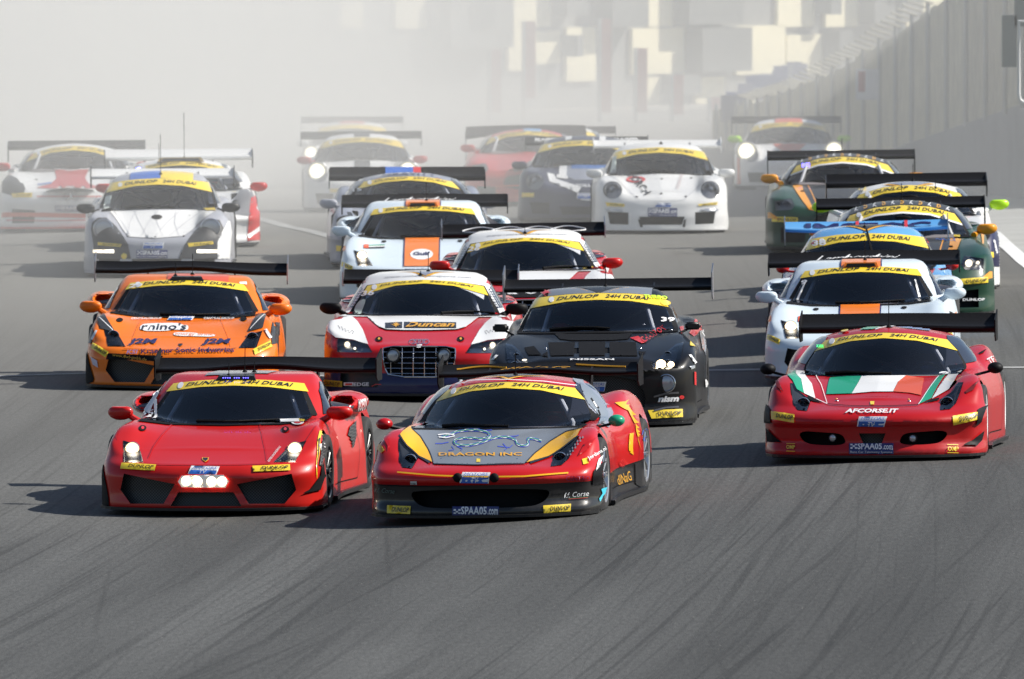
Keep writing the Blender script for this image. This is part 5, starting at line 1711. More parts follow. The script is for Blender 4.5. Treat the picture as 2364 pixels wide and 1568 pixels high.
for q in ((452, 624), (1585, 634)):
    c.patch('bonnet_catch', Z(circle(q[0], q[1], 30, 22)), MATT); c.patch('catch_arrow', Z(circle(q[0], q[1], 12, 12)), TXTR, off=.007)
px_line(c, Z([(690, 592), (620, 660), (540, 770), (500, 860)]), 1.6, P_DRED); px_line(c, Z([(1382, 600), (1400, 660), (1425, 780), (1440, 880)]), 1.6, P_DRED)
px_line(c, Z([(445, 905), (700, 912), (950, 914), (1200, 912), (1470, 905)]), 1.3, P_DRED)
px_line(c, Z([(252, 600), (250, 680), (262, 712)]), 1.3, P_DRED); px_line(c, Z([(1832, 600), (1790, 660), (1748, 722)]), 1.3, P_DRED)
for q in ([(285, 978), (715, 1066), (700, 1080), (295, 995)],): pass
c.patch('bumper_side', Z([(128, 850), (148, 925), (165, 1040), (190, 1180), (195, 1245), (128, 1215)]), MATT, off=.005)
for q, m_ in (([(1880, 870), (1893, 1000), (1850, 1110), (1710, 1138), (1780, 1095), (1855, 990)], MATT),):
    c.patch('canard', Z(q), m_, off=.012)
# small prints
c.patch('white_sticker', Z([(1845, 752), (1890, 738), (1908, 785), (1862, 803)]), TAPE); c.patch('white_sticker', Z([(145, 745), (160, 728), (178, 740), (165, 782), (147, 780)]), TAPE)
c.patch('yellow_sticker', Z([(1858, 645), (1890, 630), (1908, 670), (1878, 682)]), YEL)
c.patch('screen_sticker', Z([(1535, 560), (1700, 556), (1705, 580), (1545, 582)]), TXTW, off=.012); c.patch('screen_sticker', Z([(1690, 556), (1740, 565), (1735, 580), (1700, 578)]), YEL, off=.013)
c.patch('round_sticker', Z(circle(1682, 583, 50, 17)), TXTW, off=.007); c.patch('round_sticker', Z(circle(1682, 583, 28, 9)), TXTR, off=.01)
c.text('25', *Z([(440, 560), (560, 520)]), 12, TXTW, off=.012, shear=.2)
c.patch('screen_tape', Z([(572, 336), (594, 345), (540, 450), (470, 545), (415, 545), (480, 455)]), TAPE, off=.013); c.patch('screen_tape', Z([(548, 400), (575, 400), (556, 552), (530, 552)]), TAPE, off=.012)
c.text('REITER ENGINEERING', *Z([(1455, 900), (1550, 780)]), 5, TXTW, bold=0)
c.patch('number_panel', Z([(2012, 640), (2040, 632), (2046, 760), (2030, 1010), (2012, 1012)]), YEL); c.patch('number_field', Z([(2018, 700), (2038, 700), (2028, 960), (2016, 960)]), TXTB, off=.007)
c.patch('side_intake', Z([(2088, 610), (2140, 560), (2140, 680), (2095, 915), (2055, 905)]), GRIL, off=.006)
c.text('MOTUL', *Z([(2140, 480), (2220, 470)]), 24, TXTW, bold=.03, up=(0.2, -1))
roof_box(c, .165, 2.02, 2.35, BLK, hh=.035)
for i in range(12):
    if i not in (4, 8): MB().box((-.11 + .02 * i, 2.01, c.sh.cast([(0, 2.1)], 'top')[0][2] + .012), (.009, .006, .008)).obj('light_dot', LEDB, c.root)
c.patch('roof_graphic', [(-.30, 2.25), (-.12, 2.2), (.25, 2.3), (.28, 2.75), (-.25, 2.75)], P_SLV2, 'top')
c.antenna(.03, 2.4, .22); c.antenna(-.08, 2.15, .12); c.antenna(.12, 2.35, .10)

# ================================================================== dragon car
P_DRG = two_tone('paint_red_over_black', (0.50, 0.006, 0.006), (0.012, 0.012, 0.013), .318)
c = Car('dragon', 'red race car with gold petals and a dragon on its grey bonnet', 'mid_dragon', P_DRG, h=.022)
c.equip('multi', 'silver', drv=(.38, 'driver in a red and white helmet inside the car with the dragon bonnet', SUITS['red'], HELM['red']))
Z = ZB
c.wing(z=1.015, y=4.3, span=1.75, chord=.30, rise=.068, hump=.04, endz=(-.12, .08), m=CARB); c.mirrors('round', P_DRED, arm=MATT, sides=(-1,)); c.mirrors('round', P_TEAL, arm=MATT, sides=(1,))
c.wing_curve([(-.85 + .5 * t, .72 + .13 * math.sin(t * 3.1)) for t in np.linspace(0, 1, 14)], .010, TXTO); c.wing_curve([(.35 + .5 * t, .85 - .1 * t) for t in np.linspace(0, 1, 10)], .010, TXTO)
c.wing_text('dINaG', -.40, .30, .30, .72, TXTO, 0.0, .3)
lights(c, cx=[(-.64, .53, .055)])
grey = [(430, 574), (1000, 574), (1690, 580), (1590, 635), (1450, 705), (1330, 785), (1262, 842), (900, 853), (588, 846), (560, 770), (510, 670)]
c.patch('bonnet_panel', Z(grey), P_HGR, off=.003)
for nm, g in (('l', [(345, 562), (420, 576), (490, 650), (548, 745), (584, 840), (480, 790), (390, 710), (338, 630)]), ('r', [(1682, 582), (1650, 640), (1550, 718), (1440, 790), (1268, 840), (1330, 775), (1450, 682), (1570, 610)])):
    c.patch('gold_petal', Z(g), P_YEL, off=.006)
    px_line(c, Z([g[0], g[1], g[2], g[3], g[4]] if nm == 'l' else [g[0], g[7], g[6], g[5], g[4]]), 2.6, TXTB, 'petal_edge', .008)
    px_line(c, Z([g[7], g[6], g[5], (560, 838)] if nm == 'l' else [g[1], g[2], g[3], (1300, 838)]), 5.5, TXTB, 'petal_edge', .005)
px_line(c, Z([(588, 847), (900, 855), (1262, 846)]), 1.6, TXTB)
c.text('DRAGON INC', *Z([(625, 792), (1240, 792)]), 7.6, TXTO, bold=.02)
sp_ = [(640, 655), (700, 640), (760, 612), (850, 600), (930, 602), (1000, 622), (1015, 648), (960, 668), (860, 660), (770, 665), (725, 690), (760, 712), (850, 716), (940, 695), (1040, 655), (1130, 652), (1200, 672), (1190, 700), (1240, 722), (1290, 712), (1290, 680), (1270, 664), (1330, 664), (1385, 684)]
sq = Z(sp_)
def wav(pts, amp, f, k=110):
    P = np.array(pts, float); L = np.concatenate([[0], np.cumsum(np.linalg.norm(np.diff(P, axis=0), axis=1))]); t = np.linspace(0, L[-1], k)
    Q = np.stack([np.interp(t, L, P[:, 0]), np.interp(t, L, P[:, 1])], 1)
    for _ in range(3): Q[1:-1] = (Q[:-2] + 2 * Q[1:-1] + Q[2:]) / 4
    T_ = np.gradient(Q, axis=0); N_ = np.stack([-T_[:, 1], T_[:, 0]], 1) / np.linalg.norm(T_, axis=1)[:, None]
    return [tuple(a) for a in Q + N_ * (amp * np.sin(np.arange(k) * f))[:, None]]
DBL = mat('print_dragon_blue', (.06, .09, .45), .4); DGR = mat('print_dragon_green', (.05, .25, .16), .4)
px_line(c, wav(sq, 0, 1), 6.4, DBL, 'dragon_body', .006); px_line(c, wav(sq, .9, 1.2), 3.6, TXTW, 'dragon_scales', .008); px_line(c, wav(sq, .6, 2.4), 2.2, DGR, 'dragon_back', .010)
for g in ([(700, 690), (650, 700), (600, 700)], [(720, 720), (740, 745), (700, 752)], [(760, 720), (800, 740), (790, 752)], [(1100, 700), (1130, 735), (1110, 750)], [(1060, 720), (1150, 730), (1170, 712)], [(1100, 650), (1200, 645), (1215, 638)], [(880, 600), (930, 590)], [(960, 605), (1020, 600)]):
    px_line(c, Z(g), 2.2, DBL, 'dragon_leg', .006)
for g in ([(620, 640), (680, 632), (740, 640)], [(625, 655), (680, 662), (745, 648)]): px_line(c, Z(g), 2.4, TXTW, 'dragon_jaw', .011)
c.patch('badge', Z([(905, 812), (932, 812), (932, 838), (903, 838)]), YEL, off=.007)
for q in ((645, 806), (1205, 810)): c.pin(Z([q])[0], CHR, .018)
px_line(c, Z([(320, 908), (600, 932), (900, 942), (1250, 938), (1580, 912)]), 3.2, P_YEL, 'gold_line', .004)
c.motors(Z([(802, 910), (1008, 912), (995, 982), (780, 979)]))
P = c.px_hit(Z([(765, 945), (1034, 946)]))[0]
for p in P: MB().ell(p, (.041, .03, .041), 16, 10).obj('camera_pod', MATT, c.root, smooth=True)
for q in ([(248, 1152), (422, 1160), (419, 1213), (248, 1206)], [(1396, 1155), (1600, 1142), (1596, 1192), (1398, 1206)]): c.dunlop(Z(q))
c.spaa(Z([(728, 1162), (1070, 1163), (1070, 1225), (726, 1222)]), sub=False)
c.text('f.f. Corse', *Z([(1548, 1095), (1728, 1078)]), 12, TXTW, bold=0, shear=.3); px_line(c, Z([(1580, 1104), (1720, 1092)]), 1.5, TXTR, 'red_line', .008); px_line(c, Z([(1580, 1098), (1720, 1086)]), 1.2, GRN, 'green_line', .007)
c.text('f.f. Corse', *Z([(160, 1050), (305, 1062)]), 11, mat('print_dim', (.10, .14, .12), .5), bold=0, shear=.3)
c.patch('turquoise_flash', Z([(1820, 1030), (1865, 1015), (1850, 1060), (1812, 1125), (1805, 1100), (1830, 1060)]), mat('print_turquoise', (.05, .5, .65), .4))
c.patch('vent_panel', Z([(1765, 895), (1868, 822), (1885, 990), (1756, 1000)]), CARB, off=.006)
c.patch('tow_sticker', Z([(418, 970), (464, 970), (466, 992), (418, 992)]), TXTW); c.text('TOW', *Z([(422, 990), (460, 990)]), 4, TXTB, off=.01)
c.text('CENTRO', *Z([(1562, 962), (1735, 958)]), 8, mat('print_purple', (.25, .02, .10), .5), bold=0)
c.patch('jordans_badge', Z([(1682, 812), (1722, 800), (1730, 842), (1692, 852)]), YEL); c.text('Jordans.nl', *Z([(1735, 828), (1862, 745)]), 11, TXTW, bold=.01)
c.patch('fender_sticker', Z([(165, 705), (200, 700), (228, 745), (205, 765), (175, 740)]), TXTO)
c.patch('fender_vent', Z([(205, 640), (262, 640), (262, 745), (240, 700)]), P_DRED, off=.005); c.patch('fender_vent', Z([(1700, 700), (1790, 650), (1720, 745), (1650, 790)]), P_DRED, off=.005)  # recesses drawn flat, their shade put into the deeper red
c.patch('cab_side_panel', Z([(1612, 215), (1690, 228), (1800, 315), (1880, 385), (1912, 470), (1850, 590), (1800, 580), (1730, 430), (1665, 262)]), P_GRY, off=.005)
c.patch('quarter_glass', Z([(1665, 250), (1740, 290), (1830, 385), (1870, 470), (1830, 560), (1790, 560), (1720, 400)]), mat('perspex', (.22, .25, .28), .15, 0, .8), off=.009)
px_line(c, Z([(1742, 365), (1800, 440)]), 3, MATT, 'window_slot', .012); px_line(c, Z([(1795, 450), (1812, 495)]), 3, MATT, 'window_slot', .012); px_line(c, Z([(1760, 390), (1785, 430)]), 3, TXTW, 'window_slot', .013)
yp = c.patch('gold_haunch', Z([(1925, 395), (2000, 385), (2060, 370), (2120, 405), (2185, 500), (2190, 545), (2165, 640), (2150, 735), (2100, 680), (2075, 560), (2020, 450)]), P_YEL, off=.004)
c.text('ATAK', *Z([(2140, 680), (2178, 520)]), 11, DBL, bold=.01, shear=0)
c.patch('side_stripe', Z([(2030, 620), (2060, 615), (2068, 835), (2045, 850)]), P_YEL, off=.004)
c.patch('side_skirt_black', Z([(1945, 930), (2040, 850), (2075, 835), (2155, 825), (2165, 1055), (1940, 1110)]), BLK, off=.005)
c.patch('motul_red', Z([(1975, 800), (2020, 770), (2010, 850), (1965, 885)]), TXTW, off=.006); c.text('MOTUL', *Z([(1970, 872), (2014, 842)]), 17, TXTR, off=.009)
c.text('dINaG', *Z([(1945, 1000), (2050, 960)]), 22, TXTO, bold=0, shear=.3)
v_emblem(c)
px_line(c, [tuple(p) for p in Z([(640, 262), (850, 238), (1120, 232), (1400, 245), (1640, 275)])], 1.6, TXTW, 'screen_line', .014)
c.text('12', *Z([(700, 275), (820, 262)]), 9, TXTW, off=.016)
c.antenna(.03, 2.4, .20)
for i in range(6):
    for j in range(2):
        c.patch('led_cell', Z(circle(1690 - i * 18 - j * 20, 652 + i * 25 + j * 4, 6, 9, 6)), HOUSL, off=.004)

# ================================================================== italian flag car
c = Car('italy', 'red race car with green, white and red flags on its bonnet, front right', 'mid_italy', P_DRED, h=.022)
c.equip('multi', 'white', drv=(.38, 'driver in a blue helmet inside the red car with the flag bonnet', SUITS['dark'], HELM['blue']))
Z = ZC
c.wing(z=1.02, y=4.3, span=1.78, chord=.34, rise=.10, hump=.02, droop=0, endz=(-.12, .08)); c.mirrors('round', CARB, arm=MATT, at=(1.02, 1.55, .77))
lights(c, cx=[(-.64, .53, .058)])
for g, m_ in (([(403, 605), (450, 610), (490, 680), (515, 800), (455, 765), (420, 690)], P_TEAL), ([(452, 609), (520, 614), (582, 720), (613, 845), (517, 800), (492, 680)], P_WHT),
              ([(1650, 655), (1712, 640), (1640, 740), (1588, 842), (1485, 890), (1525, 815), (1590, 720)], P_TEAL), ([(1735, 640), (1850, 606), (1790, 680), (1735, 765), (1640, 820), (1592, 846), (1650, 750)], P_WHT),
              ([(735, 668), (870, 657), (1000, 655), (960, 730), (917, 802), (704, 808)], P_TEAL), ([(1002, 654), (1180, 646), (1370, 651), (1305, 705), (1264, 786), (1090, 787), (919, 802), (962, 730)], P_WHT),
              ([(1372, 651), (1526, 673), (1500, 816), (1400, 796), (1266, 786), (1307, 705)], P_FLGR)):
    c.patch('flag_panel', Z(g), m_, off=.004)
px_line(c, Z([(605, 613), (660, 725), (712, 888)]), 1.5, TXTW, 'white_line'); px_line(c, Z([(1650, 655), (1560, 770), (1478, 893)]), 1.5, TXTW, 'white_line')
px_line(c, Z([(620, 848), (712, 889)]), 1.3, TXTW, 'white_line'); px_line(c, Z([(712, 890), (900, 905), (1090, 908), (1280, 905), (1478, 895)]), 1.3, MATT)
for g in ([(545, 820), (612, 848), (680, 880), (600, 868), (550, 850)], [(1655, 838), (1590, 850), (1520, 880), (1600, 868), (1650, 856)]): c.patch('vent_slot', Z(g), MATT, off=.005)
c.text('AFCORSE.IT', *Z([(862, 968), (1312, 968)]), 9.2, TXTW, bold=.035, shear=.25)
c.motors(Z([(980, 996), (1216, 996), (1190, 1070), (962, 1067)]))
for q in ([(245, 950), (440, 978), (438, 1041), (250, 1014)], [(1762, 990), (1977, 955), (1976, 1015), (1768, 1059)]): c.dunlop(Z(q))
c.spaa(Z([(897, 1217), (1268, 1217), (1268, 1306), (897, 1304)]))
for x0, x1, y0, y1 in ((373, 447, 1220, 1280), (1718, 1810, 1230, 1292)):
    px_line(c, Z([(x0, y0), (x1, y0 + 2)]), 1.6, YEL, 'yellow_line'); px_line(c, Z([(x0, y1), (x1, y1 + 2)]), 1.6, YEL, 'yellow_line'); c.text('OMP', *Z([(x0, y1 - 14), (x1, y1 - 12)]), 8.6, YEL, bold=.03)
c.patch('badge', Z([(1073, 868), (1108, 868), (1106, 895), (1075, 895)]), YEL); 
for q in ((793, 858), (1400, 862)): c.pin(Z([q])[0], CHR, .018); c.pin(Z([(q[0] - 5, q[1] - 16)])[0], TXTO, .012)
fog(c, Z([(757, 1170), (1430, 1174)]), .036, mode='px')
c.patch('roof_stripe', Z([(905, 240), (925, 205), (1100, 198), (1020, 238)]), P_TEAL); c.patch('roof_stripe', Z([(1062, 240), (1140, 215), (1490, 205), (1482, 246), (1250, 240)]), P_BLU); 
px_line(c, Z([(1040, 240), (1120, 208), (1490, 199)]), 2.2, TXTW, 'white_line', .006)
c.patch('roof_sticker', Z(circle(765, 250, 38, 12)), YEL, off=.012); c.patch('roof_sticker', Z([(1632, 238), (1695, 248), (1698, 280), (1640, 272)]), YEL, off=.012)
for i in range(3): c.text('X', *Z([(632 + 20 * i, 420), (650 + 20 * i, 420)]), 5.4, LEDG, bold=.02, off=.014)
c.patch('canard', Z([(1850, 1235), (1920, 1190), (2020, 1108), (2000, 1190), (1960, 1240)]), CARB, off=.012); c.patch('canard', Z([(208, 1085), (250, 1130), (335, 1208), (215, 1205)]), MATT, off=.010)
c.patch('side_vent', Z([(1972, 935), (2060, 895), (2075, 1050), (1962, 1066)]), CARB, off=.008); c.patch('side_vent', Z([(182, 855), (238, 930), (246, 1046), (178, 1042)]), CARB, off=.008)
c.patch('fender_vent', Z([(1870, 785), (1985, 690), (1940, 770), (1880, 800)]), mat('vent_red_dark', (.12, .003, .003), .5), off=.005); c.patch('fender_vent', Z([(270, 680), (305, 700), (345, 790), (290, 745)]), MATS['vent_red_dark'], off=.005)
c.patch('white_tape', Z([(2030, 1065), (2070, 1060), (2068, 1110), (2034, 1115)]), TAPE)
c.text('TEST', *Z([(2075, 560), (2160, 500)]), 15, TXTW, bold=0); c.patch('round_sticker', Z(circle(1690, 632, 42, 12)), TXTW, off=.007); c.patch('haunch_vent', Z([(1980, 465), (2050, 425), (2020, 460), (1995, 470)]), MATT)
c.antenna(.02, 2.4, .24)

# ================================================================== orange wedge car
c = Car('orange', 'orange wedge shaped race car with black headlamp stripes and the number 29 on its screen', 'wedge', P_ORG, h=.022)
c.equip('mesh', 'black', drv=(.37, 'driver in a white and blue helmet inside the orange car', SUITS['dark'], HELM['white']))
Z = ZD
c.wing(z=1.07, y=4.2, span=1.98, chord=.32, rise=.075, hump=.045, endz=(-.12, .10), endm=ALU); c.mirrors('slab', P_ORG)
lights(c, cx=[(-.70, .57, .06)])
for g in ([(275, 680), (355, 655), (465, 845), (315, 806)], [(1885, 655), (1975, 658), (1925, 800), (1775, 838)]): c.patch('bonnet_stripe', Z(g), P_KDK, off=.004)
for g in ([(172, 775), (215, 735), (262, 860), (228, 955), (165, 935)], [(2040, 740), (2088, 745), (2062, 950), (2012, 965), (2005, 850)]): c.patch('fender_panel', Z(g), P_KDK, off=.004)
c.patch('white_tape', Z([(228, 912), (272, 825), (290, 832), (250, 920)]), TAPE, off=.007); c.patch('white_tape', Z([(1938, 820), (1965, 812), (2012, 895), (1988, 908)]), TAPE, off=.007)
px_line(c, Z([(305, 680), (440, 825)]), 1.6, TXTW, 'stripe_script', .007); px_line(c, Z([(1945, 668), (1800, 815)]), 1.6, TXTW, 'stripe_script', .007)
c.patch('drink_logo', Z(smooth_poly([(706, 832), (716, 770), (800, 758), (1100, 752), (1130, 775), (1190, 775), (1185, 830), (1050, 818), (960, 835)], 1)), TXTW, off=.004); c.text("rhino's", *Z([(722, 825), (1170, 825)]), 15.5, TXTB, bold=.01, shear=.15)
c.patch('drink_logo', Z(smooth_poly([(1036, 862), (1060, 845), (1250, 850), (1300, 862), (1462, 864), (1440, 892), (1250, 885), (1060, 882)], 1)), TXTW, off=.004); c.text('energy drink', *Z([(1058, 880), (1435, 888)]), 7, P_ORG, bold=0, shear=.1)
for x in (595, 1322): c.text('J2M', *Z([(x, 975), (x + 288, 975)]), 15, NAVY, bold=.04, shear=.2)
c.text('KSI', *Z([(578, 1060), (690, 1060)]), 9, mat('print_violet', (.35, .25, .5), .5), bold=.01, shear=.2)
c.text('Kraemer Sonic Industries', *Z([(722, 1060), (1640, 1044)]), 10.5, NAVY, bold=.015, sag=1.5)
c.motors(Z([(1002, 690), (1250, 690), (1225, 728), (978, 728)]))
for x in (620, 1340): c.text('CENTRALGROUP', *Z([(x, 722), (x + 305, 722)]), 4.5, TXTW, bold=.02)
for q in ([(246, 945), (405, 1040), (372, 1092), (232, 1003)], [(1825, 1016), (1995, 928), (2015, 985), (1845, 1068)]): c.dunlop(Z(q))
c.patch('grille_top', Z([(395, 1052), (650, 1066), (940, 1078), (905, 1128), (640, 1112), (378, 1108)]), MATT, off=.006); c.text('www.dwf-gmbh.de', *Z([(440, 1088), (775, 1130)]), 7.5, TXTO, bold=0, off=.010)
c.patch('bonnet_catch', Z(circle(508, 722, 33, 20)), MATT); c.patch('bonnet_catch', Z(circle(1735, 712, 33, 20)), MATT)
c.patch('badge', Z([(1090, 958), (1132, 958), (1130, 972), (1110, 986), (1092, 972)]), TXTB)
px_line(c, Z([(750, 682), (690, 780), (640, 900), (620, 985)]), 1.2, P_GULFO); px_line(c, Z([(1500, 682), (1545, 790), (1590, 900), (1610, 985)]), 1.2, P_GULFO)
px_line(c, Z([(550, 1010), (800, 1018), (1110, 1022), (1400, 1018), (1665, 1003)]), 1.2, mat('gap_brown', (.2, .05, .0), .6))
c.text('29', *Z([(606, 416), (742, 408)]), 9, TXTW, bold=.03, shear=.2, off=.013)
c.patch('screen_sticker', Z([(1690, 355), (1760, 352), (1762, 380), (1690, 372)]), TXTW, off=.013)
c.patch('bumper_side', Z([(158, 965), (190, 1000), (215, 1150), (260, 1300), (250, 1330), (150, 1370)]), MATT, off=.006)
c.patch('blue_blot', Z([(225, 1080), (290, 1120), (300, 1190), (250, 1160)]), mat('print_pale', (.6, .55, .65), .5))
roof_box(c, .16, 2.02, 2.4, BLK, hh=.035); c.patch('roof_panel', [(-.2, 2.1), (.42, 2.1), (.42, 2.8), (-.2, 2.8)], P_FLGR, 'top')
c.antenna(-.12, 2.2, .14); c.antenna(.05, 2.3, .22)
for u, s_ in ((-.965, -1), (.965, 1)):
    pass

# ================================================================== red and white single frame car, 36
def frame_car(key, label, num, drv, main):
    P2 = two_tone('paint_red_over_navy', (0.50, 0.008, 0.012), (0.012, 0.014, 0.075), .27)
    c = Car(key, label, 'frame', P2, h=.022 if main else .03)
    c.equip('five', 'black', pillar=None, drv=drv)
    c.ring('windscreen_frame', TYPES['frame']['frit'][:1] + sym([(0, .86), (.5, .858), (.86, .858), (.645, 1.22), (.3, 1.27), (0, 1.285)]), TYPES['frame']['frit'], P_WHT, off=.004, n=120)
    c.patch('roof_panel', [(-.60, 2.0), (.60, 2.0), (.62, 2.6), (.56, 3.3), (-.56, 3.3), (-.62, 2.6)], P_WHT, 'top', off=.003, h=.08, jump=.5)
    E_ = CU(1180, 1500, 1041)
    fl = E_([(345, 668), (430, 652), (500, 715), (565, 805), (640, 965), (560, 945), (470, 915), (290, 893), (165, 800), (168, 735), (222, 706), (330, 690)])
    for q in (fl, mir(fl)): c.patch('fender_panel', q, P_WHT, 'front', off=.003)
    cz = E_([(575, 645), (1180, 645), (1785, 648), (1690, 735), (1640, 775), (1560, 800), (1250, 812), (1000, 812), (810, 805), (735, 775), (680, 735)])
    c.patch('bonnet_panel', cz, P_WHT, 'front', off=.004)
    c.ring('bonnet_edge', E_([(735, 778), (810, 808), (1000, 816), (1250, 816), (1560, 804), (1640, 778)]), E_([(735, 772), (810, 802), (1000, 810), (1250, 810), (1560, 798), (1640, 772)]), MATT, 'front', .006, 40, 1, close=False)
    for q in (lambda p: p, mir): c.patch('shoulder_panel', q([(1.7, .70), (3.0, .78), (3.1, .86), (2.4, .80)]), P_WHT, 'right', off=.003) if q is not mir else None
    c.text('www.unitedautosports.com', (-.42, 1.262), (.46, 1.262), .022, ALU, 'uv' if False else 'front', sag=.012, bold=0)
    v_emblem(c, TXTO, P_GRY)
    # grille lattice in bright metal
    G = FGRILLE
    fr = c.sh.cast(densify(G, .06)); g = c.sh.grad(fr); fr = fr + g / np.linalg.norm(g, axis=1)[:, None] * .008
    gl = MB(); gl.tube([Vector(p) for p in fr] + [Vector(fr[0])], .007, 6, caps=False); go = gl.obj('grille_frame', CHR, c.root, smooth=True)
    ins = lambda a, b: bool(inside(np.array([[a, b]]), np.array(G))[0])
    for u in (-.288, -.173, -.06, .053, .168, .283):
        P = [Vector(p) + Vector((0, .02, 0)) for p in c.sh.cast([(u, v) for v in np.linspace(.24, .53, 30) if ins(u, v)])]
        if len(P) > 1: MB().tube([P[0], P[len(P) // 2], P[-1]], .0035, 5).obj('grille_bar', CHR, go)
    for v in (.487, .43, .375, .322, .27):
        us = [u for u in np.linspace(-.38, .38, 77) if ins(u, v)]
        if len(us) > 4:
            P = c.sh.cast([(u, v) for u in np.linspace(us[0], us[-1], 9)])
            MB().tube([Vector(p) + Vector((0, .02, 0)) for p in P], .0035, 5).obj('grille_slat', CHR, go)
    fog(c, [(-.264, .452), (.250, .458)], .066)
    lights(c, cx=[(-.735, .565, .034), (-.655, .525, .016)], lit=(0, 1) if main else (), litm=LITW)
    c.wing(z=1.04 if main else 1.09, y=4.2, span=1.81, chord=.34, rise=.085, endz=(-.06, .09), endm=ALU)
    return c
c = frame_car('duncan', 'red and white race car with a wide chrome lattice grille and number 36', '36', (.38, 'driver in a dark helmet inside the red and white car with number 36', SUITS['dark'], HELM['silver']), True)
Z = ZE
c.mirrors('slab', CARB)
a = c.patch('sponsor_panel', Z([(820, 712), (998, 702), (998, 768), (820, 768)]), TXTB, off=.007)
for k in range(8):
    an = k * math.pi / 4; r1 = 34 if k % 2 == 0 else 26
    x, y = 932, 734
    rx = r1 * 1.6
    c.patch('star_ray', Z([(x + rx * math.cos(an), y + r1 * math.sin(an)), (x + 10 * math.cos(an + 1.3), y + 7 * math.sin(an + 1.3)), (x + 10 * math.cos(an - 1.3), y + 7 * math.sin(an - 1.3))]), TXTO, off=.012, parent=a)
a = c.patch('sponsor_panel', Z([(1018, 702), (1565, 706), (1565, 768), (1015, 768)]), TXTB, off=.007); c.text('Duncan', *Z([(1030, 760), (1548, 760)]), 11, TXTO, bold=.03, shear=.35, off=.012, parent=a)
rings_emblem(c, Z, 1178, 909, 34, 22, CHR, 4, 1.35, 1.6)
c.patch('sticker', Z([(1150, 940), (1208, 936), (1190, 968), (1150, 968)]), TXTW)
for q in ((755, 878), (1612, 878)): c.patch('bonnet_catch', Z(circle(q[0], q[1], 38, 26)), MATT); c.patch('catch_arrow', Z(circle(q[0], q[1], 12, 12)), TXTO, off=.008)
sg = [(325, 735), (345, 775), (360, 745), (375, 790), (395, 765), (405, 805), (430, 785), (440, 820), (470, 790), (490, 800), (470, 830)]
px_line(c, Z(sg), .9, TXTB, 'signature', .006); px_line(c, Z([(1900 - (x - 325) * 1.0 + 130, y) for x, y in sg]), .9, TXTB, 'signature', .006)
c.text('36', *Z([(572, 436), (712, 424)]), 12, TXTW, bold=.03, shear=.2, off=.012)
c.text('EDGE', *Z([(498, 1368), (652, 1366)]), 8, TXTW, bold=.02); c.patch('oil_logo', Z([(388, 1330), (490, 1328), (490, 1366), (388, 1364)]), TXTW); c.patch('oil_logo_red', Z([(405, 1338), (478, 1337), (478, 1358), (405, 1358)]), TXTR, off=.008)
c.patch('yellow_sticker', Z([(170, 1300), (372, 1318), (372, 1378), (175, 1368)]), mat('yellow_dark', (.45, .33, .02), .5)); c.quadtext('DUNLOP', Z([(180, 1300), (372, 1318), (372, 1378), (180, 1368)]), TXTB, .1, .9, .2, .8)  # darker yellow than the other tyre stickers
px_line(c, Z([(680, 1370), (720, 1348), (780, 1350)]), 1.5, TXTR, 'red_line')
c.patch('screen_sticker', Z(smooth_poly([(500, 570), (545, 490), (600, 465), (628, 475), (580, 600), (560, 628), (505, 620)], 1)), mat('tape_green', (.35, .42, .38), .4), off=.012)
c.wing_curve([(-.42, .30), (-.36, .42), (-.30, .75), (-.36, .60)], .010, TXTW); c.wing_curve([(.15, .30), (.20, .55), (.35, .62), (.50, .55), (.55, .30)], .009, TXTW); c.wing_curve([(.37, .2), (.37, .75)], .012, TXTW)
c.antenna(-.05, 2.2, .05); c.antenna(.02, 2.5, .2)

# second car of the team behind it
c = frame_car('audi26', 'white and red race car with four silver rings across its rear wing, number 26', '26', (.38, 'driver in a bright neon yellow suit inside the white and red car with number 26', SUITS['neon'], HELM['green']), False)
Z = ZK
c.mirrors('slab', P_RED)
for i in range(4): c.wing_curve([(-.53 + .36 * i + .22 * math.cos(a), .48 + .34 * math.sin(a)) for a in np.linspace(0, 2 * math.pi, 25)], .008, TXTW)
c.text('26', *Z([(1142, 742), (1234, 736)]), 11, TXTW, bold=.03, shear=.2, off=.012)
c.band('bonnet_band', [(-.9, .665), (-.4, .635), (0, .63), (.4, .635), (.9, .665)], [(-.9, .60), (-.4, .57), (0, .565), (.4, .57), (.9, .60)], MATT, 'front', .008)
c.text('g r a v i t y', (-.62, .59), (.62, .59), .028, TXTW, 'front', bold=.02, off=.012)
for i in range(4): c.ring('ring_emblem', circle(.42 + .035 * i, .535, .024, .02), circle(.42 + .035 * i, .535, .018, .015), CHR, 'front', .008, 20, 1)
c.patch('screen_sticker', Z([(1990, 852), (2075, 853), (2080, 864), (2000, 864)]), YEL, off=.012)
c.antenna(.0, 2.2, .06)

# ================================================================== matt black coupe, 39
c = Car('black', 'black race coupe with a vented bonnet, red roof edges and one lit headlamp', 'tall', P_BLK, h=.022)
c.equip('five', 'black', drv=(-.37, 'driver in a red helmet on the left side of the black coupe', SUITS['dark'], HELM['red']))
Z = ZF
c.wing(z=1.205, y=4.4, span=2.04, chord=.32, rise=.075, endz=(-.12, .15), endm=ALU); c.mirrors('box', BLK, arm=MATT)
lights(c, cx=[(-.66, .60, .05), (-.73, .63, .04), (-.72, .72, .035)])
P = c.px_hit(Z([(1565, 925), (1650, 928)]))[0]
for p, r1 in zip(P, (.048, .034)): MB().ell(p + np.array([0, .0, 0]), (r1, .02, r1 * .9), 16, 8).obj('bulb', LIT, c.root, smooth=True)
P = c.px_hit(Z([(400, 890)]))[0]; MB().ell(P[0], (.028, .015, .012)).obj('bulb', LITW, c.root, smooth=True)
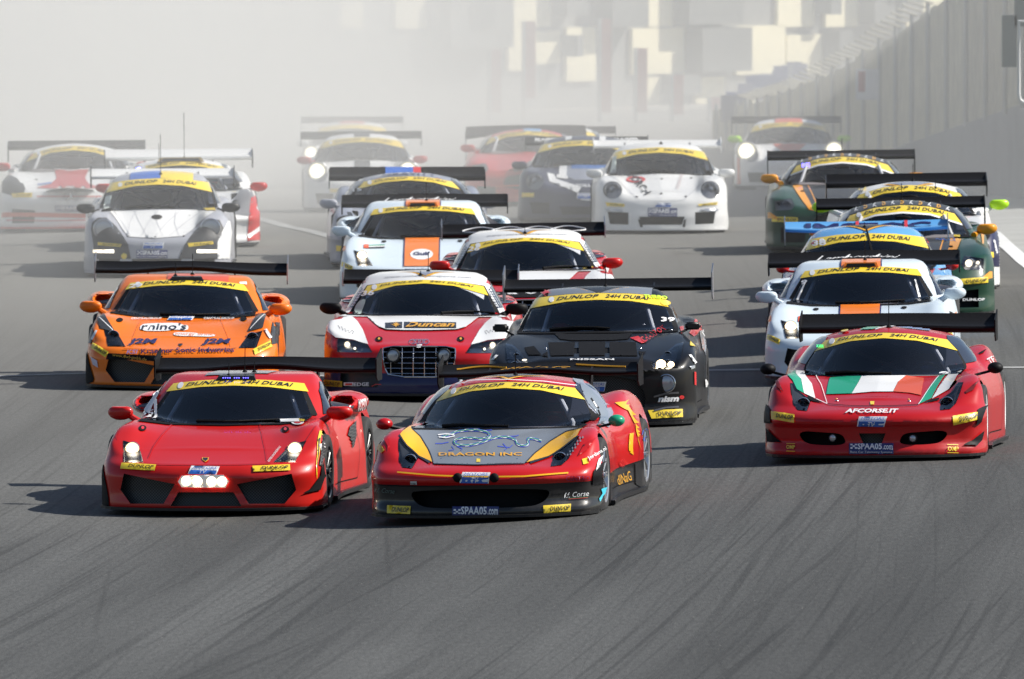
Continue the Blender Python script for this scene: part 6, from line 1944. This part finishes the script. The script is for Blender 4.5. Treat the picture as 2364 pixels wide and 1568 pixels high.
for g in ([(238, 755), (300, 768), (360, 822), (402, 895), (245, 892)], [(1760, 745), (1692, 762), (1605, 842), (1530, 895), (1500, 955), (1715, 955), (1738, 880)]):
    c.patch('lens_cover', Z(g), glass_mat('lens_pale', (.8, .83, .9), .05), off=.006)
for g, m_ in (([(650, 665), (760, 672), (1200, 672), (1320, 665), (1280, 715), (1150, 725), (800, 728), (700, 715)], MATT), ([(395, 790), (480, 775), (545, 850), (430, 850)], MATT), ([(600, 745), (830, 742), (820, 855), (620, 858)], MATT), ([(860, 740), (1090, 740), (1085, 855), (865, 858)], MATT), ([(1125, 740), (1350, 742), (1365, 858), (1125, 858)], MATT), ([(1370, 820), (1440, 825), (1390, 858)], MATT), ([(540, 858), (595, 820), (598, 865)], MATT)):
    c.patch('bonnet_vent', Z(g), m_, off=.004)
for q in ((580, 791), (1388, 791), (1418, 583), (390, 637), (1648, 632)): c.pin(Z([q])[0], CHR, .014)
c.text('CHAMPION', *Z([(1420, 752), (1610, 640)]), 15, TXTR, bold=.02, shear=-.2, up=(-.62, -.8)); c.patch('red_flash', Z([(1300, 705), (1370, 690), (1440, 740), (1400, 752)]), TXTR, off=.004)
c.text('NISSAN', *Z([(790, 898), (1165, 898)]), 3.4, TXTW, bold=.03)
c.text('nism', *Z([(1535, 1250), (1715, 1243)]), 14, TXTW, bold=.05, shear=.25); c.text('o', *Z([(1718, 1224), (1758, 1222)]), 9, TXTR, bold=.08)
c.dunlop(Z([(1452, 1322), (1745, 1310), (1748, 1378), (1482, 1392)])); c.motors(Z([(928, 1078), (1098, 1076), (1080, 1158), (985, 1157)]))
fog(c, Z([(1612, 1088)]), .082, mode='px', ring=False); 
c.text('TURBO', *Z([(1412, 375), (1605, 385)]), 8, LIME, bold=.04, off=.016); c.patch('round_sticker', Z(circle(1597, 411, 40, 22)), YEL, off=.014); c.text('39', *Z([(1558, 572), (1672, 572)]), 10, TXTW, bold=.02, off=.014)
c.patch('round_sticker', Z(circle(540, 307, 38, 16)), TXTR, off=.014)
c.patch('roof_edge', Z([(500, 275), (530, 235), (612, 222), (560, 250), (535, 285)]), P_DRED); c.patch('roof_edge', Z([(1548, 218), (1600, 225), (1645, 262), (1600, 276), (1565, 260)]), P_DRED)
c.patch('roof_panel', [(-.5, 2.15), (.5, 2.15), (.5, 3.1), (-.5, 3.1)], P_HGR, 'top', h=.1); v_emblem(c)
for g in ([(118, 890), (155, 850), (175, 855), (140, 892)], [(1800, 850), (1820, 846), (1880, 915), (1852, 925)]): c.patch('white_tape', Z(g), TAPE)
c.patch('side_marker', Z([(1800, 945), (1870, 935), (1875, 958), (1820, 970)]), HOUSL); c.patch('yellow_sticker', Z([(1812, 755), (1858, 757), (1855, 775), (1815, 772)]), YEL)
for y in (1175, 1300): px_line(c, Z([(1500, y + 28), (1600, y), (1710, y - 8)]), 4, mat('strake_edge', (.09, .09, .095), .25, 0, .8), 'bumper_strake', .012)
c.patch('red_shoulder', Z([(1720, 612), (1755, 602), (1760, 640), (1740, 672)]), P_DRED); c.patch('red_quarter', Z([(1772, 470), (1830, 490), (1890, 560), (1890, 640), (1840, 690), (1800, 660)]), P_DRED); c.patch('grey_quarter', Z([(1890, 640), (1990, 660), (1998, 800), (1980, 1000), (1925, 840)]), P_SLV2, off=.003)
c.text('MOTUL', *Z([(1930, 690), (1985, 640)]), 16, TXTW, bold=.03); c.patch('motul_red', Z([(1930, 1035), (1985, 1020), (1985, 1135), (1932, 1145)]), TXTR); c.text('M', *Z([(1938, 1122), (1978, 1118)]), 18, TXTW, off=.008, bold=.04)
for q, x0, x1 in ((-1, 140, 260), (1, 1840, 1920)): pass
c.antenna(.05, 2.6, .22)

# ================================================================== the two powder blue wedge cars
def gulf_car(key, label, drv, hfine, lamps, Z, extra):
    c = Car(key, label, 'wedge', P_GULF, h=hfine)
    c.equip('mesh', 'black', drv=drv)
    c.wing(z=.985, y=4.2, span=1.98, chord=.34, rise=.085, hump=.045, endz=(-.12, .02)); c.mirrors('slab', P_GULF)
    for w, m_, of in ((.215, NAVY, .003), (.20, P_GULFO, .006)):
        c.patch('centre_stripe', [(-w, .445), (w, .445), (w, .79), (-w, .79)], m_, 'front', off=of); c.patch('roof_stripe', [(-w, 2.06), (w, 2.06), (w, 3.1), (-w, 3.1)], m_, 'top', off=of)
    roof_box(c, .17, 2.02, 2.4, P_GULFO, hh=.05)
    lights(c, lit=lamps, cx=[(-.70, .58, .062)])
    c.text('www.gulfoil.com', (-.2, .40), (.2, .40), .02, NAVY, 'front', bold=.01)
    for u in (-.45, .45): c.patch('bonnet_catch', circle(u, .75, .03, .012), MATT, 'front')
    c.wing_text('Lamborghini', -.50, .38, .05, .80, TXTW, .0, .5)
    P_GL = c.patch('oil_roundel', circle(0, .585, .135, .065), TXTW, 'front', off=.009); c.text('Gulf', (-.10, .568), (.10, .568), .042, NAVY, 'front', bold=.03, off=.013, parent=P_GL)
    c.antenna(.04, 2.4, .22)
    for q in (lambda p: p, mir): c.dunlop(q([(-.93, .51), (-.80, .45), (-.81, .40), (-.94, .46)]) if q is not mir else [(.80, .45), (.93, .51), (.94, .46), (.81, .40)], 'front')
    for u in (-.93, .93): c.patch('oil_swirl', [(u - .03, .66), (u + .03, .70), (u + .03, .65), (u - .03, .61)], P_GULFO, 'front', off=.005)
    return c
c = gulf_car('gulf9', 'powder blue race car with an orange centre stripe, directly behind the red flag bonnet car', (.37, 'driver in a white and red helmet inside the right hand powder blue car', SUITS['white'], HELM['red']), .025, (0,), ZG, None)
c.text('9', *ZG([(502, 395), (552, 390)]), 10, TXTW, bold=.03, shear=.2, off=.012)
c.patch('flag_sticker', ZG([(468, 655), (500, 655), (500, 700), (466, 700)]), P_FLGR, off=.006)
c.patch('screen_tape', [(-.66, .84), (-.635, .84), (-.555, 1.03), (-.57, 1.03)], TAPE, 'front', off=.012); c.patch('screen_tape', [(.585, .845), (.61, .845), (.555, 1.03), (.54, 1.03)], TAPE, 'front', off=.012)
c = gulf_car('gulf8', 'powder blue race car with an orange stripe and oil roundel, centre left', (.37, 'driver in a dark helmet inside the dusty powder blue car', SUITS['white'], HELM['black']), .03, (0,), ZK, None)
for i, (m_, y) in enumerate(((GRN, 0), (TXTW, 8), (TXTB, 16))): c.patch('flag_sticker', ZK([(395, 690 + y), (518, 686 + y), (518, 694 + y), (395, 698 + y)]), m_, off=.006)
c.patch('flag_sticker', ZK([(358, 684), (395, 684), (395, 714), (358, 712)]), P_FLGR, off=.006)

# ================================================================== grey car 15
c = Car('grey15', 'blue grey race car with number 15 on its screen and silver mirrors, centre left', 'mid', P_GRY, h=.03)
c.equip('multi', 'black', detail=False, drv=(.37, 'driver in a grey helmet inside the blue grey car with number 15', SUITS['dark'], HELM['silver']))
c.wing(z=.98, y=4.2, span=1.96, chord=.34, rise=.10); c.mirrors('slab', P_SIL); lights(c)
c.text('GRAVITY', (-.32, 1.196), (.36, 1.196), .028, NAVY, 'front', bold=.02, sag=.01); c.text('15', *ZK([(284, 292), (352, 286)]), 7, TXTW, bold=.03, off=.012)
c.patch('wing_flash', ZK([(0, 0), (1, 0), (1, 1)]), TXTW)
for u0, u1, m_ in ((-.28, .08, TXTBL), (.08, .18, TXTR)):
    V = [c.wfun(u0, .25), c.wfun(u1, .25), c.wfun(u1, .98), c.wfun(u0, .98)]; link('wing_flash', np_mesh('wing_flash', [(a, b - .004, q + .006) for a, b, q in V], [(0, 1, 2, 3)], False, m_), c.w)
for u in (-.40, .40): c.patch('roof_disc', circle(u, 2.15, .07, .09), mat('disc_brown', (.25, .12, .08), .5), 'top')
for u in (-.78, .78): c.patch('nose_pod', circle(u, .60, .12, .07), MATT, 'front')
for q in ([(-.9, .3), (-.62, .27), (-.62, .20), (-.9, .23)], [(.62, .27), (.9, .3), (.9, .23), (.62, .20)]): c.dunlop(q, 'front')

# ================================================================== light blue round lamp car 38
c = Car('blue38', 'light blue race car with a light blue wing and number 38 on its screen', 'round', P_LBL, h=.025)
c.equip('five', 'black', drv=(.33, 'driver in a white helmet inside the light blue car with number 38', SUITS['dark'], HELM['white']))
c.wing(z=1.06, y=4.2, span=1.76, chord=.34, rise=.07, m=P_LBL, droop=-.03, endz=(-.18, .05), endm=ALU); c.mirrors('round', P_RED); lights(c, r_=.10)
c.wing_text('IMSTOC', -.75, .80, .35, .9, NAVY, .03, 0)
for u in (-.13, .47):
    V = [c.wfun(u, .1), c.wfun(u + .04, .1), c.wfun(u + .04, .98), c.wfun(u, .98)]; link('wing_flash', np_mesh('wing_flash', [(a, b - .006, q + .006) for a, b, q in V], [(0, 1, 2, 3)], False, TXTR), c.w)
v_emblem(c, TXTO, P_KDK)
c.patch('blue_fender', [(-.96, .1), (-.72, .1), (-.70, .45), (-.75, .62), (-.82, .82), (-.96, .7)], P_BLU, 'front', off=.003)
c.patch('red_fender', [(.55, .86), (.72, .84), (.66, .74), (.56, .72)], P_RED, 'front', off=.003)
c.text('38', *ZH([(592, 925), (706, 918)]), 13, TXTW, bold=.03, off=.012)
for g in ([(575, 905), (600, 885), (650, 868), (590, 915)], [(1520, 858), (1560, 875), (1592, 905), (1545, 880)]): c.patch('red_corner', ZH(g), TXTR, off=.012)
px_line(c, ZH([(1035, 790), (1055, 860), (1082, 975)]), 4.5, MATT, 'screen_wiper', .02)
c.antenna(-.02, 2.0, .06)

# ================================================================== green coupes with the KD roof strip
def kd_car(key, label, drv, near):
    c = Car(key, label, 'long', P_GRN, h=.026 if near else .032)
    c.equip('five', 'black', detail=near, drv=drv)
    c.patch('bonnet_panel', [(-.52, .90), (.52, .90), (.50, .78), (.42, .62), (.35, .52), (-.35, .52), (-.42, .62), (-.50, .78)], P_KDK, 'front', off=.003)
    for q in (lambda p: p, mir):
        c.patch('amber_stripe', q([(.52, .905), (.64, .89), (.60, .80), (.52, .66), (.44, .54), (.38, .52), (.43, .66), (.50, .80)]), P_KDO, 'front', off=.005)
        c.patch('amber_flash', q([(.80, .42), (.92, .52), (.95, .52), (.95, .45)]), P_KDO, 'front', off=.005)
        c.ring('amber_line', q([(.44, .905), (.40, .80), (.33, .60)]), q([(.455, .905), (.415, .80), (.345, .60)]), P_KDO, 'front', .005, 16, 1, close=False)
        c.patch('bonnet_catch', q([(.50, .81), (.54, .81), (.54, .79), (.50, .79)]), MATT, 'front', off=.008)
    c.band('roof_strip', curve([(0, 1.345), (.3, 1.325), (.56, 1.25)]), curve([(0, 1.285), (.3, 1.265), (.60, 1.18)]), P_KDK, 'front', .005)
    for i in range(11):
        u = -.50 + .1 * i; v = 1.29 - .28 * u * u
        c.text('K' if i % 2 == 0 else 'D', (u - .022, v), (u + .022, v - .022 * u), .040, TXTW if i % 2 == 0 else TXTO, 'front', bold=.04, off=.010)
    c.band('screen_top_line', curve([(0, 1.206), (.3, 1.18), (.65, 1.065)]), curve([(0, 1.185), (.3, 1.16), (.66, 1.045)]), TXTW, 'front', .008)
    c.wing(z=1.05 if near else 1.11, y=4.3, span=1.88, chord=.32, rise=.075, endz=(-.26, .02), endm=MATT)
    c.mirrors('slab', P_KDO, arm=P_KDO)
    for q in ([(-.90, .46), (-.58, .44), (-.58, .38), (-.90, .40)], [(.58, .44), (.90, .46), (.90, .40), (.58, .38)]): c.dunlop(q, 'front')
    c.motors([(-.12, .60), (.12, .60), (.10, .53), (-.10, .53)], 'front')
    c.patch('amber_side', [(2.0, .60), (2.8, .78), (3.4, .84), (2.8, .70)], P_KDO, 'right')
    lights(c, cx=[(-.72, .61, .055), (-.81, .62, .035)], lit=(), hm=HOUSL)
    c.text('DUNLOP', (.62, .20), (.86, .20), .03, TXTW, 'front', bold=.02)
    c.antenna(0, 2.7, .2)
    return c
c = kd_car('kd12', 'nearer of the two dark green race coupes with amber stripes and patterned roof strips', (.36, 'driver in a silver helmet inside the nearer dark green coupe', SUITS['dark'], HELM['silver']), True)
c.patch('screen_sticker', ZH([(1718, 828), (1818, 832), (1820, 850), (1720, 845)]), YEL, off=.012); c.text('ASCARI', *ZH([(1610, 870), (1795, 885)]), 7, TXTBL, bold=.01)
P = c.sh.cast([(.70, .615), (.80, .62)])
for p, r1 in zip(P, (.042, .022)): MB().ell(p + np.array([0, .01, 0]), (r1, .02, r1), 14, 8).obj('bulb', LITW, c.root, smooth=True)
c = kd_car('kd14', 'farther dark green race coupe with amber stripes and a blue lamp in its screen', (.36, 'driver in a blue helmet inside the farther dark green coupe', SUITS['dark'], HELM['blue']), False)
c.text('HI', *ZH([(505, 268), (568, 262)]), 9, LEDB, bold=.03, off=.014)
c.patch('number_roundel', circle(.36, .80, .13, .035), TXTW, 'front', off=.007); c.patch('number_roundel', circle(.36, .80, .07, .018), P_KDK, 'front', off=.010)

# ================================================================== white car 13 with lime mirrors
c = Car('white13', 'white race coupe with lime green mirrors and a dark blue front corner, upper right', 'long', P_WHT, h=.028)
c.equip('five', 'black', drv=(.36, 'driver in a black helmet inside the white coupe with lime mirrors', SUITS['dark'], HELM['black']))
c.wing(z=1.10, y=4.3, span=1.86, chord=.34, rise=.09, endz=(-.16, .03), endm=BLK); c.mirrors('slab', P_LIME, arm=P_WHT, at=(1.02, 1.95, .93)); lights(c, cx=[(-.73, .61, .05)])
v_emblem(c, TXTO, P_GRY)
c.patch('blue_corner', [(.60, .70), (.99, .80), (.99, .30), (.78, .30), (.70, .5)], P_NAV2, 'front', off=.003); c.patch('blue_corner', [(-.99, .80), (-.60, .70), (-.70, .5), (-.78, .30), (-.99, .30)], P_NAV2, 'front', off=.003)
c.patch('lamp_shroud', circle(.74, .66, .13, .09), MATT, 'front', off=.006); c.patch('white_mark', [(.90, .60), (.92, .60), (.95, .45), (.93, .45)], TXTW, 'front', off=.007)
c.patch('yellow_fleck', [(.74, .46), (.90, .46), (.90, .40), (.78, .40)], YEL, 'front', off=.007)
for g in ([(-.70, 1.06), (-.60, 1.10), (-.66, 1.03)], [(.60, 1.10), (.70, 1.04), (.66, 1.02)]): c.patch('red_corner', g, TXTR, 'front', off=.012)
c.patch('round_sticker', ZH(circle(1010, 440, 28, 20)), YEL, off=.013); c.antenna(.05, 2.7, .2); c.antenna(.3, 2.3, .1)

# ================================================================== white round lamp car with vertical lettering
c = Car('forch', 'white race car with round headlamps, vertical bonnet lettering and a white rear wing', 'round', P_WHT, h=.026)
c.equip('five', 'white', splitter=P_WHT, drv=(.33, 'driver in a dark helmet inside the white car with vertical lettering', SUITS['dark'], HELM['black']))
Z = ZL
c.wing(z=1.12, y=4.15, span=1.75, chord=.30, rise=.075, m=P_WHT, endz=(-.10, .04), endm=P_WHT); c.mirrors('slab', P_WHT); lights(c, r_=.10)
c.text('FORCH', *Z([(1388, 585), (1525, 745)]), 18, TXTB, bold=.03, shear=.1, up=(.86, -.5)); c.ring('umlaut_o', Z(circle(1452, 615, 78, 24, 20)), Z(circle(1452, 615, 56, 13, 20)), TXTR, 'px', .008, 40, 1)
c.text('FORCH', *Z([(1795, 690), (1830, 580)]), 8, mat('print_pale_red', (.5, .4, .4), .5), bold=.0)
c.motors(Z([(1618, 798), (1742, 798), (1735, 830), (1600, 830)])); c.spaa(Z([(1548, 838), (1780, 838), (1780, 906), (1548, 906)]))
for q in ([(1215, 792), (1366, 806), (1364, 828), (1228, 822)], [(1942, 808), (2096, 790), (2092, 812), (1952, 822)]): c.dunlop(Z(q))
for q in ((1460, 747), (1850, 745), (1655, 722), (1658, 607), (1890, 600)): c.pin(Z([q])[0], MATT, .02)
for g in ([(1212, 848), (1300, 840), (1350, 850), (1350, 866), (1225, 862)], [(1960, 850), (2010, 840), (2104, 845), (2098, 862), (1960, 866)]): c.patch('side_marker', Z(g), HOUSL, off=.006)
px_line(c, Z([(1430, 730), (1480, 778), (1655, 782), (1830, 778), (1880, 730)]), .9, P_SIL); px_line(c, Z([(1250, 580), (1330, 640), (1430, 730)]), .9, P_SIL); px_line(c, Z([(2055, 585), (1980, 640), (1880, 730)]), .9, P_SIL)
for g in ([(1470, 925), (1492, 930), (1510, 985), (1490, 990)], [(1850, 925), (1835, 930), (1822, 985), (1842, 990)]): c.patch('intake_side', Z(g), MATT)
c.patch('screen_sticker', Z([(1255, 570), (1275, 440), (1305, 432), (1300, 560)]), mat('tape_pale', (.5, .56, .52), .4), off=.012); c.antenna(.02, 2.0, .04)

# ================================================================== navy and white striped round lamp car
c = Car('navy16', 'navy race car with broad white stripes, half hidden behind the white one', 'round', P_NVY, h=.03)
c.equip('five', 'white', detail=False, drv=(.33, 'driver in a black helmet inside the navy striped car', SUITS['dark'], HELM['black']))
c.wing(z=1.07, y=4.15, span=1.75, chord=.30, rise=.085, endz=(-.10, .04), endm=BLK); c.mirrors('slab', P_NVY); lights(c, r_=.10)
c.wing_text('PROSPEED', -.85, -.45, .3, .9, TXTW, .02, 0); c.wing_text('PROSPEED', .45, .85, .3, .9, TXTW, .02, 0)
for g in ([(-.33, .86), (-.22, .86), (-.22, .68), (-.33, .68)], [(.40, .86), (.52, .86), (.52, .68), (.40, .68)], [(-.50, .74), (-.40, .72), (-.36, .64), (.0, .50), (-.05, .42), (-.46, .60)], [(-.05, .42), (.25, .40), (.22, .30), (.0, .32)], [(-.36, .72), (-.20, .68), (-.20, .64), (-.36, .66)]):
    c.patch('white_stripe', g, P_WHT, 'front', off=.004)
c.patch('bonnet_panel', [(-.22, .86), (.40, .86), (.40, .62), (-.1, .62), (-.22, .68)], P_GRY, 'front', off=.003)
c.patch('blue_panel', [(-.16, .86), (.34, .86), (.34, .80), (-.16, .80)], P_BLU, 'front', off=.006); c.text('REALSOLUT', (-.30, .50), (.22, .50), .045, TXTW, 'front', bold=.02, off=.01)
c.motors([(-.06, .42), (.2, .42), (.18, .34), (-.06, .34)], 'front'); c.patch('fender_stripe', [(.55, .86), (.62, .86), (.52, .60), (.45, .60)], P_WHT, 'front', off=.004)
for u in (-.26, .22): c.patch('roof_stripe', [(u, 1.9), (u + .09, 1.9), (u + .09, 2.5), (u, 2.5)], P_WHT, 'top')
c.patch('yellow_sticker', [(-.84, .44), (-.66, .43), (-.67, .37), (-.84, .38)], YEL, 'front')

# ================================================================== the dusty back markers
c = Car('red17', 'bright red race coupe with a curved dark rear wing, dusty, behind the navy striped car', 'long', P_RED, h=.034)
c.equip('five', 'black', detail=False); c.wing(z=1.12, y=4.3, span=1.88, chord=.34, rise=.09, droop=.07, endz=(-.40, .02), endm=MATT); c.mirrors('slab', P_RED); lights(c)
c.patch('roof_panel', [(-.05, 2.2), (.22, 2.2), (.22, 2.8), (-.05, 2.8)], P_LBL, 'top'); c.patch('blue_panel', [(.42, .92), (.56, .92), (.54, .74), (.42, .74)], P_BLU, 'front', off=.004)
c.text('HORAG', (.0, .66), (.36, .66), .05, TXTW, 'front', bold=.02); c.ring('grille_trim', [(-.52, .34), (.52, .34), (.50, .14), (-.50, .14)], [(-.49, .31), (.49, .31), (.47, .17), (-.47, .17)], P_FLGR, 'front', .006, 60, 1)
c = Car('hid17b', 'white race car with a yellow sun strip, almost hidden behind the dusty red coupe', 'long', P_WHT, h=.04)
c.equip('five', 'black', detail=False, interior=False); c.wing(z=1.06, y=4.3, span=1.86); c.mirrors('slab', P_WHT); lights(c)
c = Car('strip18', 'white race car with a black centre stripe and bright left headlamp, deep in the dust', 'round', P_WHT, h=.034)
c.equip('five', 'black', detail=False, drv=(.33, 'driver in a dark helmet inside the dusty white car with the black stripe', SUITS['dark'], HELM['black']))
c.wing(z=1.13, y=4.2, span=1.88, chord=.32); c.mirrors('slab', P_DRED); lights(c, lit=(0, 1), cx=[(-.70, .655, .15)], litm=LITG)
c.patch('centre_stripe', [(-.12, .45), (.12, .45), (.12, .84), (-.12, .84)], P_KDK, 'front'); c.patch('roof_stripe', [(-.12, 1.85), (.12, 1.85), (.12, 2.8), (-.12, 2.8)], P_KDK, 'top'); c.patch('number_roundel', circle(.32, .72, .06, .03), P_SIL, 'front')
c.patch('yellow_sticker', [(-.5, .37), (-.2, .35), (-.2, .29), (-.5, .31)], YEL, 'front')
c = Car('hazy19', 'pale race car with a red roof panel and one bright lamp, faintest in the dust', 'round', P_WHT, h=.04)
c.equip('five', 'black', detail=False, interior=False, banner_text=False); c.wing(z=1.18, y=4.2, span=1.86, chord=.32); c.mirrors('slab', P_WHT); lights(c, lit=(0,), cx=[(-.75, .66, .15)], litm=LITG)
c.patch('roof_panel', [(-.22, 1.9), (.22, 1.9), (.22, 2.6), (-.22, 2.6)], P_FLGR, 'top')

c = Car('grey20', 'silver race car with white bonnet, black headlamp surrounds and glowing strip lamps', 'round', P_SIL, h=.026)
c.equip('five', 'black', splitter=P_SIL, drv=(.33, 'driver in a black helmet inside the white and silver car on the left', SUITS['dark'], HELM['black']))
Z = ZI
c.wing(z=1.06, y=4.15, span=1.79, chord=.30, rise=.08, m=P_WHT, endz=(-.14, .04), endm=BLK); c.mirrors('slab', BLK)
c.patch('bonnet_panel', Z([(950, 725), (1300, 716), (1700, 715), (1860, 725), (1740, 810), (1660, 890), (1590, 940), (1340, 958), (1110, 945), (1060, 880), (1010, 800)]), P_WHT, off=.004)
for g in ([(790, 880), (800, 820), (850, 780), (920, 780), (1000, 850), (1060, 930), (1110, 1010), (1135, 1135), (820, 1135), (810, 1000)], [(1935, 870), (1900, 800), (1840, 790), (1760, 830), (1680, 900), (1600, 1010), (1545, 1135), (1880, 1135), (1890, 980)]): c.patch('lamp_surround', Z(g), P_KDK, off=.002)
fog(c, [(-.66, .605), (.66, .605)], .115, ring=False)
for g in ([(1880, 990), (1930, 880), (2000, 800), (2005, 900), (1985, 1135), (1880, 1135)],): c.patch('white_corner', Z(g), P_WHT, off=.003)
for q in ([(850, 990), (1056, 1008), (1045, 1032), (850, 1016)], [(1622, 1000), (1838, 982), (1845, 1006), (1635, 1032)]): c.dunlop(Z(q))
c.motors(Z([(1240, 992), (1424, 992), (1412, 1046), (1232, 1046)])); c.spaa(Z([(1180, 1058), (1450, 1058), (1450, 1128), (1180, 1128)]))
for a, b in ((812, 990), (1700, 1880)): 
    o = c.patch('strip_lamp', Z([(a, 1056), (b, 1056), (b, 1084), (a, 1084)]), LITW, off=.012)
c.patch('yellow_disc', Z(circle(1076, 1112, 25, 25)), YEL, off=.008)
for q in ((1640, 762), (1345, 945), (1110, 938), (1590, 936), (1340, 912)): c.pin(Z([q])[0], MATT, .018)
c.patch('fuel_cap', Z(circle(1358, 778, 46, 20)), MATT, off=.008)
for i in range(4):
    px_line(c, Z([(980 + 180 * i, 722), (1060 + 150 * i, 830), (1130 + 140 * i, 940)]), .8, P_SIL, 'bonnet_line', .007)
    px_line(c, Z([(1180 + 190 * i, 722), (1120 + 160 * i, 830), (1110 + 120 * i, 935)]), .8, P_SIL, 'bonnet_line', .007)
c.patch('roof_panel', [(-.36, 1.8), (.02, 1.8), (.02, 2.5), (-.36, 2.5)], TXTBL, 'top'); c.patch('roof_panel', [(.02, 1.8), (.42, 1.8), (.42, 2.5), (.02, 2.5)], YEL, 'top')
c.patch('screen_sticker', Z([(890, 715), (920, 600), (975, 590), (950, 700)]), mat('tape_pale', (.5, .56, .52), .4), off=.012); c.patch('screen_sticker', Z([(1760, 705), (1855, 698), (1870, 722), (1790, 722)]), YEL, off=.012)
c.antenna(.02, 1.95, .5)

c = Car('sls21', 'white race car with red bonnet centre and round star badge, left edge', 'star', P_WHT, h=.03)
c.equip('five', 'black', detail=False, splitter=P_RED, drv=(.36, 'driver in a dark helmet inside the white and red car at the left edge', SUITS['dark'], HELM['black']))
Z = ZI
c.wing(z=1.11, y=4.35, span=1.9, chord=.34, endz=(-.2, .02), endm=BLK); c.mirrors('slab', P_RED, arm=P_WHT, at=(.98, 1.9, .88))
c.patch('bonnet_panel', Z([(470, 355), (600, 372), (770, 355), (735, 440), (770, 490), (890, 522), (612, 522), (310, 522), (440, 490), (490, 440)]), P_RED, off=.004)
px_line(c, Z([(470, 358), (600, 375), (770, 358)]), 1.8, TXTW, 'white_line', .008)
for g in ([(20, 420), (80, 410), (150, 440), (205, 520), (215, 580), (110, 590), (20, 560)],): c.patch('lamp_surround', Z(g), P_KDK, off=.002)
lights(c, cx=[(-.74, .61, .06)])
px_line(c, Z([(320, 598), (612, 600), (880, 598)]), 2.2, P_RED, 'grille_bar', .012)
P = c.px_hit(Z([(615, 600)]))[0][0]
st = MB(); st.lathe([(-.02, .085), (-.035, .092), (-.02, .10), (.0, .085)], 28, P, 'y')
for k in range(3):
    an = math.pi / 2 + k * 2 * math.pi / 3
    st.tube([tuple(P + np.array([0, -.03, 0])), tuple(P + np.array([.09 * math.cos(an), -.025, .09 * math.sin(an)]))], [.018, .006], 6)
st.obj('star_badge', CHR, c.root, smooth=True)
c.dunlop(Z([(100, 570), (278, 565), (278, 602), (112, 604)])); c.spaa(Z([(470, 670), (745, 672), (748, 728), (480, 722)]))
px_line(c, Z([(60, 800), (400, 806), (740, 800)]), 2.2, P_RED, 'red_line', .006); c.patch('red_sill', Z([(20, 735), (740, 742), (740, 780), (20, 775)]), P_FLGR, off=.003)
c.pin(Z([(312, 448)])[0], MATT, .022); c.patch('blue_script', Z([(320, 492), (450, 472), (450, 485), (330, 498)]), TXTBL)
for g in ([(270, 180), (240, 215), (250, 185)], [(960, 140), (1020, 150), (1040, 175), (980, 170)]): c.patch('orange_corner', Z(g), P_GULFO, off=.012)

c = Car('white22', 'white and red race car with a white rear wing and blue lamp behind its screen', 'mid', P_WHT, h=.03)
c.equip('multi', 'black', detail=False, drv=(.37, 'driver in a red helmet inside the white car with the blue lamp', SUITS['red'], HELM['red']))
Z = ZI
c.wing(z=1.07, y=4.2, span=1.93, chord=.32, rise=.09, m=P_WHT, endz=(-.14, .03), endm=BLK); c.mirrors('slab', P_RED, arm=P_WHT); lights(c)
roof_box(c, .28, 2.05, 2.5, mat('scoop_gold', (.35, .25, .08), .5), P_KDK, hh=.05)
P = c.px_hit(Z([(1205, 358)]))[0][0]; MB().ell(P + np.array([0, -.02, .0]), (.045, .02, .025), 12, 8).obj('blue_lamp', LITB, c.root, smooth=True)
c.patch('lamp_surround', [(.55, .46), (.75, .78), (.90, .80), (.93, .60), (.85, .42)], P_SLV2, 'front', off=.003)
c.patch('red_flank', [(.82, .10), (.985, .12), (.985, .74), (.88, .66), (.84, .40)], P_RED, 'front', off=.004); c.patch('white_flash', [(.82, .18), (.98, .30), (.98, .24), (.84, .13)], TXTW, 'front', off=.007)
c.antenna(.05, 2.3, .60); c.antenna(-.28, 2.2, .25)

c = Car('lights23', 'white and red race car with lime mirrors and both headlamps blazing in the dust', 'round', P_WHT, h=.034)
c.equip('five', 'black', detail=False, drv=(.33, 'driver in a dark helmet inside the far white car with blazing lamps', SUITS['dark'], HELM['black']))
c.wing(z=1.15, y=4.2, span=1.86, chord=.32, endz=(-.2, .02)); c.mirrors('slab', P_LIME, at=(.93, 1.35, .86)); lights(c, lit=(0, 1), cx=[(-.74, .68, .17)], litm=LITG)
c.patch('bonnet_v', [(-.28, .83), (.28, .83), (.16, .70), (.08, .62), (-.08, .62), (-.16, .70)], P_FLGR, 'front', off=.004); c.patch('roof_panel', [(-.24, 1.8), (.24, 1.8), (.2, 2.6), (-.2, 2.6)], P_FLGR, 'top')
for q in (lambda p: p, mir): c.patch('orange_side', q([(.84, .12), (.95, .12), (.95, .70), (.86, .74)]), P_FLGR, 'front', off=.004)

for o in list(COL.objects):
    if o.name.startswith('tmp'): bpy.data.objects.remove(o)
for o in COL.objects:
    if len(str(o.get('label', '')).replace('-', ' ').split()) > 16: print('LONG', o['label'])
print('script time', round(time.time() - T0, 1), 'objects', len(COL.objects))
